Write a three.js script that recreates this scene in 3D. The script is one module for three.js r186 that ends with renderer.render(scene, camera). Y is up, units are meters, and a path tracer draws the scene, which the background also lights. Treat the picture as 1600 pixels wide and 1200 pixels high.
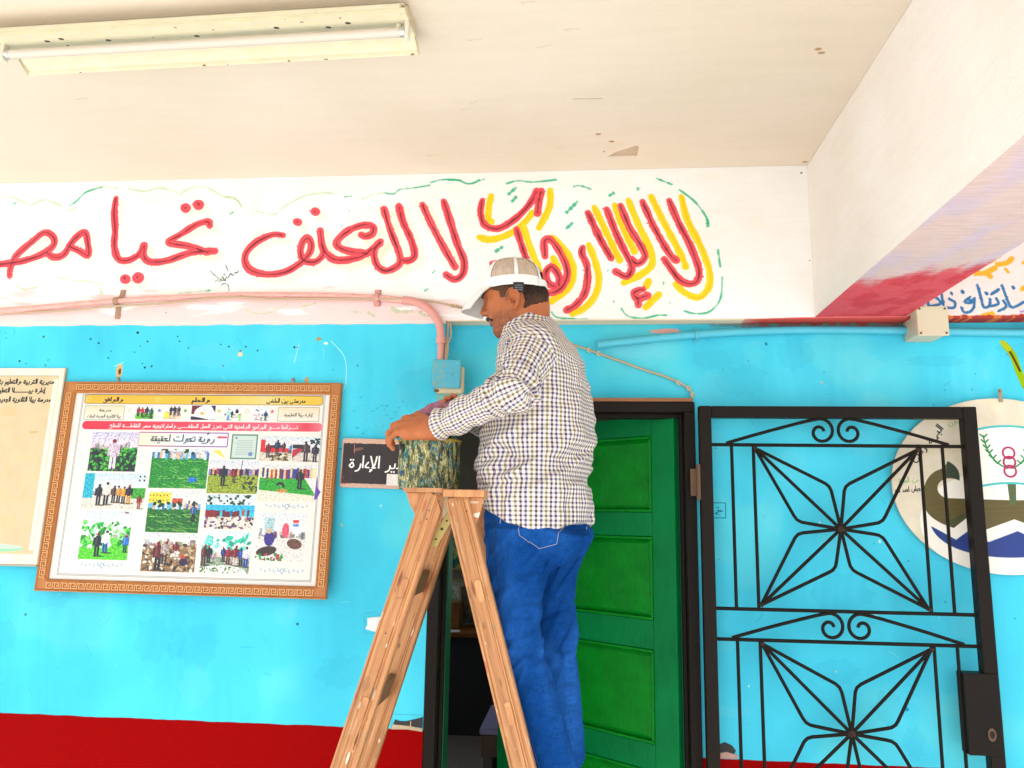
import * as THREE from 'three';
import { RoundedBoxGeometry } from 'three/addons/geometries/RoundedBoxGeometry.js';
import { mergeGeometries, mergeVertices, toCreasedNormals } from 'three/addons/utils/BufferGeometryUtils.js';
import { createNoise2D, createNoise3D } from 'simplex-noise';

// ------------------------------------------------------------------ camera, sky, sun, exposure
const scene = new THREE.Scene();
const camera = new THREE.PerspectiveCamera(52.0, 4 / 3, 0.05, 400);
camera.position.set(0, 1.62, 3.0);
camera.rotation.set(0.16957, 0.08959, 0.01644, 'YXZ');
const renderer = new THREE.WebGLRenderer({ antialias: true });
renderer.toneMapping = THREE.LinearToneMapping;
renderer.toneMappingExposure = 2.1;
renderer.shadowMap.enabled = true;

const SUN = new THREE.Vector3(-0.35, 1.25, 1.0).normalize();
{
  const w = 128, h = 64, data = new Float32Array(w * h * 4);
  for (let j = 0; j < h; j++) for (let i = 0; i < w; i++) {
    const el = ((j + 0.5) / h - 0.5) * Math.PI, az = ((i + 0.5) / w - 0.5) * 2 * Math.PI;
    const d = new THREE.Vector3(Math.cos(el) * Math.cos(az), Math.sin(el), Math.cos(el) * Math.sin(az));
    const t = Math.pow(Math.max(0, d.y), 0.45), g = Math.pow(Math.max(0, d.dot(SUN)), 8) * 0.6;
    const o = (j * w + i) * 4;
    data[o] = 1.15 * (1 - t) + 0.42 * t + g; data[o + 1] = 1.15 * (1 - t) + 0.60 * t + g; data[o + 2] = 1.15 * (1 - t) + 0.95 * t + g * 0.9; data[o + 3] = 1;
  }
  const sky = new THREE.DataTexture(data, w, h, THREE.RGBAFormat, THREE.FloatType);
  sky.mapping = THREE.EquirectangularReflectionMapping; sky.magFilter = sky.minFilter = THREE.LinearFilter; sky.needsUpdate = true;
  scene.background = sky; scene.environment = sky;
}
const sun = new THREE.DirectionalLight(0xfffaf2, 4.4);
sun.position.copy(SUN).multiplyScalar(30); sun.castShadow = true; sun.shadow.radius = 1.5;
sun.shadow.mapSize.set(2048, 2048);
Object.assign(sun.shadow.camera, { left: -12, right: 12, top: 12, bottom: -12, near: 1, far: 80 });
scene.add(sun);

// ------------------------------------------------------------------ helpers
function rng(seed) { let s = seed >>> 0; return () => { s = (s + 0x6d2b79f5) | 0; let t = Math.imul(s ^ (s >>> 15), 1 | s); t = (t + Math.imul(t ^ (t >>> 7), 61 | t)) ^ t; return ((t ^ (t >>> 14)) >>> 0) / 4294967296; }; }
const n2 = createNoise2D(rng(11)), n3 = createNoise3D(rng(12));
const fbm = (x, y, o = 4) => { let s = 0, a = 0.5; for (let i = 0; i < o; i++) { s += a * n2(x, y); x = x * 2.03 + 17.1; y = y * 2.03 - 9.7; a *= 0.5; } return s; };
const clamp = (x, a = 0, b = 1) => Math.min(b, Math.max(a, x)), mix = (a, b, t) => a + (b - a) * t;
const smooth = (a, b, x) => { const t = clamp((x - a) / (b - a)); return t * t * (3 - 2 * t); };
const taken = new Map();
function numbered(n) { const k = taken.get(n) || 0; taken.set(n, k + 1); return k ? n + '_' + String(k).padStart(3, '0') : n; }
function obj(name, geos, m, parent) {
  const list = Array.isArray(geos) ? geos : [geos];
  let g = list[0];
  if (list.length > 1) {
    const any = list.some((q) => !q.index);
    g = mergeGeometries(list.map((q) => { const r = any && q.index ? q.toNonIndexed() : q; for (const k of Object.keys(r.attributes)) if (!['position', 'normal', 'uv', 'color'].includes(k)) r.deleteAttribute(k); return r; }));
  }
  const o = new THREE.Mesh(g, m); o.castShadow = o.receiveShadow = true;
  o.name = parent ? name : numbered(name);
  (parent || scene).add(o);
  return o;
}
function tag(o, label, category, group) { o.userData.label = label; o.userData.category = category; if (group) o.userData.group = group; return o; }
function struct(name, geos, m) { const o = obj(name, geos, m); o.userData.kind = 'structure'; return o; }
function thing(name, label, category, p = [0, 0, 0], ry = 0, group) {
  const o = new THREE.Group(); o.name = numbered(name); scene.add(o); o.position.set(...p); o.rotation.y = ry; return tag(o, label, category, group);
}
function bx(w, h, d, x, y, z, r = 0.002) { const g = r > 0 ? new RoundedBoxGeometry(w, h, d, 2, Math.min(r, w / 2.1, h / 2.1, d / 2.1)) : new THREE.BoxGeometry(w, h, d); g.translate(x, y, z); return metreUV(g); }
function box2(x0, x1, y0, y1, z0, z1, r = 0.002) { return bx(x1 - x0, y1 - y0, z1 - z0, (x0 + x1) / 2, (y0 + y1) / 2, (z0 + z1) / 2, r); }
function metreUV(g) {  // box projection in metres
  const p = g.attributes.position, n = g.attributes.normal, uv = new Float32Array(p.count * 2);
  for (let i = 0; i < p.count; i++) {
    const ax = Math.abs(n.getX(i)), ay = Math.abs(n.getY(i)), az = Math.abs(n.getZ(i));
    if (az >= ax && az >= ay) { uv[2 * i] = p.getX(i); uv[2 * i + 1] = p.getY(i); }
    else if (ax >= ay) { uv[2 * i] = p.getZ(i); uv[2 * i + 1] = p.getY(i); }
    else { uv[2 * i] = p.getX(i); uv[2 * i + 1] = p.getZ(i); }
  }
  g.setAttribute('uv', new THREE.BufferAttribute(uv, 2)); return g;
}
const V = (x, y, z) => new THREE.Vector3(x, y, z);
function tube(pts, r, seg = 24, rs = 10, closed = false, tension = 0.5) {
  const c = new THREE.CatmullRomCurve3(pts.map((p) => V(...p)), closed, 'catmullrom', tension);
  return new THREE.TubeGeometry(c, seg, r, rs, closed);
}
function rod(a, b, r, rs = 10) {  // straight round bar with closed ends
  const A = V(...a), B = V(...b), g = new THREE.CylinderGeometry(r, r, A.distanceTo(B), rs);
  g.applyQuaternion(new THREE.Quaternion().setFromUnitVectors(V(0, 1, 0), B.clone().sub(A).normalize())); g.translate((A.x + B.x) / 2, (A.y + B.y) / 2, (A.z + B.z) / 2); return g;
}
const flat = (s) => new THREE.Color(s);
const mat = (color, roughness = 0.7, extra = {}) => new THREE.MeshStandardMaterial({ color: Array.isArray(color) ? new THREE.Color().setRGB(...color) : color, roughness, ...extra });
const paint = (color, roughness, extra = {}) => new THREE.MeshPhysicalMaterial({ color: Array.isArray(color) ? new THREE.Color().setRGB(...color) : color, roughness, specularIntensity: 0.35, ...extra });
function canvasTex(w, h, draw, srgb = true) {
  const c = document.createElement('canvas'); c.width = w; c.height = h; draw(c.getContext('2d'), w, h);
  const t = new THREE.CanvasTexture(c); if (srgb) t.colorSpace = THREE.SRGBColorSpace; t.anisotropy = 8; return t;
}
function dataTex(w, h, f, rep) {  // grey tile from f(x, y) in 0..1, tileable if f is
  const d = new Uint8Array(w * h * 4);
  for (let y = 0; y < h; y++) for (let x = 0; x < w; x++) { const v = clamp(f(x / w, y / h)) * 255, o = (y * w + x) * 4; d[o] = d[o + 1] = d[o + 2] = v; d[o + 3] = 255; }
  const t = new THREE.DataTexture(d, w, h); t.wrapS = t.wrapT = THREE.RepeatWrapping; t.magFilter = THREE.LinearFilter; t.minFilter = THREE.LinearMipmapLinearFilter; t.needsUpdate = true; if (rep) t.repeat.set(...rep); return t;
}
// noise that tiles: blend of two shifted copies
const tileN = (fn) => (u, v) => { const a = fn(u, v), b = fn(u - 1, v), c = fn(u, v - 1), d = fn(u - 1, v - 1), s = smooth(0.7, 1, u), t = smooth(0.7, 1, v); return mix(mix(a, b, s), mix(c, d, s), t); };
const PLASTER = dataTex(512, 512, tileN((u, v) => 0.5 + 0.35 * fbm(u * 7, v * 5, 5) + 0.12 * n2(u * 40, v * 130) + 0.06 * n2(u * 160, v * 160)));
const GRAIN = dataTex(512, 512, tileN((u, v) => 0.5 + 0.3 * fbm(u * 60, v * 5, 3) + 0.2 * n2(u * 150, v * 12)));
const SPECK = dataTex(256, 256, tileN((u, v) => 0.5 + 0.5 * fbm(u * 30, v * 30, 3)));
function rep(t, x, y) { const c = t.clone(); c.repeat.set(x, y); c.needsUpdate = true; return c; }
// pixels of a canvas: multiply by noise f(x, y) in metres
function mottle(ctx, w, h, f) {
  const im = ctx.getImageData(0, 0, w, h), d = im.data;
  for (let y = 0; y < h; y++) for (let x = 0; x < w; x++) { const o = (y * w + x) * 4, k = f(x, y); for (let c = 0; c < 3; c++) d[o + c] = clamp(d[o + c] * (Array.isArray(k) ? k[c] : k), 0, 255); }
  ctx.putImageData(im, 0, 0);
}
// a slab standing in the xy plane: outline with holes, front face at z1, uv over the given rectangle
function slab(pts, holes, z0, z1, rect) {
  const s = new THREE.Shape(pts.map((p) => new THREE.Vector2(...p)));
  for (const h of holes) s.holes.push(new THREE.Path(h.map((p) => new THREE.Vector2(...p))));
  const g = new THREE.ExtrudeGeometry(s, { depth: z1 - z0, bevelEnabled: false }); g.translate(0, 0, z0);
  const p = g.attributes.position, uv = g.attributes.uv;
  for (let i = 0; i < p.count; i++) uv.setXY(i, (p.getX(i) - rect[0]) / (rect[1] - rect[0]), (p.getY(i) - rect[2]) / (rect[3] - rect[2]));
  return g;
}
function curvePath(ctx, pts) {
  ctx.beginPath(); ctx.moveTo(pts[0][0], pts[0][1]);
  if (pts.length === 2) { ctx.lineTo(pts[1][0], pts[1][1]); return; }
  for (let i = 0; i < pts.length - 1; i++) {
    const a = pts[Math.max(0, i - 1)], b = pts[i], c = pts[i + 1], d = pts[Math.min(pts.length - 1, i + 2)];
    ctx.bezierCurveTo(b[0] + (c[0] - a[0]) / 6, b[1] + (c[1] - a[1]) / 6, c[0] - (d[0] - b[0]) / 6, c[1] - (d[1] - b[1]) / 6, c[0], c[1]);
  }
}
// ------------------------------------------------------------------ a small Arabic pen: skeleton strokes, right to left, in units of the alef
const BEH = { i: '0,.3 .03,.05 .1,0 .26,0', m: '0,0 .1,.01 .13,.28 .17,.01 .28,0', I: '0,.3 .03,.06 .2,0 .5,0 .68,.05 .72,.28', f: '0,0 .12,0 .5,0 .7,.05 .74,.28' };
const NOON = { i: BEH.i, m: BEH.m, I: '0,.25 .02,-.05 .15,-.2 .38,-.2 .5,0 .5,.22', f: '0,0 .06,-.06 .15,-.2 .38,-.2 .5,0 .5,.22' };
const YEH = { i: BEH.i, m: BEH.m, I: '0,.22 .12,.28 .16,.1 .3,-.02 .42,-.14 .3,-.26 .08,-.2', f: '0,0 .1,.02 .2,0 .28,-.12 .45,-.24 .66,-.16 .66,.06' };
const JEEM = { i: '0,0 .2,.14 .38,.3|.02,.24 .12,.34 .38,.3|0,0 .42,0', m: '0,0 .2,.14 .36,.3|.06,.32 .36,.3|0,0 .44,0', I: '.02,.28 .42,.3 .12,.1 .06,-.16 .24,-.32 .5,-.28', f: '0,0 .3,.1 .4,.28 .06,.28|.3,.1 .06,-.1 .14,-.3 .5,-.3' };
const SEEN = { i: '0,.28 .03,.02 .11,0 .14,.24 .17,.01 .26,0 .3,.24 .34,0 .46,0', m: '0,0 .05,.24 .08,0 .16,0 .2,.24 .24,0 .32,0 .36,.24 .4,0 .48,0', I: '0,.28 .03,.02 .12,0 .15,.24 .18,.01 .27,0 .32,-.18 .5,-.22 .64,-.04 .62,.18', f: '0,0 .05,.24 .08,0 .16,0 .2,.24 .24,0 .32,-.18 .5,-.22 .64,-.04 .62,.18' };
const SAD = { i: '0,0 .14,.18 .34,.28 .44,.16 .34,.02 0,0|.34,.02 .48,.02 .52,.2 .56,0 .64,0', m: '0,0 .14,.18 .34,.28 .44,.16 .34,.02 0,0|.34,.02 .48,.02 .52,.2 .56,0 .64,0', I: '0,0 .14,.18 .34,.28 .44,.16 .34,.02 0,0|.34,.02 .48,.02 .52,.2 .54,-.1 .7,-.22 .86,-.04', f: '0,0 .14,.18 .34,.28 .44,.16 .34,.02 0,0|.34,.02 .48,.02 .52,.2 .54,-.1 .7,-.22 .86,-.04' };
const AIN = { i: '.02,.24 .14,.34 .3,.24|.3,.3 .14,.12 0,.02 .38,0', m: '0,0 .16,.1 .04,.28 .28,.28 .14,.06 .34,0', I: '.02,.24 .14,.34 .26,.26 .1,.1 .06,-.16 .2,-.32 .44,-.26', f: '0,0 .16,.08 .04,.26 .28,.26 .1,.04 .06,-.18 .2,-.32 .46,-.26' };
const FEH = { i: '.22,.06 .06,.12 .06,.28 .18,.32 .24,.18 .16,.02 .34,0', m: '0,0 .12,.04 .06,.2 .16,.32 .26,.2 .16,.02 .34,0', I: '.2,.1 .04,.16 .08,.32 .2,.28 .2,.04 .5,0 .72,.06 .74,.24', f: '0,0 .12,.04 .06,.2 .16,.32 .26,.2 .16,.02 .5,0 .74,.06 .76,.24' };
const QAF = { i: FEH.i, m: FEH.m, I: '.2,.1 .04,.16 .08,.32 .2,.28 .22,0 .3,-.2 .5,-.16 .56,.14', f: '0,0 .12,.04 .06,.2 .16,.32 .26,.2 .22,-.1 .4,-.22 .56,-.02' };
const KAF = { i: '0,0 .26,.06 .24,.24 .04,.44 .3,.74|.24,.02 .36,0', m: '0,0 .26,.06 .24,.24 .04,.44 .3,.74|.24,.02 .36,0', I: '0,.75 .03,.05 .14,0 .44,0 .5,.2|.14,.2 .26,.3 .12,.34 .24,.46', f: '0,0 .02,.75|.02,.1 .14,0 .44,0 .5,.2|.14,.2 .26,.3 .12,.34 .24,.46' };
const LAM = { i: '.02,.76 .02,.1 .08,0 .2,0', m: '0,0 .08,.02 .09,.76|.09,.06 .12,0 .22,0', I: '.02,.76 .03,0 .1,-.2 .26,-.22 .38,-.02', f: '0,0 .08,.02 .09,.76|.09,.06 .14,-.18 .3,-.22 .42,-.02' };
const MEEM = { i: '.18,.02 .02,.06 .06,.24 .18,.22 .18,.02 .32,0', m: '0,0 .05,.16 .15,.24 .22,.1 .12,-.02 .03,.01|.18,.01 .32,0', I: '.16,0 .02,.04 .06,.2 .18,.16 .2,-.05 .2,-.4', f: '0,0 .05,.16 .15,.22 .22,.1 .1,-.02 0,0|.2,.04 .24,-.08 .24,-.4' };
const HEH = { i: '.0,0 .06,.22 .22,.34 .3,.12 .16,.02 .12,.16 .2,.2|0,0 .4,0', m: '0,0 .06,.22 .22,.34 .3,.12 .16,.02 .12,.16 .2,.2|0,0 .4,0', I: '.1,.34 .02,.1 .16,0 .28,.12 .1,.34', f: '0,0 .1,.01 .13,.38|.13,.3 .3,.18 .26,.02 .12,.02' };
const ALEF = { I: '.04,.78 .05,0', f: '0,0 .07,.01 .09,.78' }, DAL = { I: '.04,.36 .16,.2 .22,.03 0,0', f: '0,0 .12,.04 .16,.36|.12,.04 .28,.0' }, REH = { I: '.02,.22 .06,0 .16,-.18 .34,-.26', f: '0,0 .06,.04 .06,.16|.06,.04 .14,-.16 .34,-.26' };
const WAW = { I: '.2,.08 .04,.06 .04,.26 .16,.28 .2,.08 .2,-.12 .4,-.24', f: '0,0 .06,.04 .05,.24 .16,.28 .22,.08 .2,-.12 .4,-.24' };
const LETTER = { 'ا': [ALEF], 'أ': [ALEF, 'h'], 'إ': [ALEF, 'H'], 'ب': [BEH, 'b1'], 'ت': [BEH, 'a2'], 'ث': [BEH, 'a3'], 'ن': [NOON, 'a1'], 'ي': [YEH, 'b2'], 'ى': [YEH], 'ج': [JEEM, 'b1'], 'ح': [JEEM], 'خ': [JEEM, 'a1'], 'د': [DAL], 'ذ': [DAL, 'a1'], 'ر': [REH], 'ز': [REH, 'a1'], 'س': [SEEN], 'ش': [SEEN, 'a3'], 'ص': [SAD], 'ض': [SAD, 'a1'], 'ط': [SAD, 't'], 'ع': [AIN], 'غ': [AIN, 'a1'], 'ف': [FEH, 'a1'], 'ق': [QAF, 'a2'], 'ك': [KAF], 'ل': [LAM], 'م': [MEEM], 'ه': [HEH], 'ة': [HEH, 'a2'], 'و': [WAW], 'ؤ': [WAW, 'h'], 'ـ': [{ i: '0,0 .3,0', m: '0,0 .3,0', f: '0,0 .3,0', I: '0,0 .3,0' }] };
const strokesOf = (s) => s.split('|').map((q) => q.split(' ').map((p) => p.split(',').map(Number)));
function arabic(ctx, text, xRight, y, size, weight, fit) {
  const plan = []; let u = 0; const ch = [...text];
  for (let i = 0; i < ch.length; i++) {
    let c = ch[i]; if (c === ' ') { u += 0.28; continue; }
    if (!LETTER[c]) continue;
    const prev = i > 0 && LETTER[ch[i - 1]] && LETTER[ch[i - 1]][0].i, next = i + 1 < ch.length && LETTER[ch[i + 1]];
    if (c === 'ل' && 'اأإ'.includes(ch[i + 1] || '-')) {
      plan.push([u, prev ? [[[0, 0], [0.12, 0.02], [0.14, 0.76]], [[0.12, 0.1], [0.2, 0], [0.34, 0.3], [0.42, 0.76]]] : [[[0.03, 0.76], [0.14, 0.2], [0.3, 0], [0.1, 0.0]], [[0.42, 0.76], [0.24, 0.1]]], ch[i + 1] === 'إ' ? 'H' : ch[i + 1] === 'أ' ? 'h' : '', 0.4]); u += 0.52; i++; continue;
    }
    const [form, dots] = LETTER[c], key = form.i ? (prev ? (next ? 'm' : 'f') : next ? 'i' : 'I') : prev ? 'f' : 'I';
    const st = strokesOf(form[key]); let w = 0; for (const s of st) for (const p of s) w = Math.max(w, p[0]);
    plan.push([u, st, dots || '', w / 2]);
    const joins = form.i && next; u += w + (joins ? 0 : 0.12);
  }
  const k = fit ? fit / u : size, sx = fit ? k : size;
  const s = size; ctx.save(); ctx.translate(xRight, y); ctx.scale(-sx / s, 1); ctx.lineCap = ctx.lineJoin = 'round'; ctx.lineWidth = weight;
  const dot = (a, b) => { ctx.beginPath(); ctx.arc(a * s, -b * s, weight * 0.62, 0, 7); ctx.fill(); };
  ctx.fillStyle = ctx.strokeStyle;
  for (const [x0, st, d, mid] of plan) {
    for (const q of st) { curvePath(ctx, q.map((p) => [(x0 + p[0]) * s, -p[1] * s])); ctx.stroke(); }
    const cx = x0 + Math.min(mid, 0.36);
    if (d[0] === 'a') { const n = +d[1]; if (n === 1) dot(cx, 0.5); if (n >= 2) { dot(cx - 0.08, 0.5); dot(cx + 0.08, 0.5); } if (n === 3) dot(cx, 0.64); }
    if (d[0] === 'b') { const n = +d[1]; if (n === 1) dot(cx, -0.24); else { dot(cx - 0.08, -0.24); dot(cx + 0.08, -0.24); } }
    if (d === 'h') { curvePath(ctx, [[(cx + 0.06) * s, -0.98 * s], [(cx - 0.04) * s, -0.96 * s], [(cx + 0.08) * s, -0.86 * s]]); ctx.stroke(); }
    if (d === 'H') { curvePath(ctx, [[(cx + 0.06) * s, 0.14 * s], [(cx - 0.04) * s, 0.16 * s], [(cx + 0.08) * s, 0.26 * s]]); ctx.stroke(); }
    if (d === 't') { curvePath(ctx, [[(x0 + 0.12) * s, 0], [(x0 + 0.12) * s, -0.76 * s]]); ctx.stroke(); }
  }
  ctx.restore(); return u * (fit ? k : s);
}
// ------------------------------------------------------------------ the setting: walls, ceiling, beam, floor, room behind
const WHITE = '#efebe4', BLUE = '#49c3d8', DADO = '#900000';
const blueTone = (X, Y) => {  // paint that was brushed on in several goes
  const s = 0.09 * fbm(X * 1.3, Y * 0.9, 4) + 0.012 * n2(X * 17 + n2(X * 3, Y) , Y * 1.1) * (0.5 + n2(X * 1.3, Y * 1.7 + 5)) + 0.010 * n2(X * 160, Y * 160), p = smooth(0.15, 0.4, fbm(X * 0.9 + 40, Y * 1.1, 3));
  return [1 + s * 1.8 + p * 0.18, 1 + s + p * 0.03, 1 + s * 0.8 - p * 0.01];
};
const whiteTone = (X, Y) => { const s = 0.03 * fbm(X * 1.7, Y * 2.3, 4) + 0.006 * n2(X * 3, Y * 30) + 0.01 * n2(X * 150, Y * 150); return [1 + s * 0.7, 1 + s, 1 + s * 1.5]; };
const wallBump = (x, y) => ({ bumpMap: rep(PLASTER, x, y), bumpScale: 0.0016 });
const holeDots = (ctx, S, x0, y1, list) => { for (const [x, y, r, c] of list) { const px = (x - x0) * S, py = (y1 - y) * S; ctx.fillStyle = c || '#2a2118'; ctx.beginPath(); const R = r * S; for (let k = 0; k < 9; k++) { const a = k / 9 * 6.283, q = R * (0.75 + 0.5 * Math.abs(n2(x * 90 + k, y * 70))); ctx[k ? 'lineTo' : 'moveTo'](px + Math.cos(a) * q, py + Math.sin(a) * q); } ctx.fill(); } };
const blot = (ctx, S, x0, y1, x, y, rx, ry, c, seed = 0) => { ctx.fillStyle = c; ctx.beginPath(); for (let k = 0; k < 26; k++) { const a = k / 26 * 6.283, q = 0.72 + 0.45 * Math.abs(n2(seed + Math.cos(a) * 1.6, Math.sin(a) * 1.6 + x * 7)); ctx[k ? 'lineTo' : 'moveTo']((x - x0 + Math.cos(a) * rx * q) * S, (y1 - y - Math.sin(a) * ry * q) * S); } ctx.fill(); };
function grime(c, S, x0, y1, a, b, y0, yT, seed) {  // scuffs, runs, patched filler and chips that show old coats
  const r = rng(seed);
  for (let k = 0; k < 40; k++) { const x = mix(a, b, r()), y = mix(y0, yT, r()); blot(c, S, x0, y1, x, y, 0.02 + r() * 0.11, 0.015 + r() * 0.08, r() < 0.5 ? 'rgba(200,228,228,0.06)' : 'rgba(10,90,130,0.055)', k * 2.7 + seed); }
  for (let k = 0; k < 46; k++) { const x = mix(a, b, r()), y = mix(y0, yT, r()), l = 0.01 + r() * 0.05, an = r() * 3; c.strokeStyle = r() < 0.5 ? 'rgba(20,105,140,0.35)' : 'rgba(205,232,230,0.4)'; c.lineWidth = 0.6 + r(); curvePath(c, [[(x - x0) * S, (y1 - y) * S], [(x + l * 0.5 * Math.cos(an) + 0.004 - x0) * S, (y1 - y - l * 0.5 * Math.sin(an)) * S], [(x + l * Math.cos(an) - x0) * S, (y1 - y - l * Math.sin(an)) * S]]); c.stroke(); }
  for (let k = 0; k < 30; k++) { const x = mix(a, b, r()), y = mix(y0, yT, Math.pow(r(), 0.6)), q = 0.002 + r() * r() * 0.007; blot(c, S, x0, y1, x, y, q, q * (0.6 + r()), ['#1d8fb0', '#bfe0de', '#c9b28a', '#2a7f98', '#8fd0da'][Math.floor(r() * 5)], k + seed); }
}
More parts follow.
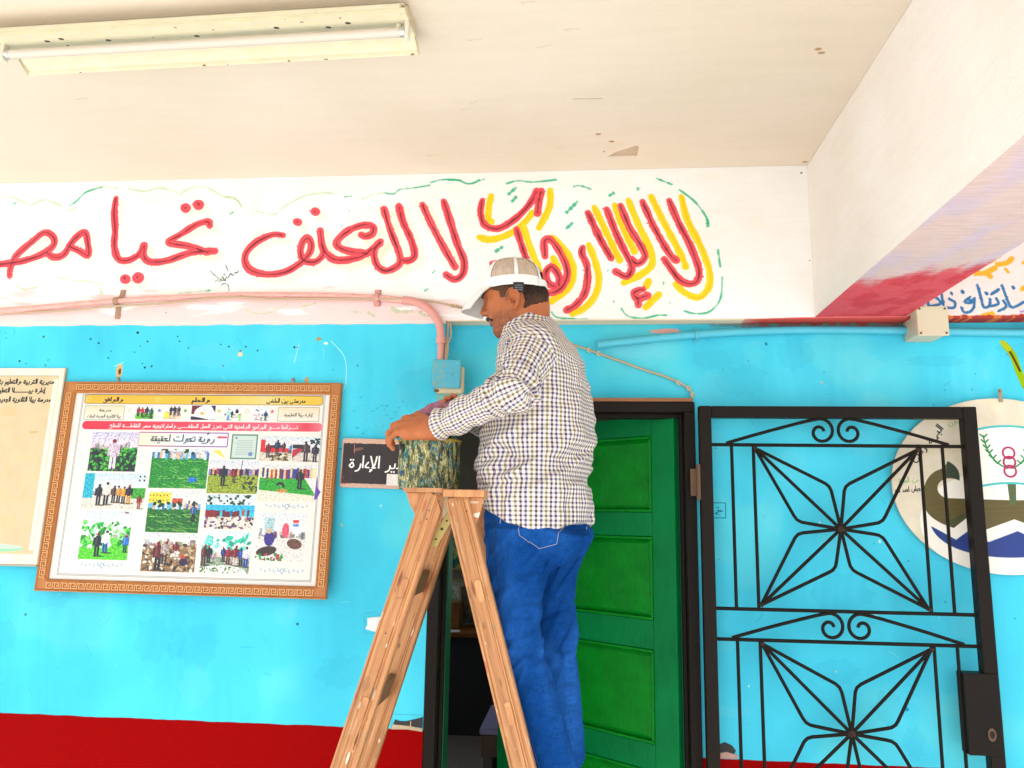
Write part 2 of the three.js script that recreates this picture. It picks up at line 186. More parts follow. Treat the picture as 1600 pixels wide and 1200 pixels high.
const SLOGAN = [  // brush strokes: paint, brush width and points in millimetres on the wall
  ['Y', 30.1, '-366,2911 -375,2863 -376,2808 -364,2800/-413,2735 -363,2724 -293,2745 -234,2790 -197,2836/-128,2929 -130,2859 -171,2770/-238,2790 -211,2705 -173,2605 -143,2532/-119,2730 -64,2672 -34,2596 -52,2520 -121,2465/-115,2646 -92,2600/27,2697 53,2625 67,2549 49,2482 6,2434 -37,2416/49,2854 104,2731 148,2631/130,2861 162,2768 206,2667/184,2880 227,2767 267,2675 274,2614 235,2574 164,2539/273,2895 328,2773 383,2658 404,2601/393,2891 414,2794 461,2687 493,2589 491,2519 451,2477 397,2497 365,2531/261,2546 251,2525/300,2491 248,2439'],
  ['R', 34.5, '-2405,2595 -2406,2627 -2388,2683 -2324,2746 -2273,2785 -2232,2766 -2225,2730 -2267,2692 -2349,2662 -2455,2647 -2498,2645/-2252,2696 -2215,2675 -2174,2687 -2150,2729 -2125,2764 -2092,2784 -2075,2742 -2065,2682 -2104,2700 -2155,2722/-1969,2933 -1970,2875 -1958,2790 -1954,2719 -1930,2664 -1887,2657 -1841,2683 -1824,2723/-1820,2721 -1821,2676 -1789,2649 -1720,2653 -1612,2687 -1512,2692/-1543,2686 -1628,2715 -1717,2733 -1674,2764 -1602,2809 -1556,2821 -1544,2803/-1226,2756 -1274,2759 -1340,2728 -1378,2683 -1380,2642 -1352,2607 -1283,2589 -1209,2599 -1151,2632 -1113,2673 -1105,2714 -1124,2744 -1144,2721 -1148,2680 -1131,2646 -1084,2640 -1052,2672 -1062,2720 -1071,2775/-1060,2713 -1039,2675 -997,2647 -931,2650 -866,2676 -816,2722/-866,2673 -946,2684 -994,2705 -994,2733 -951,2773 -892,2794 -851,2787 -851,2758 -879,2746 -898,2753/-816,2720 -841,2683 -829,2628 -796,2599 -757,2608 -731,2634 -740,2681 -777,2770 -808,2862/-726,2642 -693,2641 -673,2663 -690,2728 -726,2804 -747,2874/-649,2879 -606,2788 -550,2685 -506,2611/-562,2893 -535,2814 -499,2705 -471,2637 -475,2580 -508,2559 -542,2580'],
  ['R', 32.7, '-402,2892 -409,2840 -390,2787 -338,2770 -271,2807 -213,2868 -182,2926/-163,2928 -172,2883 -178,2832/-262,2768 -240,2698 -209,2613 -165,2529 -143,2499/-146,2650 -150,2712 -124,2719 -86,2665 -57,2588 -77,2524 -121,2500 -156,2508/-92,2530 -90,2566 -118,2608 -142,2582 -132,2540 -103,2525/4,2686 0,2660 20,2610 22,2550 8,2490 -27,2447 -59,2429/24,2831 67,2731 114,2641/98,2845 140,2730 186,2631 196,2597 175,2564 133,2584/153,2859 187,2768 239,2675 245,2639 218,2615 193,2634/240,2873 284,2766 340,2659 369,2627/345,2876 378,2787 426,2680 455,2582 435,2534 382,2547 322,2633/240,2511 204,2499 218,2473 256,2486/217,2477 220,2447'],
  ['R', 47.7, '-1664,2887 -1654,2882/-1610,2900 -1599,2895/-1897,2578 -1886,2574/-1844,2584 -1833,2580'],
  ['R', 38.0, '-1102,2859 -1092,2855/-1175,2815 -1165,2811'],
  ['R', 30.9, '-357,2619 -341,2624'],
  ['D', 9.2, '-2405,2595 -2406,2627 -2388,2683 -2324,2746 -2273,2785 -2232,2766 -2225,2730 -2267,2692 -2349,2662 -2455,2647 -2498,2645/-2252,2696 -2215,2675 -2174,2687 -2150,2729 -2125,2764 -2092,2784 -2075,2742 -2065,2682 -2104,2700 -2155,2722/-1969,2933 -1970,2875 -1958,2790 -1954,2719 -1930,2664 -1887,2657 -1841,2683 -1824,2723/-1820,2721 -1821,2676 -1789,2649 -1720,2653 -1612,2687 -1512,2692/-1543,2686 -1628,2715 -1717,2733 -1674,2764 -1602,2809 -1556,2821 -1544,2803/-1226,2756 -1274,2759 -1340,2728 -1378,2683 -1380,2642 -1352,2607 -1283,2589 -1209,2599 -1151,2632 -1113,2673 -1105,2714 -1124,2744 -1144,2721 -1148,2680 -1131,2646 -1084,2640 -1052,2672 -1062,2720 -1071,2775/-1060,2713 -1039,2675 -997,2647 -931,2650 -866,2676 -816,2722/-866,2673 -946,2684 -994,2705 -994,2733 -951,2773 -892,2794 -851,2787 -851,2758 -879,2746 -898,2753/-816,2720 -841,2683 -829,2628 -796,2599 -757,2608 -731,2634 -740,2681 -777,2770 -808,2862/-726,2642 -693,2641 -673,2663 -690,2728 -726,2804 -747,2874/-649,2879 -606,2788 -550,2685 -506,2611/-562,2893 -535,2814 -499,2705 -471,2637 -475,2580 -508,2559 -542,2580'],
  ['D', 8.9, '-402,2892 -409,2840 -390,2787 -338,2770 -271,2807 -213,2868 -182,2926/-163,2928 -172,2883 -178,2832/-262,2768 -240,2698 -209,2613 -165,2529 -143,2499/-146,2650 -150,2712 -124,2719 -86,2665 -57,2588 -77,2524 -121,2500 -156,2508/-92,2530 -90,2566 -118,2608 -142,2582 -132,2540 -103,2525/4,2686 0,2660 20,2610 22,2550 8,2490 -27,2447 -59,2429/24,2831 67,2731 114,2641/98,2845 140,2730 186,2631 196,2597 175,2564 133,2584/153,2859 187,2768 239,2675 245,2639 218,2615 193,2634/240,2873 284,2766 340,2659 369,2627/345,2876 378,2787 426,2680 455,2582 435,2534 382,2547 322,2633/240,2511 204,2499 218,2473 256,2486/217,2477 220,2447'],
  ['D', 14.0, '-1663,2887 -1654,2881/-1604,2904 -1598,2893/-1898,2586 -1889,2575/-1846,2591 -1841,2581'],
  ['D', 8.2, '-1102,2859 -1093,2853/-1172,2814 -1165,2811'],
  ['G', 8.0, '-546,2982 -501,2981 -458,2964 -395,2984/-308,2961 -259,2973 -199,2966 -102,2974/-35,2943 -6,2946 38,2929/295,2971 359,2942/384,2922 444,2870 486,2808 496,2770/529,2671 537,2596/543,2559 533,2470 490,2419 434,2412 392,2424/-120,2424 -98,2401 -34,2393 24,2391/152,2436 180,2403 237,2395 293,2406 329,2406'],
  ['G', 12.7, '106,2899 130,2914/492,2793 493,2762/-299,2913 -266,2944/-284,2881 -262,2908/-64,2830 -17,2880/-64,2764 -35,2791/-347,2672 -314,2695/100,2590 104,2589/122,2463 128,2462/315,2535 320,2534/339,2456 342,2457/221,2920 225,2933'],
  ['G', 6.7, '-811,2933 -771,2927 -745,2946 -691,2951 -619,2962/-619,2973 -573,2984 -513,2982 -460,2964 -414,2982/-599,2585 -587,2598/-629,2511 -613,2522/-979,2919 -945,2921/-985,2791 -977,2796/-955,2856 -951,2857/-871,2863 -868,2865'],
  ['O', 6.6, '-1248,2869 -1195,2903 -1135,2930 -1054,2938 -1013,2930/-904,2907 -851,2927 -811,2933/-1493,2926 -1452,2928 -1414,2886/-1373,2445 -1318,2425 -1251,2431 -1187,2464/-933,2429 -880,2427/-1133,2453 -1093,2460 -1067,2469/-1361,2867 -1274,2848 -1251,2865'],
  ['O', 15.7, '-760,2447 -730,2428 -672,2429/-646,2430 -626,2413 -590,2412/-857,2427 -824,2408'],
  ['O', 7.5, '-2105,2964 -2036,2985 -1956,2976/-1920,2975 -1848,2962 -1778,2975 -1698,2952/-1690,2941 -1651,2969 -1581,2975 -1501,2934 -1437,2915 -1413,2879/-2496,2951 -2437,2946 -2352,2912 -2297,2932 -2199,2901/-2197,2590 -2139,2575 -2053,2567 -1981,2549/-1651,2512 -1515,2524/-2182,2879 -2140,2893/-2371,2550 -2319,2535 -2264,2552'],
  ['G', 7.5, '-2177,2901 -2144,2925 -2105,2964 -2036,2985/-2433,2917 -2415,2922/-1463,2852 -1447,2862/-1536,2521 -1519,2524'],
  ['O', 14.0, '-1994,2539 -1987,2511'],
  ['K', 3.6, '-1528,2608 -1504,2587 -1478,2568 -1454,2566/-1463,2633 -1450,2605/-1501,2560 -1492,2569 -1481,2560 -1472,2582 -1461,2564 -1455,2581 -1448,2574 -1439,2595 -1428,2586 -1419,2600 -1412,2596 -1405,2607/-1469,2588 -1466,2594 -1459,2585/-1473,2544 -1463,2553 -1446,2546 -1439,2521'],
  ['B', 10.7, '1278,2437 1293,2460 1320,2472 1338,2462 1346,2444 1306,2436 1301,2450/1351,2497 1354,2462 1356,2440/1376,2463 1398,2449 1392,2428 1366,2430/1456,2471 1435,2452 1455,2446 1469,2463 1464,2430 1449,2412 1428,2411 1420,2429/1484,2518 1493,2467 1500,2430 1520,2435 1525,2461/1524,2433 1553,2442 1547,2464/1551,2414 1580,2431 1572,2454/1572,2515 1584,2466 1598,2429 1621,2435 1645,2449'],
  ['B', 12.7, '1387,2487 1389,2483/1427,2493 1430,2487/1511,2486 1516,2481/1531,2479 1558,2497/1610,2508 1613,2502/1449,2461 1453,2455'],
  ['V', 9.1, '1627,2411 1642,2413'],
  ['A', 20.8, '1481,2574 1515,2598 1545,2614 1572,2632/1481,2567 1509,2561 1554,2582/1561,2595 1596,2601 1617,2619/1526,2556 1534,2548/1490,2394 1528,2404/1641,2497 1650,2503'],
  ['A', 11.5, '1588,2579 1598,2566/1477,2554 1483,2556/1653,2600 1659,2603'],
];
const PAINT = { R: '#e24a52', D: 'rgba(110,20,30,0.85)', Y: '#f6c800', G: 'rgba(30,160,110,0.85)', O: 'rgba(150,185,130,0.55)', K: '#2c3b38', B: '#1d5f92', V: '#8a6fb0', A: '#eda014' };
// upper wall: white beam front with the painted slogan
const UW = [-2.9, 2.3, 2.388, 3.012];
{
  const S = 2048 / (UW[1] - UW[0]), H = Math.round((UW[3] - UW[2]) * S);
  const t = canvasTex(2048, H, (c, w, h) => {
    c.fillStyle = WHITE; c.fillRect(0, 0, w, h);
    const X = (x) => (x - UW[0]) * S, Y = (y) => (UW[3] - y) * S;
    c.fillStyle = '#e9cfc8'; c.fillRect(X(1.22), 0, w, h);
    mottle(c, w, h, (px, py) => {
      const x = UW[0] + px / S, y = UW[3] - py / S, k = whiteTone(x, y);
      const pink = smooth(-0.40, -0.62, x + 0.05 * fbm(x * 9, y * 9, 3)) * smooth(0.02, 0.35, fbm(x * 2.2, y * 14, 4) + 0.95 - (y - 2.388) * 8.5) * 0.8;
      const cream = smooth(0.1, 0.5, fbm(x * 3 + 9, y * 6, 4)) * 0.5 * (x < 0.7 ? 1 : 0.2);
      return [k[0] * 1, k[1] * (1 - 0.17 * pink - 0.01 * cream), k[2] * (1 - 0.17 * pink - 0.035 * cream)];
    });
    const r = rng(5);
    c.lineCap = c.lineJoin = 'round';
    for (const [key, mm, paths] of SLOGAN) if (key === 'R') for (const path of paths.split('/')) {  // old lettering showing through beside the new
      const pts = path.split(' ').map((p) => p.split(',').map((v) => +v / 1000)); if (pts[0][0] > -0.62) continue;
      for (const [dx, dy, al] of [[0.022, -0.018, 0.10], [0.030, -0.026, 0.10], [-0.02, 0.012, 0.05]]) { c.strokeStyle = `rgba(214,190,130,${al})`; c.lineWidth = mm / 1000 * S * 1.15; curvePath(c, pts.map(([x, y]) => [X(x + dx), Y(y + dy)])); c.stroke(); }
    }
    for (const [key, mm, paths] of SLOGAN) for (const path of paths.split('/')) {
      const pts = path.split(' ').map((p) => p.split(',').map((v) => +v / 1000)).map(([x, y]) => [X(x), Y(y)]);
      const wpx = mm / 1000 * S, dense = []; for (let i = 0; i < pts.length - 1; i++) { const a = pts[Math.max(0, i - 1)], b = pts[i], d = pts[i + 1], e = pts[Math.min(pts.length - 1, i + 2)], n = Math.max(3, Math.ceil(Math.hypot(d[0] - b[0], d[1] - b[1]) / 2)); for (let k = 0; k < n; k++) { const q = k / n, q2 = q * q, q3 = q2 * q; dense.push([0, 1].map((m) => 0.5 * (2 * b[m] + (d[m] - a[m]) * q + (2 * a[m] - 5 * b[m] + 4 * d[m] - e[m]) * q2 + (3 * b[m] - a[m] - 3 * d[m] + e[m]) * q3))); } } dense.push(pts[pts.length - 1]);
      const sd = r() * 50, L = dense.length;
      if ('RYBA'.includes(key)) {  // loaded brush: width swells and thins, a dry edge here and there
        c.strokeStyle = PAINT[key]; for (let i = 0; i < L - 1; i++) { const t = i / L; c.lineWidth = wpx * (0.86 + 0.22 * fbm(t * 5 + sd, 1, 3) + 0.05 * n2(i * 0.9, sd)) * (0.8 + 0.2 * smooth(0, 0.08, t)); c.beginPath(); c.moveTo(...dense[i]); c.lineTo(...dense[i + 1]); c.stroke(); }
        for (let i = 0; i < L; i++) if (r() < 0.5) { const a = r() * 6.28, q = wpx * (0.4 + 0.12 * r()); c.fillStyle = PAINT[key]; c.beginPath(); c.arc(dense[i][0] + Math.cos(a) * q, dense[i][1] + Math.sin(a) * q, 0.5 + r() * 0.8, 0, 7); c.fill(); }
      } else if (key === 'D') { for (let i = 0; i < L - 1; i++) { const t = i / L, o = wpx * 0.55 * fbm(t * 3 + sd, 7, 2), f = fbm(t * 4 + sd, 4, 3); c.strokeStyle = `rgba(${96 + 40 * f | 0},${22 + 10 * f | 0},34,${clamp(0.8 + 0.5 * f, 0.3, 0.95).toFixed(2)})`; c.lineCap = 'butt'; c.lineWidth = wpx * clamp(0.62 + 0.8 * fbm(t * 4 + sd + 9, 2, 3), 0.25, 1.3); c.beginPath(); c.moveTo(dense[i][0] + o, dense[i][1] + o * 0.6); c.lineTo(dense[i + 1][0] + o, dense[i + 1][1] + o * 0.6); c.stroke(); } c.lineCap = 'round'; }
      else { for (let i = 0; i < L - 1; i++) { const t = i / L, f = fbm(t * 3 + sd, 4, 3); c.globalAlpha = clamp(0.92 + 0.6 * f, 0.4, 1); c.strokeStyle = PAINT[key]; c.lineCap = 'butt'; c.lineWidth = Math.max(key === 'K' ? 1.1 : 0.9, wpx * clamp(0.9 + 0.7 * f, 0.5, 1.4)); c.beginPath(); c.moveTo(...dense[i]); c.lineTo(...dense[i + 1]); c.stroke(); } c.globalAlpha = 1; c.lineCap = 'round'; }
      if ('RYBA'.includes(key)) for (let k = 0; k < 5; k++) {  // bristle streaks
        const o = (r() - 0.5) * mm / 1000 * S * 0.8; c.strokeStyle = key === 'R' ? (r() < 0.5 ? 'rgba(240,110,105,0.35)' : 'rgba(190,25,40,0.3)') : key === 'Y' ? (r() < 0.5 ? 'rgba(255,225,60,0.4)' : 'rgba(225,165,0,0.3)') : 'rgba(255,255,255,0.03)';
        c.lineWidth = 0.5 + r() * 1.2; curvePath(c, pts.map((p, i) => [p[0] + o, p[1] + o * 0.6])); c.stroke();
      }
    }
    c.fillStyle = '#e3cdb0'; c.fillRect(0, h - 2, w, 2); c.fillStyle = '#e8d2ca'; c.fillRect(0, h - 2, X(-0.54), 2);
    // red trim paint run along the lower edge near the beam, ragged on the right
    for (let x = 0.62; x < 2.3; x += 0.004) {
      const d = x < 1.22 ? smooth(0.6, 0.85, x) * 0.006 : 0.008 + 0.012 * Math.abs(fbm(x * 16, 3, 3));
      c.fillStyle = x < 1.22 ? '#c4453c' : n2(x * 25, 8) > 0.3 ? '#c8692e' : '#a02a20'; c.fillRect(X(x), Y(2.388 + d), 3, h);
    }
    holeDots(c, S, UW[0], UW[3], [[-2.69, 2.73, 0.003], [0.86, 2.98, 0.004], [0.875, 2.62, 0.002], [-1.7, 2.43, 0.003, '#7a5a40']]);
  });
  struct('wall_upper', slab([[UW[0], UW[2]], [UW[1], UW[2]], [UW[1], UW[3]], [UW[0], UW[3]]], [], -0.25, 0, UW), mat(0xffffff, 0.8, { map: t, ...wallBump(5, 0.6) }));
}
// left wall: blue with a red dado
const LW = [-2.9, -0.537, 0, 2.388];
{
  const S = 640, w0 = Math.round((LW[1] - LW[0]) * S), h0 = Math.round((LW[3] - LW[2]) * S);
  const t = canvasTex(w0, h0, (c, w, h) => {
    c.fillStyle = BLUE; c.fillRect(0, 0, w, h);
    mottle(c, w, h, (px, py) => blueTone(LW[0] + px / S, LW[3] - py / S));
    c.fillStyle = '#e8cdc4'; c.beginPath(); c.moveTo(0, 0);
    for (let px = 0; px <= w; px += 6) c.lineTo(px, (0.010 + 0.005 * fbm(px / S * 5, 1, 3)) * S); c.lineTo(w, 0); c.fill();
    c.fillStyle = DADO; c.beginPath(); c.moveTo(0, h);
    for (let px = 0; px <= w; px += 4) c.lineTo(px, (LW[3] - 0.857 + 0.003 * fbm(px / S * 6, 5, 3)) * S); c.lineTo(w, h); c.fill();
    const yD = (LW[3] - 0.857) * S, im = c.getImageData(0, Math.floor(yD), w, h - Math.floor(yD));
    for (let i = 0; i < im.data.length; i += 4) { const p = i / 4, k = 1 + 0.14 * n2((p % w) / 4, Math.floor(p / w) / 4) * n2((p % w) / 60, Math.floor(p / w) / 60); for (let q = 0; q < 3; q++) im.data[i + q] = clamp(im.data[i + q] * k, 0, 255); }
    c.putImageData(im, 0, Math.floor(yD));
    const r = rng(77), L = []; grime(c, S, LW[0], LW[3], -2.7, -0.58, 0.9, 2.36, 101);
    for (let k = 0; k < 26; k++) L.push([-2.4 + r() * 1.55, 2.2 + r() * 0.16, 0.002 + r() * 0.003, r() < 0.6 ? '#1d3a48' : '#5b4a35']);
    holeDots(c, S, LW[0], LW[3], [...L, [-1.814, 2.347, 0.006], [-1.768, 2.31, 0.004], [-1.372, 2.27, 0.005, '#8a6a40'], [-1.045, 2.317, 0.006, '#50707a'], [-1.067, 1.216, 0.006, '#2c6c8c'], [-2.158, 1.222, 0.005, '#2c6c8c'], [-1.0, 1.75, 0.004, '#2787a4']]);
    for (const [x, y, a, b, col, s] of [[-1.876, 2.188, 0.016, 0.034, '#c9a878', 3], [-1.874, 2.185, 0.007, 0.014, '#5d4326', 5], [-1.09, 2.15, 0.01, 0.016, '#b89a70', 9], [-1.372, 2.255, 0.012, 0.01, '#d8c8a0', 4], [-1.05, 2.318, 0.012, 0.008, '#a98a58', 8], [-1.02, 2.3, 0.01, 0.006, '#e0e0d0', 6]]) blot(c, S, LW[0], LW[3], x, y, a, b, col, s);
    c.strokeStyle = 'rgba(225,240,238,0.7)'; c.lineWidth = 1.6;
    for (const q of [[[-1.0, 2.31], [-0.94, 2.24], [-0.93, 2.14], [-0.95, 2.09]], [[-1.13, 2.3], [-1.145, 2.22]], [[-1.9, 2.205], [-1.86, 2.225]]]) { curvePath(c, q.map(([x, y]) => [(x - LW[0]) * S, (LW[3] - y) * S])); c.stroke(); }
    c.strokeStyle = 'rgba(20,110,140,0.8)'; c.lineWidth = 1.3;
    for (let k = 0; k < 34; k++) { const x = -0.9 + r() * 0.28, y = 1.93 + r() * 0.17 * (1 - (x + 0.9)), a = r() * 6, l = 0.004 + r() * 0.014; curvePath(c, [[(x - LW[0]) * S, (LW[3] - y) * S], [(x + Math.cos(a) * l - LW[0]) * S, (LW[3] - y - Math.sin(a) * l * 0.5) * S]]); c.stroke(); }
    for (let k = 0; k < 16; k++) blot(c, S, LW[0], LW[3], -1.0 + r() * 0.4, 1.75 + r() * 0.5, 0.02 + r() * 0.05, 0.03 + r() * 0.08, 'rgba(165,200,200,0.05)', k * 3.1);
  });
  // the edge beside the door is stepped back above the frame
  struct('wall_left', slab([[LW[0], 0], [-0.574, 0], [-0.574, 2.06], [-0.537, 2.06], [-0.537, 2.388], [LW[0], 2.388]], [], -0.25, 0, LW), paint(0xffffff, 0.55, { map: t, specularIntensity: 0.07, ...wallBump(2.4, 2.4) }));
}
// recessed wall with the doorway, behind door and gate
const RW = [-0.537, 2.3, 0, 2.388], RZ = -0.07;
{
  const S = 620, w0 = Math.round((RW[1] - RW[0]) * S), h0 = Math.round((RW[3] - RW[2]) * S);
  const t = canvasTex(w0, h0, (c, w, h) => {
    c.fillStyle = BLUE; c.fillRect(0, 0, w, h);
    mottle(c, w, h, (px, py) => blueTone(RW[0] + px / S, RW[3] - py / S + 7));
    const X = (x) => (x - RW[0]) * S, Y = (y) => (RW[3] - y) * S;
    c.fillStyle = DADO; c.beginPath(); c.moveTo(0, h); for (let px = 0; px <= w; px += 4) c.lineTo(px, Y(0.782 + 0.003 * fbm(px / S * 6, 15, 3))); c.lineTo(w, h); c.fill();
    for (let k = 0; k < 9; k++) blot(c, S, RW[0], RW[3], 0.1 + k * 0.03, 2.29 + 0.03 * n2(k, 3), 0.07, 0.06, 'rgba(165,205,205,0.06)', k);
    blot(c, S, RW[0], RW[3], 0.33, 2.36, 0.07, 0.012, '#d9a79a', 2);
    for (let x = 0.5; x < 1.24; x += 0.0016) { const q = fbm(x * 14, 2, 4); c.fillStyle = `rgba(${160 - 70 * smooth(0, -0.4, q) | 0},${66 + 60 * smooth(0, -0.4, q) | 0},${54 + 50 * smooth(0, -0.4, q) | 0},${(0.35 + 0.6 * smooth(0.48, 0.8, x)).toFixed(2)})`; c.fillRect(X(x), 0, 1, (0.010 + 0.012 * Math.abs(fbm(x * 20, 4, 4))) * S); }
    grime(c, S, RW[0], RW[3], 0.45, 2.1, 0.82, 2.33, 202); const r = rng(31), L = []; for (let k = 0; k < 30; k++) L.push([0.45 + r() * 1.3, 0.9 + r() * 1.4, 0.0012 + r() * 0.002, '#1f6f8a']);
    holeDots(c, S, RW[0], RW[3], L);
    c.strokeStyle = 'rgba(15,80,110,0.9)'; c.lineWidth = 1.6; c.strokeRect(X(0.487), Y(1.692), 0.055 * S, 0.056 * S);
    for (let k = 0; k < 8; k++) { const x = 0.495 + r() * 0.03, y = 1.65 + r() * 0.025; curvePath(c, [[X(x), Y(y)], [X(x + 0.012), Y(y + (r() - 0.5) * 0.012)]]); c.stroke(); }
    // painted leaf at the far right
    for (const [pts, col, lw] of [[[[1.6, 2.3], [1.625, 2.26], [1.64, 2.2], [1.66, 2.14]], '#8fae10', 16], [[[1.6, 2.3], [1.622, 2.26], [1.645, 2.2]], '#5d3a10', 5], [[[1.592, 2.31], [1.612, 2.285]], '#b3b820', 12]]) { c.strokeStyle = col; c.lineWidth = lw; c.lineCap = 'round'; curvePath(c, pts.map(([x, y]) => [X(x), Y(y)])); c.stroke(); }
  });
  struct('wall_right', slab([[RW[0], 2.388], [-0.537, 2.05], [0.43, 2.05], [0.43, 0], [2.3, 0], [2.3, 2.388]], [], -0.25, RZ, RW), paint(0xffffff, 0.55, { map: t, specularIntensity: 0.07, ...wallBump(2.8, 2.4) }));
}
// ceiling: a plaster skin with real chips, under the slab
{
  const R = [-2.9, 2.3, 0, 2.75], S = 360;
  const holes = [
    [[0.098, 0.112], [0.125, 0.150], [0.155, 0.172], [0.205, 0.205], [0.214, 0.188], [0.211, 0.112]],
    [[-0.038, 0.552], [-0.02, 0.546], [0.005, 0.548], [0.04, 0.545], [0.072, 0.547], [0.07, 0.552], [0.03, 0.551], [-0.01, 0.553]],
    [[0.078, 0.158], [0.083, 0.166], [0.09, 0.158], [0.085, 0.152]],
  ];
  const t = canvasTex(Math.round(5.2 * S), Math.round(2.75 * S), (c, w, h) => {
    c.fillStyle = '#e0d1bd'; c.fillRect(0, 0, w, h);
    mottle(c, w, h, (px, py) => { const x = px / S, y = py / S, s = 0.025 * fbm(x * 0.9, y * 1.2, 4) + 0.006 * n2(x * 2, y * 20) + 0.01 * n2(x * 120, y * 120), p = 0.5 + 0.5 * fbm(x * 0.8 + 3, y * 0.8, 3); return [1 + s, 1 + s - 0.012 * p, 1 + s * 1.4 - 0.03 * p]; });
    const X = (x) => (x - R[0]) * S, Y = (z) => (R[3] - z) * S, r = rng(8);
    c.strokeStyle = 'rgba(190,165,130,0.5)'; c.lineWidth = 1.2;
    for (let k = 0; k < 26; k++) { const x = -1.9 + r() * 2.6, z = 0.1 + r() * 1.0, a = r() * 6; curvePath(c, [[X(x), Y(z)], [X(x + 0.02 * Math.cos(a)), Y(z + 0.008 * Math.sin(a))], [X(x + 0.03), Y(z + 0.008)]]); if (r() < 0.5) c.stroke(); }
    for (const [x, z] of [[0.867, 0.03], [0.7, 0.79], [0.715, 0.77], [0.06, 0.3], [0.11, 0.24]]) blot(c, S, R[0], R[3], x, z, 0.012, 0.008, '#b08a60', x * 9);
  });
  const g = slab([[R[0], R[2] + 0.001], [R[1], R[2] + 0.001], [R[1], R[3]], [R[0], R[3]]], holes, 0, 0.006, R);
  // slab() builds in xy looking along +z: lay it down facing the floor
  g.rotateX(Math.PI / 2); g.translate(0, 3.018, 0);
  struct('ceiling', g, mat(0xffffff, 0.9, { map: t, ...wallBump(5.2, 2.7) }));
  struct('roof_slab', [box2(-9, 9, 3.019, 3.22, -0.25, 2.76, 0), box2(-2.4, 2.0, 3.019, 3.22, -4.3, -0.2502, 0)], mat([0.62, 0.46, 0.32], 0.9, { bumpMap: rep(SPECK, 6, 6), bumpScale: 0.003 }));
  const c1 = mat([0.78, 0.72, 0.62], 0.9, { bumpMap: rep(PLASTER, 1, 1), bumpScale: 0.002 });
  struct('ceiling_outer', [box2(-9, -2.901, 3.012, 3.018, 0, 2.75, 0), box2(2.301, 9, 3.012, 3.018, 0, 2.75, 0)], c1);
  struct('wall_outer', [box2(-9, -2.901, 0, 3.018, -0.25, 0, 0), box2(2.301, 9, 0, 3.018, -0.25, 0, 0)], mat([0.1, 0.45, 0.62], 0.5));
}
// cross beam
{
  const B = [0.884, 1.216, 2.396, 3.011], zF = 3.05, S = 420;
  const side = canvasTex(900, Math.round(0.615 * 300), (c, w, h) => { c.fillStyle = '#ece4da'; c.fillRect(0, 0, w, h); mottle(c, w, h, (px, py) => { const k = whiteTone(px / 300 + 5, py / 300); const p = 0.5 + 0.5 * fbm(px / 260, py / 160, 3); return [k[0], k[1] - 0.012 * p, k[2] - 0.025 * p]; }); });
  const under = canvasTex(140, Math.round(zF * S), (c, w, h) => {
    c.fillStyle = '#ece4da'; c.fillRect(0, 0, w, h);
    mottle(c, w, h, (px, py) => {
      // brushed coats over white: a thin pink wash with lilac patches, and a red coat that stops at a ragged edge
      const x = px / w, z = (h - py) / S, brush = 0.10 * n2(x * 2.2, z * 70) + 0.07 * n2(x * 5, z * 150), e = 0.42 + 0.22 * x + 0.09 * fbm(x * 3, z * 3, 4) + 0.25 * brush;
      const red = smooth(0.07, -0.07, z - e), deep = smooth(-0.1, 0.3, fbm(x * 2.4 + 5, z * 5, 4) + brush), wash = 0.92 + 0.08 * fbm(x * 1.6 + 3, z * 1.7, 4), lil = smooth(-0.12, 0.3, fbm(x * 1.8 + 20, z * 2.2 + 8, 4) + brush), str = 1 + 0.3 * brush;
      const base = [mix(1, mix(0.90, 0.86, lil), wash), mix(1, mix(0.79, 0.78, lil), wash), mix(1, mix(0.78, 0.85, lil), wash)], coat = [0.93 - 0.05 * deep, 0.32 - 0.10 * deep, 0.37 - 0.10 * deep];
      return [0, 1, 2].map((q) => mix(base[q], coat[q], red) * str);
    });
  });
  const g = new THREE.BoxGeometry(B[1] - B[0], B[3] - B[2], zF - 0.001); g.translate((B[0] + B[1]) / 2, (B[2] + B[3]) / 2, zF / 2 + 0.0005);
  const ms = mat(0xffffff, 0.85, { map: side, bumpMap: rep(PLASTER, 3, 0.6), bumpScale: 0.003 }), mu = mat(0xffffff, 0.75, { map: under, bumpMap: rep(PLASTER, 0.6, 5), bumpScale: 0.004 });
  const uv = g.attributes.uv;
  const o = struct('ceiling_beam', g, [ms, ms, ms, mu, ms, ms]);
  // face order +x -x +y -y +z -z; on -y, v runs along z: turn so that v = 0 is at the wall
  const p = g.attributes.position; for (let i = 12; i < 16; i++) uv.setXY(i, (p.getX(i) - B[0]) / (B[1] - B[0]), p.getZ(i) / zF);
  const col = (x) => struct('column', box2(x, x + 0.34, 0, 3.012, 2.76, 3.06, 0.01), mat([0.75, 0.68, 0.58], 0.85, { bumpMap: rep(PLASTER, 1, 1), bumpScale: 0.002 }));
  const k = col(0.884); k.geometry = box2(0.88, 1.22, 0, 2.394, 2.76, 3.06, 0.01);
}
struct('corridor_floor', box2(-9, 9, -0.2, 0, -0.25, 2.75, 0), mat([0.67, 0.65, 0.62], 0.6, { bumpMap: rep(SPECK, 4, 4), bumpScale: 0.001 }));
struct('ground', (() => { const g = new THREE.PlaneGeometry(300, 300, 1, 1); g.rotateX(-Math.PI / 2); g.translate(0, -0.16, 0); return metreUV(g); })(), mat([0.54, 0.525, 0.495], 0.95, { bumpMap: rep(SPECK, 1, 1), bumpScale: 0.01 }));
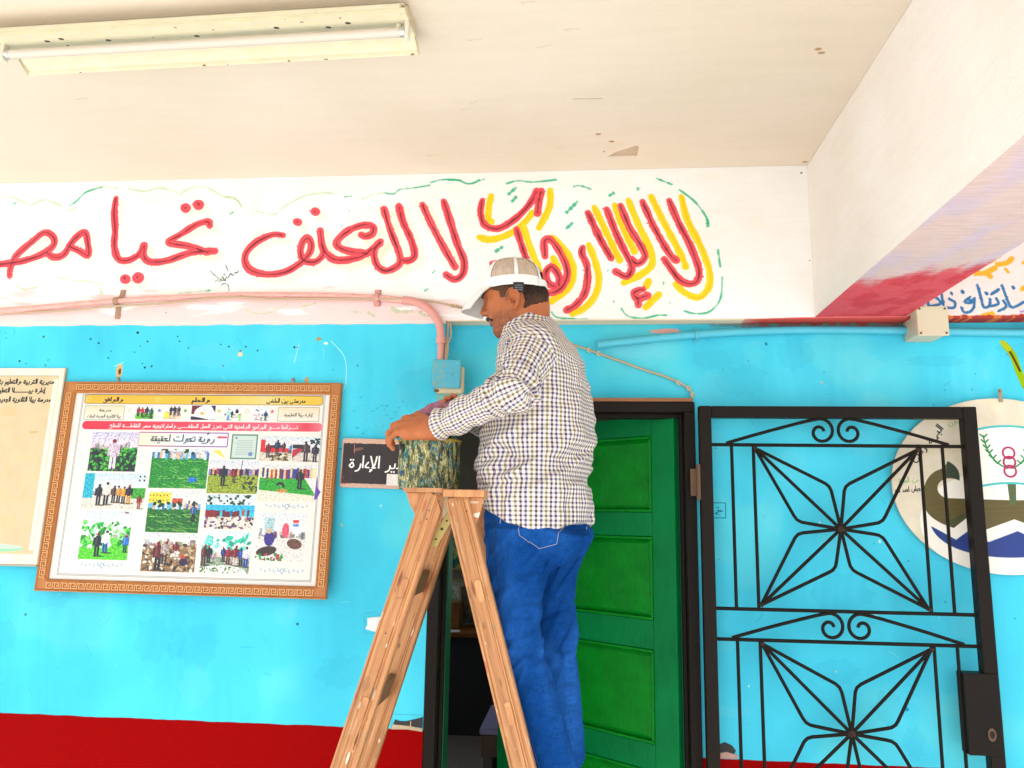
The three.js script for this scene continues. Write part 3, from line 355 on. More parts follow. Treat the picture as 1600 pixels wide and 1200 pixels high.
// the dark office behind the door
{
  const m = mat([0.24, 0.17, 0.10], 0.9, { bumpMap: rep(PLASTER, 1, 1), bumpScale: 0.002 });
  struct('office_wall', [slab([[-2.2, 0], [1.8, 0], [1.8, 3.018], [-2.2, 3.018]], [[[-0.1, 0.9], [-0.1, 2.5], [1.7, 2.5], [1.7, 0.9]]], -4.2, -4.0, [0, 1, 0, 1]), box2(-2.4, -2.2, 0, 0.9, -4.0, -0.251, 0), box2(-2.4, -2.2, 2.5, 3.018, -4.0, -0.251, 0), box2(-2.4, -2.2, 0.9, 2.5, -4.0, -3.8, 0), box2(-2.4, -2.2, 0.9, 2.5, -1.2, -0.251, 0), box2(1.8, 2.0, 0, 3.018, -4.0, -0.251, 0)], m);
  const win = thing('office_window', 'window in the back wall of the dark office', 'window');
  const wf = mat([0.45, 0.42, 0.36], 0.6);
  for (const q of [[-0.1, 1.7, 2.45, 2.5], [-0.1, 1.7, 0.9, 0.95]]) obj('frame', box2(...q, -4.13, -4.07), wf, win);
  for (const q of [[-0.1, -0.05], [0.775, 0.825], [1.65, 1.7]]) obj('frame', box2(...q, 0.9502, 2.4498, -4.13, -4.07), wf, win);
  for (const q of [[-0.0498, 0.7748], [0.8252, 1.6498]]) obj('pane', box2(...q, 0.9502, 2.4498, -4.103, -4.099, 0), new THREE.MeshPhysicalMaterial({ color: 0xffffff, roughness: 0.05, transmission: 1, thickness: 0 }), win);
  const w2 = thing('office_window', 'wide side window of the dark office', 'window');
  for (const q of [[0.9, 0.95], [2.45, 2.5]]) obj('frame', box2(-2.33, -2.27, ...q, -3.8, -1.2), wf, w2);
  for (const q of [[-3.8, -3.75], [-2.525, -2.475], [-1.25, -1.2]]) obj('frame', box2(-2.33, -2.27, 0.9502, 2.4498, ...q), wf, w2);
  for (const q of [[-3.7498, -2.5252], [-2.4748, -1.2502]]) obj('pane', box2(-2.302, -2.298, 0.9502, 2.4498, ...q, 0), new THREE.MeshPhysicalMaterial({ color: 0xffffff, roughness: 0.05, transmission: 1, thickness: 0 }), w2);
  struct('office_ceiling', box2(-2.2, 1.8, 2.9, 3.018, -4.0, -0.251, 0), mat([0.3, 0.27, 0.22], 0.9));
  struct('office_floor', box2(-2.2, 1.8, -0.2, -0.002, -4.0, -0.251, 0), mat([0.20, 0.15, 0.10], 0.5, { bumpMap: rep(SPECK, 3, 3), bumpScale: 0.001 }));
}
// ------------------------------------------------------------------ doorway, door leaf, gate
const IRON = paint([0.014, 0.010, 0.007], 0.45, { specularIntensity: 0.18, bumpMap: rep(SPECK, 6, 6), bumpScale: 0.0006 });
const WELD = paint([0.045, 0.028, 0.018], 0.6, { bumpMap: rep(SPECK, 20, 20), bumpScale: 0.001 });
const RUST = mat([0.16, 0.085, 0.045], 0.8, { bumpMap: rep(SPECK, 20, 20), bumpScale: 0.001 });
const woodMap = (base, dark, seed, opts = {}) => canvasTex(opts.w || 256, opts.h || 1024, (c, w, h) => {
  c.fillStyle = base; c.fillRect(0, 0, w, h);
  const D = new THREE.Color(dark), B = new THREE.Color(base), kn = opts.knots || [];
  const q = [D.r / B.r, D.g / B.g, D.b / B.b].map((v) => Math.pow(clamp(v, 0.02, 1), 1 / 2.2));
  mottle(c, w, h, (px, py) => {
    let x = px / w, y = py / h, k = 0, off = 0;
    for (const [kx, ky, kr] of kn) { const dx = (x - kx) * w, dy = (y - ky) * h * 0.55, d = Math.hypot(dx, dy) / kr; k = Math.max(k, smooth(1.1, 0.5, d)); off += 0.05 * Math.exp(-d * d / 5) * Math.sign(dx); }
    const g = n2((x + off) * 7 + seed + 0.5 * n2(x * 3, y * 2 + seed), y * 1.6 + seed), l = smooth(0.25, 0.75, Math.abs(n2((x + off) * 26 + seed, y * 1.3))), f = n2(x * 110 + seed, y * 5);
    const t = clamp(0.20 + 0.18 * g + 0.13 * l + 0.10 * f + k * 0.6 + 0.1 * fbm(x * 3, y * 9 + seed, 3));
    return [mix(1, q[0], t), mix(1, q[1], t), mix(1, q[2], t)];
  });
  if (opts.after) opts.after(c, w, h);
});
{
  const t = thing('door_frame', 'black iron frame around the office doorway behind the ladder', 'door frame');
  obj('jamb', [box2(-0.572, -0.530, 0, 2.035, -0.16, 0.004, 0.003), box2(-0.5295, -0.515, 0, 2.035, -0.16, -0.06, 0.003)], IRON, t);
  obj('jamb', [box2(0.392, 0.432, 0, 2.035, -0.15, -0.040, 0.003), box2(0.378, 0.3918, 0, 2.035, -0.15, -0.095, 0.003)], IRON, t);
  obj('lintel', [box2(-0.572, 0.432, 2.0352, 2.074, -0.15, -0.040, 0.003), box2(-0.5148, 0.3778, 2.018, 2.035, -0.15, -0.095, 0.003)], IRON, t);
  const gm = paint([0.004, 0.07, 0.025], 0.5);
  obj('door_stop', [box2(-0.514, -0.508, 0, 2.015, -0.16, -0.062, 0.002), box2(0.372, 0.3775, 0, 2.015, -0.16, -0.11, 0.002)], gm, t);
  obj('wood_strip', (() => { const g = box2(-0.3, 0.424, 2.0745, 2.088, -0.068, -0.032, 0.002); return g; })(), mat([0.30, 0.12, 0.045], 0.7, { bumpMap: rep(GRAIN, 4, 4), bumpScale: 0.002 }), t);
}
const LEAFG = new THREE.Group();
{
  // hung on the right jamb and swung into the room
  const W = 0.945, H0 = 0.03, T = 0.042, t = thing('door', 'green panelled wooden door standing ajar behind the man', 'door', [0.356, 0, -0.1], -THREE.MathUtils.degToRad(39.5));
  const gmap = (base, s) => canvasTex(512, 512, (c, w, h) => { c.fillStyle = base; c.fillRect(0, 0, w, h); mottle(c, w, h, (px, py) => { const x = px / w, y = py / h, k = 1 + 0.12 * fbm(x * 2 + s, y * 3, 4) + 0.03 * n2(x * 20 + s + n2(x * 2, y * 3), y * 2.2); return [k, k, k * 0.98]; }); });
  const mf = paint(0xffffff, 0.36, { map: rep(gmap('#02733a', 1), 1, 1), bumpMap: rep(GRAIN, 3, 1.2), bumpScale: 0.0012, specularIntensity: 0.2 }), mp = paint(0xffffff, 0.3, { specularIntensity: 0.25, map: rep(gmap('#047a1c', 9), 2, 3), bumpMap: rep(GRAIN, 3, 1.2), bumpScale: 0.0012 });
  for (const m of [mf, mp]) { m.map.wrapS = m.map.wrapT = THREE.RepeatWrapping; }
  obj('stile', box2(-0.105, 0, H0, 2.035, -T, 0, 0.004), mf, t); obj('stile', box2(-W, -W + 0.1, H0, 2.035, -T, 0, 0.004), mf, t);
  const rows = [[1.655, 1.955], [1.245, 1.56], [0.795, 1.135], [0.38, 0.70]], x0 = -W + 0.1002, x1 = -0.1052;
  const ys = [2.035, ...rows.flatMap(([a, b]) => [b, a]), H0];
  for (let k = 0; k < ys.length; k += 2) obj('rail', box2(x0, x1, ys[k + 1] + 0.0002, ys[k] - 0.0002, -T + 0.001, -0.001, 0.003), mf, t);
  for (const [a, b] of rows) {
    // a raised field with bevels inside a moulded lip
    const p = obj('panel', (() => {
      const w = x1 - x0, h = b - a, s = new THREE.Shape([[0.028, 0.028], [w - 0.028, 0.028], [w - 0.028, h - 0.028], [0.028, h - 0.028]].map((q) => new THREE.Vector2(...q)));
      const g = new THREE.ExtrudeGeometry(s, { depth: 0.002, bevelEnabled: true, bevelThickness: 0.012, bevelSize: 0.027, bevelSegments: 1 }); g.translate(x0, a, -0.018);
      return metreUV(g);
    })(), mp, t);
    const lip = []; for (const [u0, u1, v0, v1] of [[x0, x1, b - 0.011, b - 0.0003], [x0, x1, a + 0.0003, a + 0.011], [x0 + 0.0003, x0 + 0.011, a + 0.0112, b - 0.0112], [x1 - 0.011, x1 - 0.0003, a + 0.0112, b - 0.0112]]) lip.push(box2(u0, u1, v0, v1, -0.02, 0.0035, 0.003));
    obj('moulding', lip, mp, t);
    const back = box2(x0, x1, a, b, -T + 0.004, -0.022, 0); obj('backing', back, mf, t);
  }
  obj('hinge', [rod([0.008, 0.3, -T - 0.004], [0.008, 0.4, -T - 0.004], 0.007), rod([0.008, 1.72, -T - 0.004], [0.008, 1.82, -T - 0.004], 0.007)], IRON, t);
}
{
  const t = thing('iron_gate', 'black wrought iron gate with star pattern folded back on blue wall', 'gate');
  const z = 0.012, X0 = 0.437, X1 = 1.428, YT = 2.049, YB = 0.04, d = 0.042;
  obj('frame', [box2(X0, X0 + 0.045, YB, YT, z - d / 2, z + d / 2, 0.004), box2(X1 - 0.048, X1, YB, YT, z - d / 2, z + d / 2, 0.004), box2(X0 + 0.0452, X1 - 0.0482, YT - 0.044, YT - 0.0005, z - d / 2, z + d / 2, 0.004), box2(X0 + 0.0452, X1 - 0.0482, YB, YB + 0.044, z - d / 2, z + d / 2, 0.004)], IRON, t);
  const R = 0.0062, q = (a, b, r = R) => rod([a[0], a[1], a[2] ?? z], [b[0], b[1], b[2] ?? z], r, 8);
  const crossbar = (y) => obj('crossbar', [q([X0 + 0.02, y], [X1 - 0.02, y], 0.0065)], IRON, t);
  const weld = (x, y, r = 0.0082) => { const g = new THREE.IcosahedronGeometry(r, 2), p = g.attributes.position; for (let i = 0; i < p.count; i++) { const k = 1 + 0.3 * n3(p.getX(i) * 160 + x, p.getY(i) * 160 + y, p.getZ(i) * 160); p.setXYZ(i, p.getX(i) * k, p.getY(i) * k, p.getZ(i) * k); } g.computeVertexNormals(); g.translate(x, y, z + 0.004); return g; };
  for (const [y1, y0] of [[1.905, 1.314], [1.208, 0.617], [0.511, null]]) {
    crossbar(y1); if (y0 === null) break; crossbar(y0);
    for (const x of [0.556, 0.635, 1.229, 1.307]) obj('upright', q([x, y1], [x, y0]), IRON, t);
    const cx = 0.933, cy = (y1 + y0) / 2 - 0.007, TL = [0.641, y1 - 0.012], TR = [1.219, y1 - 0.014], BL = [0.644, y0 + 0.016], BR = [1.22, y0 + 0.016], C = [cx, cy];
    const arm = (corner, ...via) => { for (const v of via) obj('star_bar', tubeBent([[...corner, z], [...v, z + 0.004], [C[0], C[1], z + 0.006]]), IRON, t); obj('star_bar', q([...corner, z + 0.002], [...C, z + 0.004]), IRON, t); };
    arm(TL, [cx - 0.030, cy + 0.155], [cx - 0.152, cy + 0.025]); arm(TR, [cx + 0.022, cy + 0.155], [cx + 0.147, cy + 0.027]);
    arm(BL, [cx - 0.154, cy - 0.018], [cx - 0.026, cy - 0.142]); arm(BR, [cx + 0.142, cy - 0.020], [cx + 0.028, cy - 0.142]);
    obj('weld', [weld(cx, cy, 0.0135), weld(...TL), weld(...TR), weld(...BL), weld(...BR)], WELD, t);
    // scroll pair above the crossbar
    for (const s of [-1, 1]) {
      const ax = 0.933 + s * 0.065, pts = [[0.933 + s * 0.396, y1 + 0.006], [0.933 + s * 0.23, y1 + 0.055], [ax, y1 + 0.098]], K = [];
      for (let k = 0; k <= 22; k++) { const a = k / 22 * 7.6, rr = 0.046 * (1 - 0.70 * Math.pow(k / 22, 1.25)); K.push([0.933 + s * (0.050 + 0.004 * k / 22) - s * Math.sin(a - 0.15) * rr * 0.98, y1 + 0.053 + Math.cos(a - 0.15) * rr - 0.006 * k / 22]); }
      const c = new THREE.CatmullRomCurve3([...pts.slice(0, 2), ...K].map((p) => V(p[0], p[1], z + 0.002)));
      obj('scroll', new THREE.TubeGeometry(c, 90, 0.0062, 8), IRON, t);
    }
  }
  obj('lock_plate', [box2(1.309, 1.422, 0.856, 1.122, z - 0.03, z + 0.026, 0.003)], IRON, t);
  const ring = new THREE.TorusGeometry(0.011, 0.003, 8, 20); ring.scale(1, 1.55, 1); ring.translate(1.386, 0.925, z + 0.028);
  obj('keyhole', ring, RUST, t);
  obj('keyhole_dark', box2(1.380, 1.392, 0.912, 0.938, z + 0.02, z + 0.0275, 0.001), mat([0.01, 0.01, 0.01], 0.8), t).name = 'keyhole_slot';
  for (const y of [1.765, 0.45]) obj('hinge', [rod([0.4345, y - 0.065, 0.02], [0.4345, y + 0.065, 0.02], 0.010, 12), box2(0.405, 0.470, y - 0.05, y + 0.05, -0.005, 0.0, 0.001)], RUST, t);
}
function tubeBent(p) { const c = new THREE.CurvePath(); const L = p.map((a) => V(...a)); const k = L[1], a = L[0].clone().lerp(k, 1 - 0.02 / L[0].distanceTo(k)), b = k.clone().lerp(L[2], 0.02 / L[2].distanceTo(k)); c.add(new THREE.LineCurve3(L[0], a)); c.add(new THREE.QuadraticBezierCurve3(a, k, b)); c.add(new THREE.LineCurve3(b, L[2])); return new THREE.TubeGeometry(c, 26, 0.0062, 8); }

// ------------------------------------------------------------------ oval emblem board behind the gate
{
  const cx = 1.535, cy = 1.771, a = 0.388, b = 0.320, S = 1100;
  const t = thing('emblem_board', 'cream oval board with painted boat emblem hanging behind the gate', 'sign board', [cx, cy, -0.056]);
  const sh = new THREE.Shape(Array.from({ length: 120 }, (_, k) => new THREE.Vector2(a * Math.cos(k / 120 * 2 * Math.PI), b * Math.sin(k / 120 * 2 * Math.PI))));
  const g = new THREE.ExtrudeGeometry(sh, { depth: 0.006, bevelEnabled: true, bevelThickness: 0.001, bevelSize: 0.001, bevelSegments: 1, curveSegments: 90 });
  const p = g.attributes.position, uv = g.attributes.uv; for (let i = 0; i < p.count; i++) uv.setXY(i, (p.getX(i) + a) / (2 * a), (p.getY(i) + b) / (2 * b));
  const map = canvasTex(Math.round(2 * a * S), Math.round(2 * b * S), (c, w, h) => {
    c.fillStyle = '#d9cbb0'; c.fillRect(0, 0, w, h);
    mottle(c, w, h, (x, y) => { const k = 1 + 0.05 * fbm(x / 120, y / 120, 4) + 0.02 * n2(x / 3, y / 3); return [k, k, k * (1 - 0.04 * fbm(x / 90 + 4, y / 200, 3))]; });
    const X = (x) => (x - cx + a) * S, Y = (y) => (cy + b - y) * S, M = (x) => 2 * 1.566 - x;
    const poly = (pts, col, mir) => { c.fillStyle = col; c.beginPath(); pts.forEach(([x, y], i) => c[i ? 'lineTo' : 'moveTo'](X(mir ? M(x) : x), Y(y))); c.closePath(); c.fill(); };
    c.fillStyle = 'rgba(245,238,225,0.75)'; c.beginPath(); c.ellipse(X(1.566), Y(1.63), 0.33 * S, 0.2 * S, 0, 0, 7); c.fill();
    // waves
    c.fillStyle = '#163078'; c.beginPath(); [[1.275, 1.617], [1.31, 1.598], [1.358, 1.570], [1.402, 1.602], [1.471, 1.564], [1.574, 1.605], [1.66, 1.564], [1.73, 1.602], [1.774, 1.57], [1.857, 1.617]].forEach(([x, y], i) => c[i ? 'lineTo' : 'moveTo'](X(x), Y(y)));
    c.bezierCurveTo(X(1.8), Y(1.5), X(1.33), Y(1.455), X(1.275), Y(1.617)); c.fill();
    c.strokeStyle = 'rgba(40,80,140,0.7)'; c.lineWidth = 3; c.stroke();
    // boat with a bird head at each end
    for (const m of [0, 1]) {
      const Q = (x) => X(m ? M(x) : x); c.fillStyle = '#5a4d1a'; c.beginPath(); c.moveTo(Q(1.349), Y(1.857));
      c.quadraticCurveTo(Q(1.342), Y(1.836), Q(1.32), Y(1.826)); c.bezierCurveTo(Q(1.27), Y(1.81), Q(1.245), Y(1.75), Q(1.256), Y(1.69)); c.quadraticCurveTo(Q(1.265), Y(1.64), Q(1.353), Y(1.613));
      c.lineTo(Q(1.406), Y(1.654)); c.lineTo(Q(1.464), Y(1.609)); c.lineTo(Q(1.567), Y(1.648)); c.lineTo(Q(1.567), Y(1.716)); c.lineTo(Q(1.333), Y(1.721));
      c.bezierCurveTo(Q(1.30), Y(1.735), Q(1.295), Y(1.77), Q(1.332), Y(1.790)); c.quadraticCurveTo(Q(1.362), Y(1.798), Q(1.386), Y(1.785)); c.quadraticCurveTo(Q(1.396), Y(1.835), Q(1.349), Y(1.857)); c.fill();
      c.fillStyle = 'rgba(28,52,40,0.75)'; c.beginPath(); c.moveTo(Q(1.349), Y(1.857)); c.lineTo(Q(1.338), Y(1.8)); c.quadraticCurveTo(Q(1.365), Y(1.798), Q(1.386), Y(1.785)); c.quadraticCurveTo(Q(1.396), Y(1.835), Q(1.349), Y(1.857)); c.fill();
      c.fillStyle = 'rgba(35,55,30,0.5)'; c.beginPath(); c.moveTo(Q(1.353), Y(1.613)); c.lineTo(Q(1.406), Y(1.654)); c.lineTo(Q(1.464), Y(1.609)); c.lineTo(Q(1.464), Y(1.635)); c.lineTo(Q(1.406), Y(1.675)); c.lineTo(Q(1.33), Y(1.635)); c.fill();
    }
    for (let k = 0; k < 60; k++) { c.strokeStyle = k % 2 ? 'rgba(120,90,20,0.25)' : 'rgba(40,45,15,0.22)'; c.lineWidth = 1.5; const y = 1.66 + (k % 13) * 0.0044; c.beginPath(); c.moveTo(X(1.3 + 0.05 * n2(k, 1)), Y(y)); c.lineTo(X(1.56 + 0.2 * n2(k, 4)), Y(y + 0.004)); c.stroke(); }
    // mast and sail
    poly([[1.553, 1.775], [1.583, 1.775], [1.578, 1.70], [1.556, 1.70]], '#4b5a30');
    c.fillStyle = '#f0e8da'; c.strokeStyle = '#3fb3b0'; c.lineWidth = 9; c.beginPath(); c.moveTo(X(1.452), Y(1.972)); c.quadraticCurveTo(X(1.566), Y(2.004), X(1.68), Y(1.972)); c.lineTo(X(1.672), Y(1.766)); c.quadraticCurveTo(X(1.566), Y(1.792), X(1.46), Y(1.766)); c.closePath(); c.fill(); c.stroke();
    for (const m of [0, 1]) {
      const Q = (x) => X(m ? M(x) : x); c.strokeStyle = '#15803c'; c.lineWidth = 6; c.lineCap = 'round'; c.beginPath(); c.moveTo(Q(1.483), Y(1.952)); c.quadraticCurveTo(Q(1.492), Y(1.86), Q(1.557), Y(1.832)); c.stroke();
      for (const [x, y] of [[1.484, 1.945], [1.487, 1.925], [1.492, 1.905], [1.499, 1.888], [1.51, 1.868], [1.525, 1.85]]) for (const s of [-1, 1]) { c.beginPath(); c.moveTo(Q(x), Y(y)); c.lineTo(Q(x + s * 0.012), Y(y + 0.012)); c.stroke(); }
    }
    c.strokeStyle = '#a3154f'; c.lineWidth = 8; for (const y of [1.889, 1.855, 1.822]) { c.beginPath(); c.arc(X(1.567), Y(y), 0.0205 * S, 0, 7); c.stroke(); }
    c.strokeStyle = '#1c1a16'; c.save(); c.translate(X(1.335), Y(1.985)); c.rotate(-0.85); arabic(c, 'البيئة والتن', 0, 12, 38, 4.2, 190); c.restore();
    c.save(); c.translate(X(1.41), Y(2.015)); c.rotate(-0.4); c.strokeStyle = 'rgba(90,150,60,0.6)'; arabic(c, 'شئون', 0, 8, 26, 3, 62); c.restore();
    c.save(); c.translate(X(1.245), Y(1.757)); c.rotate(-0.1); c.strokeStyle = '#1c1a16'; arabic(c, 'عباس احمد عبد', 0, 10, 25, 3, 104); c.restore();
    c.save(); c.translate(X(1.24), Y(1.79)); c.rotate(-0.08); c.strokeStyle = 'rgba(90,150,60,0.55)'; arabic(c, 'من السنة', 0, 10, 26, 3, 80); c.restore();
  });
  obj('board', g, mat(0xffffff, 0.62, { map }), t);
  obj('hanger', [(() => { const q = bx(0.014, 0.05, 0.003, 0.02, b + 0.012, 0.009, 0.001); return q; })(), rod([0.02, b + 0.028, 0.006], [0.02, b + 0.028, 0.016], 0.004, 8)], mat([0.3, 0.25, 0.16], 0.5, { metalness: 0.6 }), t);
}
// ------------------------------------------------------------------ notice board, framed poster, office sign
{
  const W = 0.62, H = 0.786, t = thing('notice_board', 'cream notice board with three lines of black script at left edge', 'notice board', [-2.105 - W / 2, 1.806, 0.018]);
  t.rotation.x = -0.045;
  const map = canvasTex(780, 990, (c, w, h) => {
    c.fillStyle = '#ded3bf'; c.fillRect(0, 0, w, h); c.fillStyle = '#cbb48c'; c.fillRect(0, 42, w - 26, h - 92);
    mottle(c, w, h, (x, y) => { const k = 1 + 0.035 * fbm(x / 160, y / 190, 4) + 0.008 * n2(x / 2, y / 2); return [k, k, k * (1 - 0.05 * smooth(0, 0.5, fbm(x / 120 + 9, y / 120, 3)))]; });
    c.strokeStyle = '#6b6048'; c.lineWidth = 2; c.beginPath(); c.moveTo(0, 42); c.lineTo(w - 26, 42); c.stroke();
    c.fillStyle = 'rgba(255,250,235,0.55)'; c.fillRect(w - 52, 60, 22, h - 130);
    c.strokeStyle = c.fillStyle = '#17130d';
    arabic(c, 'مديرية التربية والتعليم بكفر الشيخ', w - 50, 82, 30, 4.6, 410); arabic(c, 'إدارة بيـــــــلا التعليمية', w - 92, 128, 30, 4.6, 285); arabic(c, 'مدرسة بيلا الثانوية الجديدة بنات', w - 55, 176, 30, 4.6, 360);
    const g = c.createLinearGradient(0, 0, w, 0); g.addColorStop(0, '#2b9b5c'); g.addColorStop(1, '#e6f0d8'); c.fillStyle = '#8fc79a'; c.beginPath(); c.ellipse(w - 320, h - 82, 235, 22, 0.03, 0, 7); c.fill(); c.fillStyle = '#b9dcb4'; c.beginPath(); c.ellipse(w - 260, h - 88, 170, 12, 0.03, 0, 7); c.fill();
    blot(c, 1000, 0, 1, 0.66, 0.665, 0.03, 0.008, 'rgba(170,130,70,0.35)', 3); blot(c, 1000, 0, 1, 0.5, 0.77, 0.05, 0.03, 'rgba(200,160,90,0.25)', 8);
  });
  const g = bx(W, H, 0.014, 0, 0, 0, 0.003), p = g.attributes.position, uv = g.attributes.uv; for (let i = 0; i < p.count; i++) uv.setXY(i, (p.getX(i) + W / 2) / W, (p.getY(i) + H / 2) / H);
  obj('board', g, mat(0xffffff, 0.55, { map, bumpMap: rep(PLASTER, 1, 1), bumpScale: 0.0012 }), t);
  obj('edging', [box2(W / 2 + 0.0003, W / 2 + 0.006, -H / 2, H / 2, -0.009, 0.009, 0.001), box2(-W / 2, W / 2, -H / 2 - 0.006, -H / 2 - 0.0003, -0.009, 0.009, 0.001)], mat([0.42, 0.35, 0.24], 0.6), t);
}
const POSTER = canvasTex(1640, 1170, (c, w, h) => {
  const r = rng(41), X = (u) => u / 1000 * w, Y = (v) => v / 1000 * h;
  c.fillStyle = '#f1eee6'; c.fillRect(0, 0, w, h);
  c.strokeStyle = '#3a3a3a'; c.lineWidth = 2; c.strokeRect(X(30), Y(8), X(950), Y(968)); c.strokeRect(X(34), Y(14), X(942), Y(956));
  const rr = (x0, y0, x1, y1, rad) => { c.beginPath(); c.roundRect(X(x0), Y(y0), X(x1 - x0), Y(y1 - y0), rad); };
  let g = c.createLinearGradient(X(38), 0, X(986), 0); g.addColorStop(0, '#f2b90f'); g.addColorStop(0.55, '#f4c534'); g.addColorStop(0.75, '#f3da86'); g.addColorStop(1, '#f2c000'); c.fillStyle = g; rr(40, 10, 972, 60, 16); c.fill(); c.strokeStyle = '#5c4a10'; c.lineWidth = 3; c.stroke();
  c.strokeStyle = '#1b1406'; arabic(c, 'والواقع', X(193), Y(46), 34, 5, X(82)); arabic(c, 'والحلم', X(535), Y(46), 34, 5, X(72)); arabic(c, 'مدرستي بين الماضي', X(905), Y(46), 34, 4.6, X(150));
  const star = (u, v, R, col, fill) => { c.beginPath(); for (let k = 0; k < 10; k++) { const a = -1.571 + k * 0.6283, q = k % 2 ? R * 0.42 : R; c[k ? 'lineTo' : 'moveTo'](X(u) + Math.cos(a) * q, Y(v) + Math.sin(a) * q); } c.closePath(); c.strokeStyle = c.fillStyle = col; c.lineWidth = 1.6; fill ? c.fill() : c.stroke(); };
  for (const [u, v] of [[55, 35], [330, 35], [665, 35], [950, 35]]) star(u, v, 20, '#f8e9b0');
  for (const [u, col, f] of [[225, '#b9a78a', 0], [343, '#5b7fb5', 1], [445, '#4fae3a', 1], [577, '#d9c45a', 1], [685, '#e2a07a', 0], [782, '#e6505c', 1]]) star(u, 96, 16, col, f);
  for (const [a, b, t1, t2] of [[46, 204, 'مدرسة', 'بيلا الثانوية الجديدة للبنات'], [805, 962, 'إدارة بيلا التعليمية', '']]) {
    g = c.createLinearGradient(0, Y(70), 0, Y(150)); g.addColorStop(0, '#efdcb8'); g.addColorStop(1, '#f6efe0'); c.fillStyle = g; rr(a, 72, b, 148, 4); c.fill(); c.strokeStyle = '#8a7a5a'; c.lineWidth = 3; c.stroke();
    c.strokeStyle = '#3b3326'; if (t2) { arabic(c, t1, X((a + b) / 2 + 26), Y(102), 24, 3, X(48)); arabic(c, t2, X(b - 12), Y(136), 24, 3, X(134)); } else arabic(c, t1, X(b - 26), Y(120), 26, 3, X(108));
  }
  g = c.createLinearGradient(X(45), 0, X(983), 0); g.addColorStop(0, '#e21c36'); g.addColorStop(0.6, '#ea4a62'); g.addColorStop(0.85, '#ee6f86'); g.addColorStop(0.93, '#e43a48'); g.addColorStop(1, '#ef7f92'); c.fillStyle = g; rr(44, 156, 978, 203, 26); c.fill();
  c.strokeStyle = '#fff4f0'; arabic(c, 'تـــزامنا مـــع البرامج الوطنية التي تعزز العمل المناخـــي واستراتيجية مصر الشاملـــة للمناخ', X(885), Y(188), 30, 3.6, X(735));
  g = c.createLinearGradient(X(273), 0, X(623), 0); g.addColorStop(0, '#f6ecc9'); g.addColorStop(0.5, '#e3eef0'); g.addColorStop(1, '#e7e6f4'); c.fillStyle = g; rr(275, 216, 622, 290, 5); c.fill(); g = c.createLinearGradient(X(273), 0, X(623), 0); g.addColorStop(0, '#b32a86'); g.addColorStop(1, '#7a37a8'); c.strokeStyle = g; c.lineWidth = 6; c.stroke();
  c.strokeStyle = '#222c33'; arabic(c, 'رؤية تحولت لحقيقة', X(570), Y(262), 52, 6.2, X(250));
  c.fillStyle = '#e04a50'; c.beginPath(); [[578, 238], [590, 230], [590, 234], [618, 234], [618, 244], [590, 244], [590, 248]].forEach(([u, v], i) => c[i ? 'lineTo' : 'moveTo'](X(u), Y(v))); c.fill();
  c.fillStyle = '#f5dd3a'; c.beginPath(); c.moveTo(X(567), Y(312)); c.lineTo(X(595), Y(308)); c.lineTo(X(620), Y(352)); c.fill();
  const person = (x, y, hgt, coat, legs) => {  // tiny printed figures
    const s = hgt; c.fillStyle = legs; c.fillRect(x - s * 0.1, y - s * 0.48, s * 0.09, s * 0.48); c.fillRect(x + s * 0.02, y - s * 0.48, s * 0.09, s * 0.48);
    c.fillStyle = coat; c.beginPath(); c.ellipse(x, y - s * 0.62, s * 0.15, s * 0.24, 0, 0, 7); c.fill(); c.fillRect(x - s * 0.19, y - s * 0.76, s * 0.07, s * 0.34); c.fillRect(x + s * 0.13, y - s * 0.76, s * 0.07, s * 0.34);
    c.fillStyle = r() < 0.5 ? '#5a3320' : '#8a2a2a'; c.beginPath(); c.arc(x + (r() - 0.5) * s * 0.08, y - s * 0.9, s * 0.065, 0, 7); c.fill(); c.fillStyle = 'rgba(20,15,15,0.35)'; c.beginPath(); c.ellipse(x + s * 0.1, y, s * 0.24, s * 0.04, 0, 0, 7); c.fill(); c.fillStyle = 'rgba(255,255,255,0.22)'; c.fillRect(x - s * 0.1, y - s * 0.8, s * 0.07, s * 0.34);
  };
  const photo = (u0, v0, u1, v1, sky, ground, hor, people, extra) => {
    const x = X(u0), y = Y(v0), pw = X(u1) - x, ph = Y(v1) - y; c.save(); c.beginPath(); c.rect(x, y, pw, ph); c.clip();
    c.fillStyle = sky; c.fillRect(x, y, pw, ph); c.fillStyle = ground; c.fillRect(x, y + ph * hor, pw, ph);
    for (let k = 0; k < 260; k++) { const a = x + r() * pw, b = y + ph * hor + r() * ph * (1 - hor); c.fillStyle = `rgba(${r() < 0.5 ? '0,0,0' : '255,255,255'},${0.05 + 0.1 * r()})`; c.fillRect(a, b, 2 + r() * 16, 1 + r() * 4); }
    const sg = c.createLinearGradient(0, y, 0, y + ph * hor); sg.addColorStop(0, 'rgba(120,150,190,0.30)'); sg.addColorStop(1, 'rgba(255,240,225,0.2)'); c.fillStyle = sg; c.fillRect(x, y, pw, ph * hor);
    if (hor > 0.15 && hor < 0.9) for (let k = 0; k < 34; k++) { const g0 = 60 + r() * 130 | 0; c.fillStyle = `rgba(${g0 + (r() - 0.3) * 50 | 0},${g0 + (r() - 0.5) * 30 | 0},${g0 + (r() - 0.5) * 50 | 0},0.55)`; const bw = pw * (0.02 + 0.09 * r()), bh = ph * (0.03 + 0.15 * r()); c.fillRect(x + r() * pw, y + ph * hor - bh * (0.6 + 0.5 * r()), bw, bh); }
    if (extra) extra(x, y, pw, ph);
    for (const [px, py, s, a, b] of people) person(x + px * pw, y + py * ph, s * ph, a, b);
    c.restore();
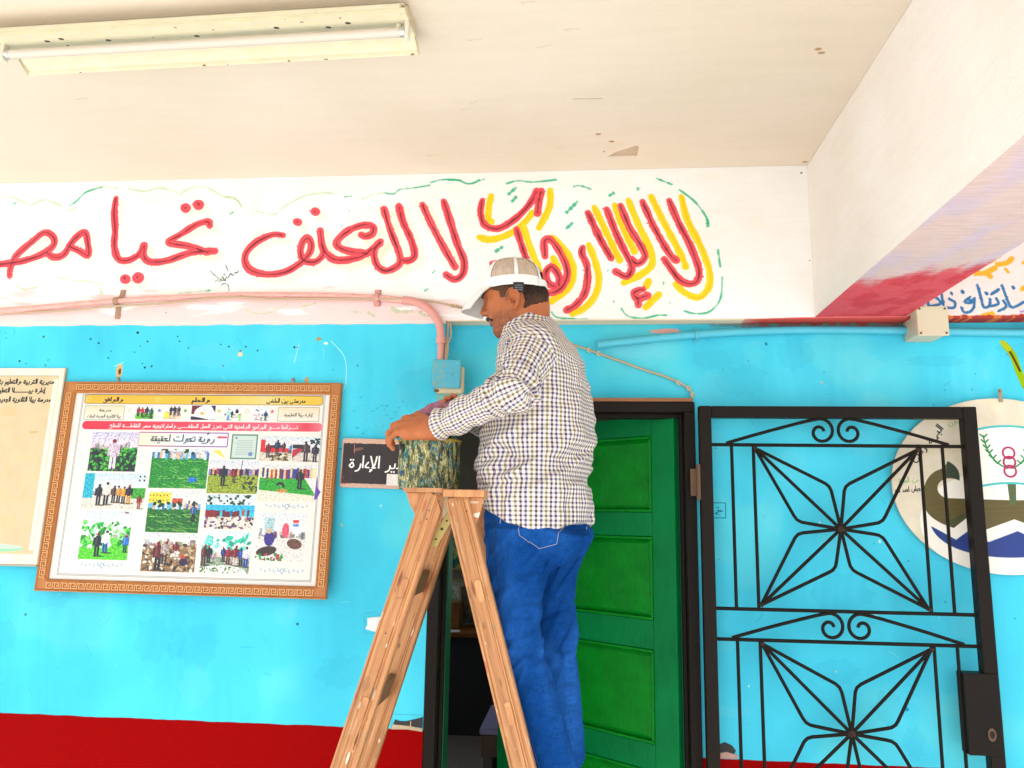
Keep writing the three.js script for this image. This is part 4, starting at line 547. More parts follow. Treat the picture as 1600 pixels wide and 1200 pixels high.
    const ix = Math.round(x), iy = Math.round(y), iw = Math.round(pw), ih = Math.round(ph), im = c.getImageData(ix, iy, iw, ih), d = im.data;  // printed grain, tone and colour breakup
    for (let b = 0; b < ih; b++) for (let a = 0; a < iw; a++) { const o = (b * iw + a) * 4, n = 0.30 * fbm((a + ix) / 22, (b + iy) / 15, 5) + 0.16 * n2((a + ix) / 4.2, (b + iy) / 3.4), hv = 0.12 * n2((a + ix) / 13 + 40, (b + iy) / 11), lum = (d[o] + d[o + 1] + d[o + 2]) / 3, k = lum > 225 ? 0.5 : 1; for (let q = 0; q < 3; q++) { let v = d[o + q] / 255; v = v * (1 + (n + (q - 1) * hv) * k); v = clamp(v); v = v < 0.5 ? 2 * v * v : 1 - 2 * (1 - v) * (1 - v); d[o + q] = clamp(Math.pow(v, 1.15) * 255, 0, 255); } }
    c.putImageData(im, ix, iy);
  };
  const bands = (cols, top, bot, n) => (x, y, w_, h_) => { for (let k = 0; k < n; k++) { c.fillStyle = cols[Math.floor(r() * cols.length)]; c.fillRect(x + k / n * w_, y + h_ * (top + 0.06 * r()), w_ / n + 1, h_ * (bot - top)); } };
  const shrubs = (cols, top, n, s) => (x, y, w_, h_) => { for (let k = 0; k < n; k++) { c.fillStyle = cols[Math.floor(r() * cols.length)]; c.beginPath(); c.ellipse(x + r() * w_, y + h_ * (top + r() * (1 - top)), s * (0.4 + r()), s * (0.3 + r() * 0.5), r() * 3, 0, 7); c.fill(); } };
  const grid = (x, y, w_, h_) => { bands(['#7aa7c8', '#b9cbd6', '#5d7f9a', '#d8dde0', '#c7a796'], 0.06, 0.22, 22)(x, y, w_, h_); shrubs(['#2f6b33', '#1e5a2a'], 0.12, 8, 16)(x, y - h_ * 0.05, w_, h_ * 0.2); c.strokeStyle = 'rgba(205,225,150,0.75)'; c.lineWidth = 2; for (let k = 0; k < 46; k++) { const a = r(), b = Math.pow(r(), 1.2) * 0.7 + 0.3; c.beginPath(); c.moveTo(x + a * w_, y + b * h_); c.lineTo(x + (a + (r() < 0.6 ? 0.16 : 0.04) * (0.5 + b)) * w_, y + (b + (r() < 0.4 ? 0.1 : -0.01)) * h_); c.stroke(); } };
  const K = '#23202a';
  photo(90, 217, 276, 430, '#cdbfd4', '#2f5a26', 0.42, [[0.5, 0.95, 0.8, '#b9a8b8', '#d9c8d2']], (x, y, w_, h_) => { c.strokeStyle = '#8f7a9c'; c.lineWidth = 3; for (const k of [0.1, 0.35, 0.6, 0.85]) { c.beginPath(); c.moveTo(x + k * w_, y); c.lineTo(x + (k - 0.1) * w_, y + 0.4 * h_); c.stroke(); } shrubs(['#16421a', '#2f8a2e', '#0e2410', '#4fa83c', '#1f1a14', '#6fb04a'], 0.42, 190, 13)(x, y, w_, h_); c.fillStyle = '#8a1f30'; c.fillRect(x + 0.4 * w_, y + 0.32 * h_, 0.16 * w_, 0.2 * h_); });
  photo(85, 441, 327, 630, '#cfdde4', '#cfc8bb', 0.62, [[0.26, 0.9, 0.62, K, K], [0.38, 0.88, 0.66, '#cfc6bb', K], [0.5, 0.82, 0.5, '#5a4a3c', K], [0.58, 0.82, 0.5, '#b08a5a', K], [0.66, 0.84, 0.5, '#c9912c', '#3a3026'], [0.74, 0.84, 0.55, '#2a2a34', '#b88a3a'], [0.92, 0.98, 0.4, '#8a3a2a', '#8a3a2a']], (x, y, w_, h_) => { c.fillStyle = '#2aa3b8'; c.fillRect(x, y, w_ * 0.16, h_ * 0.7); c.fillStyle = '#5a9a3a'; c.fillRect(x + 0.78 * w_, y + 0.4 * h_, 0.22 * w_, 0.3 * h_); c.fillStyle = '#4a4650'; for (const [a, b] of [[0.88, 0.05], [0.95, 0.05], [0.88, 0.16], [0.95, 0.16]]) c.fillRect(x + a * w_, y + b * h_, 10, 12); });
  photo(101, 641, 289, 893, '#dfe9e6', '#6dbb3d', 0.55, [[0.36, 0.93, 0.5, '#2a3440', K], [0.52, 0.86, 0.48, '#d5dde6', '#3a56a0'], [0.93, 0.84, 0.36, '#3f78b8', '#2a3a5a']], (x, y, w_, h_) => { shrubs(['#3aa85a', '#7cc86a', '#aee0c0', '#2f8a3a', '#c6ead0'], 0.28, 120, 18)(x, y, w_, h_ * 0.75); c.fillStyle = '#8a7a78'; c.fillRect(x + 0.84 * w_, y + 2, 24, 12); });
  photo(336, 305, 557, 514, '#d5dee6', '#178a2e', 0.2, [], (x, y, w_, h_) => { grid(x, y, w_, h_); c.fillStyle = '#3f7fc0'; c.fillRect(x + 0.68 * w_, y + 0.72 * h_, 0.14 * w_, 0.12 * h_); });
  photo(344, 528, 545, 745, '#e3e2d4', '#1a7a22', 0.38, [[0.88, 0.72, 0.42, '#4a6a8a', K]], (x, y, w_, h_) => { c.fillStyle = '#d9c25a'; c.fillRect(x, y + 0.04 * h_, 0.42 * w_, 0.3 * h_); c.fillStyle = '#5a4a40'; for (let k = 0; k < 12; k++) c.fillRect(x + (k % 6) * 0.065 * w_ + 4, y + (0.1 + 0.12 * Math.floor(k / 6)) * h_, 6, 8); c.fillStyle = '#b86a4a'; c.fillRect(x + 0.45 * w_, y + 0.18 * h_, 0.2 * w_, 0.14 * h_); grid(x, y + h_ * 0.24, w_, h_ * 0.8); });
  photo(344, 750, 547, 946, '#dedbd4', '#8f7c66', 0.3, [[0.3, 0.97, 0.78, '#6a1f26', K], [0.42, 0.8, 0.62, '#9a8f8a', '#55504e'], [0.62, 0.62, 0.42, '#7a2a40', '#c9b8b8']], (x, y, w_, h_) => { shrubs(['#b3a48c', '#6f5f4a', '#d8cfc0', '#4a3f33'], 0.3, 90, 14)(x, y, w_, h_); c.fillStyle = '#4a2f62'; c.beginPath(); c.ellipse(x + 0.78 * w_, y + 0.74 * h_, 26, 22, 0, 0, 7); c.fill(); c.fillStyle = '#b84a50'; c.beginPath(); c.arc(x + 0.76 * w_, y + 0.6 * h_, 11, 0, 7); c.fill(); });
  photo(561, 361, 752, 537, '#dad5dc', '#8f9a3a', 0.42, [[0.3, 0.76, 0.62, '#25252e', K], [0.52, 0.66, 0.42, '#7a3a34', '#6a3a34']], (x, y, w_, h_) => { bands(['#a85a4e', '#6a4a7a', '#c9a08a', '#8a8fb5', '#6b3a3a'], 0.24, 0.42, 26)(x, y, w_, h_); c.strokeStyle = '#3a3030'; c.lineWidth = 4; c.beginPath(); c.moveTo(x + 0.66 * w_, y); c.lineTo(x + 0.64 * w_, y + 0.6 * h_); c.stroke(); shrubs(['#4a5a2a', '#6a6a3a'], 0.5, 14, 14)(x + w_ * 0.72, y, w_ * 0.28, h_ * 0.9); });
  photo(565, 543, 750, 721, '#d8e2ea', '#d2c8bc', 0.6, [], (x, y, w_, h_) => { shrubs(['#3a5a3a', '#4a6a4a'], 0.02, 30, 12)(x, y, w_, h_ * 0.28); c.fillStyle = '#4fa8cf'; c.fillRect(x, y + 0.3 * h_, w_, h_ * 0.28); bands(['#3a7aa0', '#7a3a3a', '#b8503f', '#56b0d0'], 0.44, 0.6, 20)(x, y, w_, h_); c.fillStyle = '#8a2f34'; c.fillRect(x, y + 0.46 * h_, 0.22 * w_, 0.2 * h_); shrubs(['#8f8478', '#5f564e', '#e4ddd2', '#7a5a80'], 0.62, 60, 12)(x, y, w_, h_); });
  photo(566, 731, 749, 946, '#e9efea', '#8f9a8a', 0.62, [[0.06, 0.82, 0.5, '#6a3a2a', '#6a3a2a'], [0.16, 0.76, 0.42, K, K], [0.46, 0.72, 0.36, '#2a4a7a', K], [0.56, 0.78, 0.42, '#8a1f3a', '#7a1f3a'], [0.7, 0.82, 0.5, '#7a2038', '#caa'], [0.82, 0.8, 0.42, '#3a5a9a', K], [0.92, 0.84, 0.5, '#c8c0c8', '#2f5a9a']], (x, y, w_, h_) => { shrubs(['#4fb7a0', '#7fd0c0', '#3a9a8a'], 0.22, 40, 22)(x, y, w_, h_ * 0.6); c.fillStyle = '#dfe2d6'; c.beginPath(); c.ellipse(x + 0.45 * w_, y + h_ * 0.98, w_ * 0.5, h_ * 0.17, 0, 0, 7); c.fill(); shrubs(['#8a8f80', '#5a7a4a'], 0.82, 40, 8)(x, y, w_, h_); });
  photo(745, 230, 870, 361, '#dcd9d8', '#c9bfae', 0.66, [[0.28, 0.86, 0.6, '#7a1f26', K], [0.55, 0.72, 0.6, '#2f4a66', K], [0.75, 0.62, 0.4, '#5a4a40', K], [0.96, 0.66, 0.34, '#2f7ab8', '#24508a']], (x, y, w_, h_) => { c.fillStyle = '#6a4a40'; c.fillRect(x + 0.2 * w_, y + 0.36 * h_, 0.6 * w_, 0.14 * h_); c.fillStyle = '#c8332f'; c.fillRect(x + 0.04 * w_, y + 0.14 * h_, 0.14 * w_, 0.5 * h_); c.fillRect(x + 0.1 * w_, y + 0.48 * h_, 0.8 * w_, 0.16 * h_); shrubs(['#7a6a4a', '#9a8a5a', '#5a5a3a'], 0.72, 40, 9)(x + w_ * 0.3, y, w_ * 0.6, h_); });
  photo(872, 233, 974, 366, '#dfe0e0', '#cdbfb6', 0.6, [[0.5, 0.95, 0.82, '#5a4a3e', '#4f4238'], [0.84, 0.98, 0.74, '#3a2440', '#2a2038']], (x, y, w_, h_) => { c.fillStyle = '#a83a5a'; c.beginPath(); c.moveTo(x, y + 0.5 * h_); c.lineTo(x + 0.5 * w_, y + 0.4 * h_); c.lineTo(x, y + 0.86 * h_); c.fill(); c.fillStyle = '#4a3a3a'; c.fillRect(x, y + 0.3 * h_, 0.4 * w_, 0.16 * h_); shrubs(['#2f5a4a', '#3a3a6a'], 0.24, 10, 10)(x + w_ * 0.6, y, w_ * 0.4, h_ * 0.3); });
  photo(757, 381, 968, 571, '#e6ddd4', '#3f9a2a', 0.36, [[0.72, 0.66, 0.56, '#3a2c2c', '#33282a']], (x, y, w_, h_) => { bands(['#b8664a', '#d9b090', '#8a4a5a', '#5a5a8a', '#e0c8a0'], 0.08, 0.34, 26)(x, y, w_, h_); c.fillStyle = '#dccfba'; c.beginPath(); c.moveTo(x, y + h_ * 0.7); c.lineTo(x + w_, y + h_ * 0.84); c.lineTo(x + w_, y + h_); c.lineTo(x, y + h_); c.fill(); c.fillStyle = '#e3ddd8'; c.beginPath(); c.moveTo(x + w_ * 0.8, y + h_ * 0.36); c.lineTo(x + w_, y + h_ * 0.36); c.lineTo(x + w_, y + h_ * 0.8); c.fill(); c.strokeStyle = '#4a3a2a'; c.lineWidth = 14; c.beginPath(); c.arc(x + 0.38 * w_, y + 0.6 * h_, 20, 3.4, 6.6); c.stroke(); c.fillStyle = '#b08f62'; c.beginPath(); c.ellipse(x + 0.42 * w_, y + 0.72 * h_, 34, 12, 0, 0, 7); c.fill(); });
  c.fillStyle = '#6a3aa8'; c.beginPath(); [[972, 430], [978, 500], [990, 520], [976, 560], [968, 560], [970, 500]].forEach(([u, v], i) => c[i ? 'lineTo' : 'moveTo'](X(u), Y(v))); c.fill();
  photo(767, 633, 948, 877, '#ece6e4', '#d8cfca', 0.5, [], (x, y, w_, h_) => { c.fillStyle = '#9fb8bc'; c.fillRect(x + 0.14 * w_, y + 0.1 * h_, 0.2 * w_, 0.28 * h_); c.fillStyle = '#d86a78'; c.beginPath(); c.ellipse(x + 0.58 * w_, y + 0.36 * h_, 22, 44, 0, 0, 7); c.fill(); c.fillStyle = '#7a8ac0'; c.fillRect(x + 0.72 * w_, y + 0.22 * h_, 0.12 * w_, 0.06 * h_); c.fillStyle = '#d04a50'; c.fillRect(x + 0.72 * w_, y + 0.14 * h_, 0.12 * w_, 0.06 * h_); c.fillStyle = '#5a4a8a'; c.beginPath(); c.ellipse(x + 0.26 * w_, y + 0.54 * h_, 32, 44, 0, 0, 7); c.fill(); c.fillStyle = '#b8a48a'; c.beginPath(); c.arc(x + 0.25 * w_, y + 0.38 * h_, 16, 0, 7); c.fill(); c.fillStyle = '#5a4634'; c.beginPath(); c.ellipse(x + 0.22 * w_, y + 0.8 * h_, 62, 28, -0.2, 0, 7); c.fill(); c.fillStyle = '#7a6250'; c.beginPath(); c.ellipse(x + 0.78 * w_, y + 0.64 * h_, 46, 30, 0.2, 0, 7); c.fill(); shrubs(['#3a8a4a', '#4f9a5a', '#a05a6a', '#6a4a3a'], 0.86, 26, 12)(x, y, w_ * 0.6, h_); });
  photo(250, 66, 322, 143, '#dfe6ea', '#6fae2f', 0.6, [[0.14, 0.8, 0.7, '#8a2f34', K], [0.36, 0.82, 0.7, '#b8202c', K], [0.6, 0.84, 0.76, K, K], [0.85, 0.95, 0.8, '#2a6a5a', K]]);
  photo(362, 68, 428, 142, '#e6e2dc', '#cfb59a', 0.55, [[0.4, 0.7, 0.66, '#2f2a30', K], [0.62, 0.7, 0.7, K, K], [0.86, 0.72, 0.7, '#55443c', K]], (x, y, w_, h_) => { c.fillStyle = '#e5d34a'; c.fillRect(x, y + 0.5 * h_, 0.3 * w_, 0.4 * h_); });
  photo(469, 66, 562, 145, '#e9e6e4', '#e9e6e4', 0.9, [], (x, y, w_, h_) => { c.fillStyle = '#7a2440'; c.beginPath(); c.moveTo(x, y); c.lineTo(x + 0.5 * w_, y); c.quadraticCurveTo(x + 0.1 * w_, y + 0.2 * h_, x + 0.12 * w_, y + 0.6 * h_); c.lineTo(x, y + 0.6 * h_); c.fill(); c.fillStyle = '#2a2a52'; c.beginPath(); c.moveTo(x, y + 0.75 * h_); c.quadraticCurveTo(x + 0.5 * w_, y + 0.85 * h_, x + 0.75 * w_, y + h_); c.lineTo(x, y + h_); c.fill(); c.fillStyle = '#4a4468'; c.beginPath(); c.moveTo(x + w_, y); c.lineTo(x + w_, y + 0.5 * h_); c.lineTo(x + 0.8 * w_, y); c.fill(); c.fillStyle = '#c9a86a'; c.beginPath(); c.ellipse(x + 0.46 * w_, y + 0.55 * h_, 14, 10, 0, 0, 7); c.fill(); });
  photo(592, 70, 663, 148, '#eef0ec', '#e4eadc', 0.6, [[0.3, 0.94, 0.8, '#9fcfc0', '#4f8fc0'], [0.5, 0.78, 0.5, '#3a3040', K], [0.76, 0.72, 0.6, '#23222e', '#e8e6e2'], [0.95, 1.0, 0.5, '#8fc83a', '#8fc83a']]);
  photo(706, 74, 771, 148, '#e6eaf0', '#e9e4e6', 0.6, [[0.24, 0.9, 0.8, '#e0c8d8', '#d8b0c0'], [0.55, 0.98, 0.3, '#3a9a3a', K], [0.8, 0.95, 0.72, '#2f4a72', '#2a3a56']], (x, y, w_, h_) => { c.fillStyle = '#2a3a8a'; c.fillRect(x + 0.2 * w_, y + 0.2 * h_, 0.2 * w_, 0.08 * h_); });
  // certificate
  { const x = X(636), y = Y(220), pw = X(102), ph = Y(136); c.fillStyle = '#cfe0d6'; c.fillRect(x, y, pw, ph); c.strokeStyle = '#5f8a74'; c.lineWidth = 9; c.strokeRect(x + 6, y + 6, pw - 12, ph - 12); c.strokeStyle = 'rgba(50,90,110,0.6)'; c.lineWidth = 2; for (let k = 0; k < 9; k++) { c.beginPath(); c.moveTo(x + 40 - 6 * (k % 3), y + 40 + k * 11); c.lineTo(x + pw - 30, y + 40 + k * 11); c.stroke(); } c.fillStyle = 'rgba(70,110,190,0.7)'; c.beginPath(); c.arc(x + pw - 40, y + ph - 34, 14, 0, 7); c.fill(); c.fillStyle = '#3a4a6a'; c.fillRect(x + 26, y + 20, 10, 10); }
  for (const [u0, u1, v] of [[103, 290, 918], [786, 956, 922], [768, 970, 594]]) { c.strokeStyle = '#3f8fc8'; c.lineWidth = 3; const m = (u0 + u1) / 2; for (const s of [-1, 1]) for (let k = 0; k < 5; k++) { c.beginPath(); c.arc(X(m + s * (12 + k * 16)), Y(v + (k % 2 ? 4 : -2)), 9 - k, 0.4, 4.6); c.stroke(); } c.beginPath(); c.moveTo(X(m), Y(v + 20)); c.lineTo(X(m - 8), Y(v)); c.lineTo(X(m), Y(v - 8)); c.lineTo(X(m + 8), Y(v)); c.closePath(); c.stroke(); }
  mottle(c, w, h, (x, y) => { const k = 1 + 0.012 * n2(x / 2.2, y / 2.2) + 0.012 * fbm(x / 300, y / 300, 3); return k; });
});
{
  const W = 1.148, H = 0.823, t = thing('framed_poster', 'framed poster of school photos in gold meander frame', 'framed poster', [-1.516, 1.7265, 0.03]);
  t.rotation.x = -0.05; t.rotation.z = -0.004;
  const fw = 0.046, fm = mat(0xffffff, 0.5, { map: rep(woodMap('#b87434', '#85481c', 3, { w: 128, h: 512 }), 4, 1), bumpMap: rep(GRAIN, 1, 1), bumpScale: 0.0006 }); fm.map.wrapS = fm.map.wrapT = THREE.RepeatWrapping;
  const relief = mat([0.62, 0.30, 0.095], 0.42);
  const side = (len, horiz) => {  // mitred moulding: outer and inner bead, flat between
    const prof = new THREE.Shape([[0, 0], [0, 0.018], [0.004, 0.021], [0.008, 0.016], [0.036, 0.016], [0.040, 0.019], [fw, 0.012], [fw, 0]].map((q) => new THREE.Vector2(...q)));
    const g = new THREE.ExtrudeGeometry(prof, { depth: len, bevelEnabled: false, steps: 1 }), p = g.attributes.position;
    for (let i = 0; i < p.count; i++) { const k = p.getZ(i) > len / 2 ? len - p.getX(i) : p.getX(i); p.setZ(i, k); }
    // local x: in from the edge, y: out of the wall, z: along
    g.computeVertexNormals(); return g;
  };
  const place = (g, m) => { g.applyMatrix4(m); return metreUV(toCreasedNormals(g.index ? g.toNonIndexed() : g, 0.5)); };
  const basis = (a, b, c, o) => new THREE.Matrix4().makeBasis(V(...a), V(...b), V(...c)).setPosition(...o);
  const mats = [[W, basis([0, -1, 0], [0, 0, 1], [-1, 0, 0], [W / 2, H / 2, -0.008])], [W, basis([0, 1, 0], [0, 0, 1], [1, 0, 0], [-W / 2, -H / 2, -0.008])], [H, basis([1, 0, 0], [0, 0, 1], [0, -1, 0], [-W / 2, H / 2, -0.008])], [H, basis([-1, 0, 0], [0, 0, 1], [0, 1, 0], [W / 2, -H / 2, -0.008])]];
  for (const [len, m] of mats) {
    const s = obj('frame_side', place(side(len), m), fm, t);
    // raised meander
    const n = Math.round((len - 2 * fw) / 0.0335), st = (len - 2 * fw) / n, parts = [], q = (x0, x1, z0, z1) => { const b = new THREE.BoxGeometry(x1 - x0, 0.0052, z1 - z0); b.translate((x0 + x1) / 2, 0.0172, (z0 + z1) / 2); parts.push(b); };
    for (let k = 0; k < n; k++) { const z = fw + k * st, l = 0.0036; q(0.0105, 0.0105 + l, z, z + st * 0.86); q(0.0105 + l, 0.034, z, z + l); q(0.034 - l, 0.034, z + l, z + st * 0.62); q(0.0185, 0.034 - l, z + st * 0.62 - l, z + st * 0.62); q(0.0185, 0.0185 + l, z + st * 0.26, z + st * 0.62 - l); q(0.034 - l, 0.034, z + st * 0.78, z + st); q(0.0141, 0.034 - l, z + st * 0.86 - l, z + st * 0.86); }
    const g = mergeGeometries(parts); g.applyMatrix4(m);
    const o = obj('meander', g, relief, s); o.userData.kind = 'stuff';
  }
  const sheet = new THREE.PlaneGeometry(W - 2 * fw + 0.004, H - 2 * fw + 0.004); sheet.translate(0, 0, -0.001);
  obj('poster_sheet', sheet, mat('#e2dfd9', 0.22, { map: POSTER }), t);
  obj('backing_board', bx(W - 0.01, H - 0.01, 0.005, 0, 0, -0.0105, 0), mat([0.2, 0.13, 0.07], 0.9), t);
  for (const x of [-0.36, 0.37]) obj('hanger', [bx(0.012, 0.03, 0.003, x, H / 2 + 0.008, -0.004, 0.001), rod([x, H / 2 + 0.016, -0.006], [x, H / 2 + 0.016, 0.004], 0.003, 8)], mat([0.3, 0.26, 0.2], 0.4, { metalness: 0.7 }), t);
}
{
  const W = 0.262, H = 0.186, t = thing('office_sign', 'dark brown sign with white script beside the paint bucket', 'sign', [-0.926 + W / 2, 1.822, 0.008]);
  t.rotation.z = -0.02;
  const map = canvasTex(786, 558, (c, w, h) => {
    c.fillStyle = '#c8a088'; c.fillRect(0, 0, w, h);
    c.fillStyle = '#20100c'; c.beginPath(); for (let k = 0; k <= 160; k++) { const s = k / 40, e = s % 1, d = 12 + 9 * fbm(k * 0.35, 3, 3); const [x, y] = s < 1 ? [d + e * (w - 2 * d), 40 + d] : s < 2 ? [w - d, 40 + d + e * (h - 80 - d)] : s < 3 ? [w - d - e * (w - 2 * d), h - 38 - d * 0.4] : [d, h - 38 - e * (h - 78)]; c[k ? 'lineTo' : 'moveTo'](x, y); } c.fill();
    const r = rng(9);
    for (let k = 0; k < 320; k++) { const a = r() * w, b = h - 40 - Math.pow(r(), 2.2) * 160, q = r(); c.fillStyle = q < 0.5 ? 'rgba(130,70,55,0.55)' : 'rgba(70,35,28,0.6)'; const cx2 = r() < 0.6 ? Math.pow(r(), 2) * 130 + 8 : a; c.beginPath(); c.ellipse(cx2, b, 1 + r() * 8, 1 + r() * 5, r() * 3, 0, 7); c.fill(); }
    c.fillStyle = 'rgba(150,95,75,0.7)'; c.beginPath(); c.ellipse(190, 120, 60, 18, -0.2, 0, 7); c.fill();
    c.strokeStyle = '#f3ede2'; arabic(c, 'مدير الإدارة', w - 20, 330, 170, 17, 690);
    c.fillStyle = '#ded6cb'; c.fillRect(545, 395, 150, 130); c.strokeStyle = 'rgba(215,110,100,0.8)'; c.lineWidth = 8; c.beginPath(); c.moveTo(140, 60); c.lineTo(146, 170); c.stroke();
    mottle(c, w, h, (x, y) => 1 + 0.16 * fbm(x / 30, y / 24, 4));
  });
  const sh = new THREE.Shape(), rd = 0.012, a = W / 2, b = H / 2; sh.moveTo(-a + rd, -b); sh.lineTo(a - rd, -b); sh.quadraticCurveTo(a, -b, a, -b + rd); sh.lineTo(a, b - rd); sh.quadraticCurveTo(a, b, a - rd, b); sh.lineTo(-a + rd, b); sh.quadraticCurveTo(-a, b, -a, b - rd); sh.lineTo(-a, -b + rd); sh.quadraticCurveTo(-a, -b, -a + rd, -b);
  const g = new THREE.ExtrudeGeometry(sh, { depth: 0.006, bevelEnabled: true, bevelThickness: 0.003, bevelSize: 0.002, bevelSegments: 2 }); g.translate(0, 0, -0.004);
  const p = g.attributes.position, uv = g.attributes.uv; for (let i = 0; i < p.count; i++) uv.setXY(i, (p.getX(i) + a) / W, (p.getY(i) + b) / H);
  obj('plate', g, mat(0xffffff, 0.5, { map, bumpMap: rep(SPECK, 3, 2), bumpScale: 0.0008 }), t);
}
// ------------------------------------------------------------------ conduits, boxes, cables, lamp
const PINK = mat([0.70, 0.30, 0.25], 0.55, { bumpMap: rep(SPECK, 8, 2), bumpScale: 0.0006 }), BLUEP = mat([0.07, 0.46, 0.58], 0.4, { bumpMap: rep(SPECK, 8, 2), bumpScale: 0.0005 });
const pinkMap = canvasTex(512, 64, (c, w, h) => { c.fillStyle = '#e3a99c'; c.fillRect(0, 0, w, h); mottle(c, w, h, (x, y) => { const k = 1 + 0.10 * fbm(x / 30, y / 9, 4), s = smooth(0.35, 0.6, fbm(x / 14 + 5, y / 6, 3)); return [k * (1 - 0.12 * s), k * (1 - 0.4 * s), k * (1 - 0.45 * s)]; }); });
const PIPE = mat(0xffffff, 0.5, { map: pinkMap });
{
  const t = thing('wall_conduit', 'pink painted pipe along white wall bending down to blue junction box', 'conduit');
  obj('pipe', tube([[-2.9, 2.405, 0.016], [-2.404, 2.440, 0.016], [-2.126, 2.460, 0.017], [-1.906, 2.476, 0.018], [-1.445, 2.496, 0.018], [-1.045, 2.493, 0.017], [-0.809, 2.481, 0.016], [-0.70, 2.470, 0.016]], 0.0125, 90, 12), PIPE, t);
  obj('elbow', tube([[-0.71, 2.471, 0.018], [-0.665, 2.465, 0.018], [-0.615, 2.442, 0.018], [-0.576, 2.402, 0.018], [-0.557, 2.36, 0.018], [-0.551, 2.31, 0.018], [-0.551, 2.296, 0.018]], 0.0155, 50, 14), PINK, t);
  obj('collar', [rod([-0.551, 2.318, 0.018], [-0.551, 2.294, 0.018], 0.0185, 16)], PINK, t);
  obj('pipe', rod([-0.551, 2.3, 0.018], [-0.551, 2.215, 0.018], 0.0125, 14), PINK, t);
  const rust = mat([0.42, 0.24, 0.15], 0.8, { bumpMap: rep(SPECK, 30, 30), bumpScale: 0.0008 });
  const clamp1 = (x, y, m, y0, y1, tilt) => { const g = [tube([[x + tilt, y1, 0.004], [x + tilt * 0.6, y + 0.022, 0.005], [x, y + 0.013, 0.026], [x, y, 0.032], [x, y - 0.013, 0.026], [x, y - 0.02, 0.005], [x, y0, 0.004]], 0.0025, 30, 6)]; g[0].translate(-x, 0, 0); g[0].scale(5, 1, 1); g[0].translate(x, 0, 0); obj('pipe_clamp', g[0], m, t); };
  clamp1(-1.906, 2.476, rust, 2.405, 2.528, 0.003); clamp1(-0.816, 2.481, PINK, 2.450, 2.518, 0.0);
}
{
  const cord = mat([0.50, 0.36, 0.22], 0.7), t = thing('cord', 'thin tan cord slung under the pink pipe on white wall', 'cord');
  obj('strand', tube([[-2.9, 2.392, 0.008], [-2.404, 2.428, 0.008], [-2.1, 2.436, 0.03], [-1.904, 2.452, 0.03], [-1.7, 2.462, 0.03], [-1.444, 2.486, 0.032], [-1.25, 2.477, 0.030], [-1.097, 2.478, 0.028], [-0.783, 2.474, 0.028], [-0.628, 2.471, 0.02], [-0.525, 2.452, 0.012], [-0.474, 2.442, 0.012]], 0.0042, 110, 7), cord, t);
  const w = []; for (let k = 0; k < 5; k++) { const g = new THREE.TorusGeometry(0.0055, 0.0022, 6, 10); g.rotateY(1.3); g.translate(-0.515 + k * 0.010, 2.4495 - k * 0.0022, 0.012); w.push(g); } obj('binding', w, cord, t);
  const wires = thing('cable_bundle', 'loose tan wires dropping from ledge into blue junction box', 'cable');
  for (const [dx, sw] of [[0, 0.004], [0.006, -0.003], [0.011, 0.006]]) obj('wire', tube([[-0.532 + dx, 2.386, -0.01], [-0.533 + dx + sw, 2.33, -0.004], [-0.531 + dx * 0.6 - sw, 2.28, 0.004], [-0.532 + dx * 0.5, 2.215, 0.012]], 0.0035, 20, 6), cord, wires);
  const t2 = thing('door_cable', 'old cream cable sagging from behind the man to the door corner', 'cable');
  const cm = mat([0.45, 0.36, 0.22], 0.6);
  obj('strand', tube([[-0.2, 2.36, RZ + 0.004], [-0.010, 2.297, RZ + 0.007], [0.128, 2.247, RZ + 0.007], [0.24, 2.205, RZ + 0.007], [0.325, 2.176, RZ + 0.008], [0.40, 2.139, RZ + 0.010], [0.426, 2.110, RZ + 0.012], [0.420, 2.086, RZ + 0.014], [0.395, 2.076, RZ + 0.016]], 0.0045, 70, 8), cm, t2);
  for (const [x, y] of [[0.03, 2.282], [0.066, 2.269], [0.375, 2.152], [0.414, 2.13], [0.427, 2.105]]) { const g = new THREE.TorusGeometry(0.008, 0.0028, 6, 12); g.rotateY(0.6); g.translate(x, y, RZ + 0.010); obj('clip', g, mat([0.6, 0.52, 0.36], 0.5), t2); }
}
{
  const t = thing('pipe_run', 'blue painted pipe under the ledge above the green door', 'pipe');
  const z = RZ + 0.021;
  const pts = [[0.066, 2.302, z], [0.15, 2.312, z], [0.30, 2.328, z], [0.474, 2.343, z], [0.68, 2.354, z], [0.90, 2.358, z], [1.253, 2.353, z], [1.45, 2.347, z], [1.75, 2.342, z], [2.25, 2.338, z]];
  obj('pipe', tube(pts, 0.0155, 120, 14), BLUEP, t);
  const tor = new THREE.TorusGeometry(0.0128, 0.0034, 8, 20); tor.rotateY(Math.PI / 2 - 0.1); tor.translate(0.066, 2.302, z); obj('pipe_end', tor, BLUEP, t);
  obj('pipe_bore', (() => { const g = new THREE.CircleGeometry(0.0118, 20); g.rotateY(-Math.PI / 2 + 0.1); g.translate(0.0652, 2.302, z); return g; })(), mat([0.01, 0.01, 0.01], 0.9), t);
  const cg = new THREE.TorusGeometry(0.0175, 0.0022, 8, 22, Math.PI); cg.rotateZ(-Math.PI / 2); cg.rotateY(-Math.PI / 2 ); cg.scale(3, 1, 1); cg.translate(0.446, 2.341, z);
  obj('saddle', [cg, box2(0.438, 0.454, 2.353, 2.371, RZ + 0.0005, RZ + 0.004, 0.001), box2(0.438, 0.454, 2.311, 2.327, RZ + 0.0005, RZ + 0.004, 0.001)], BLUEP, t);
}
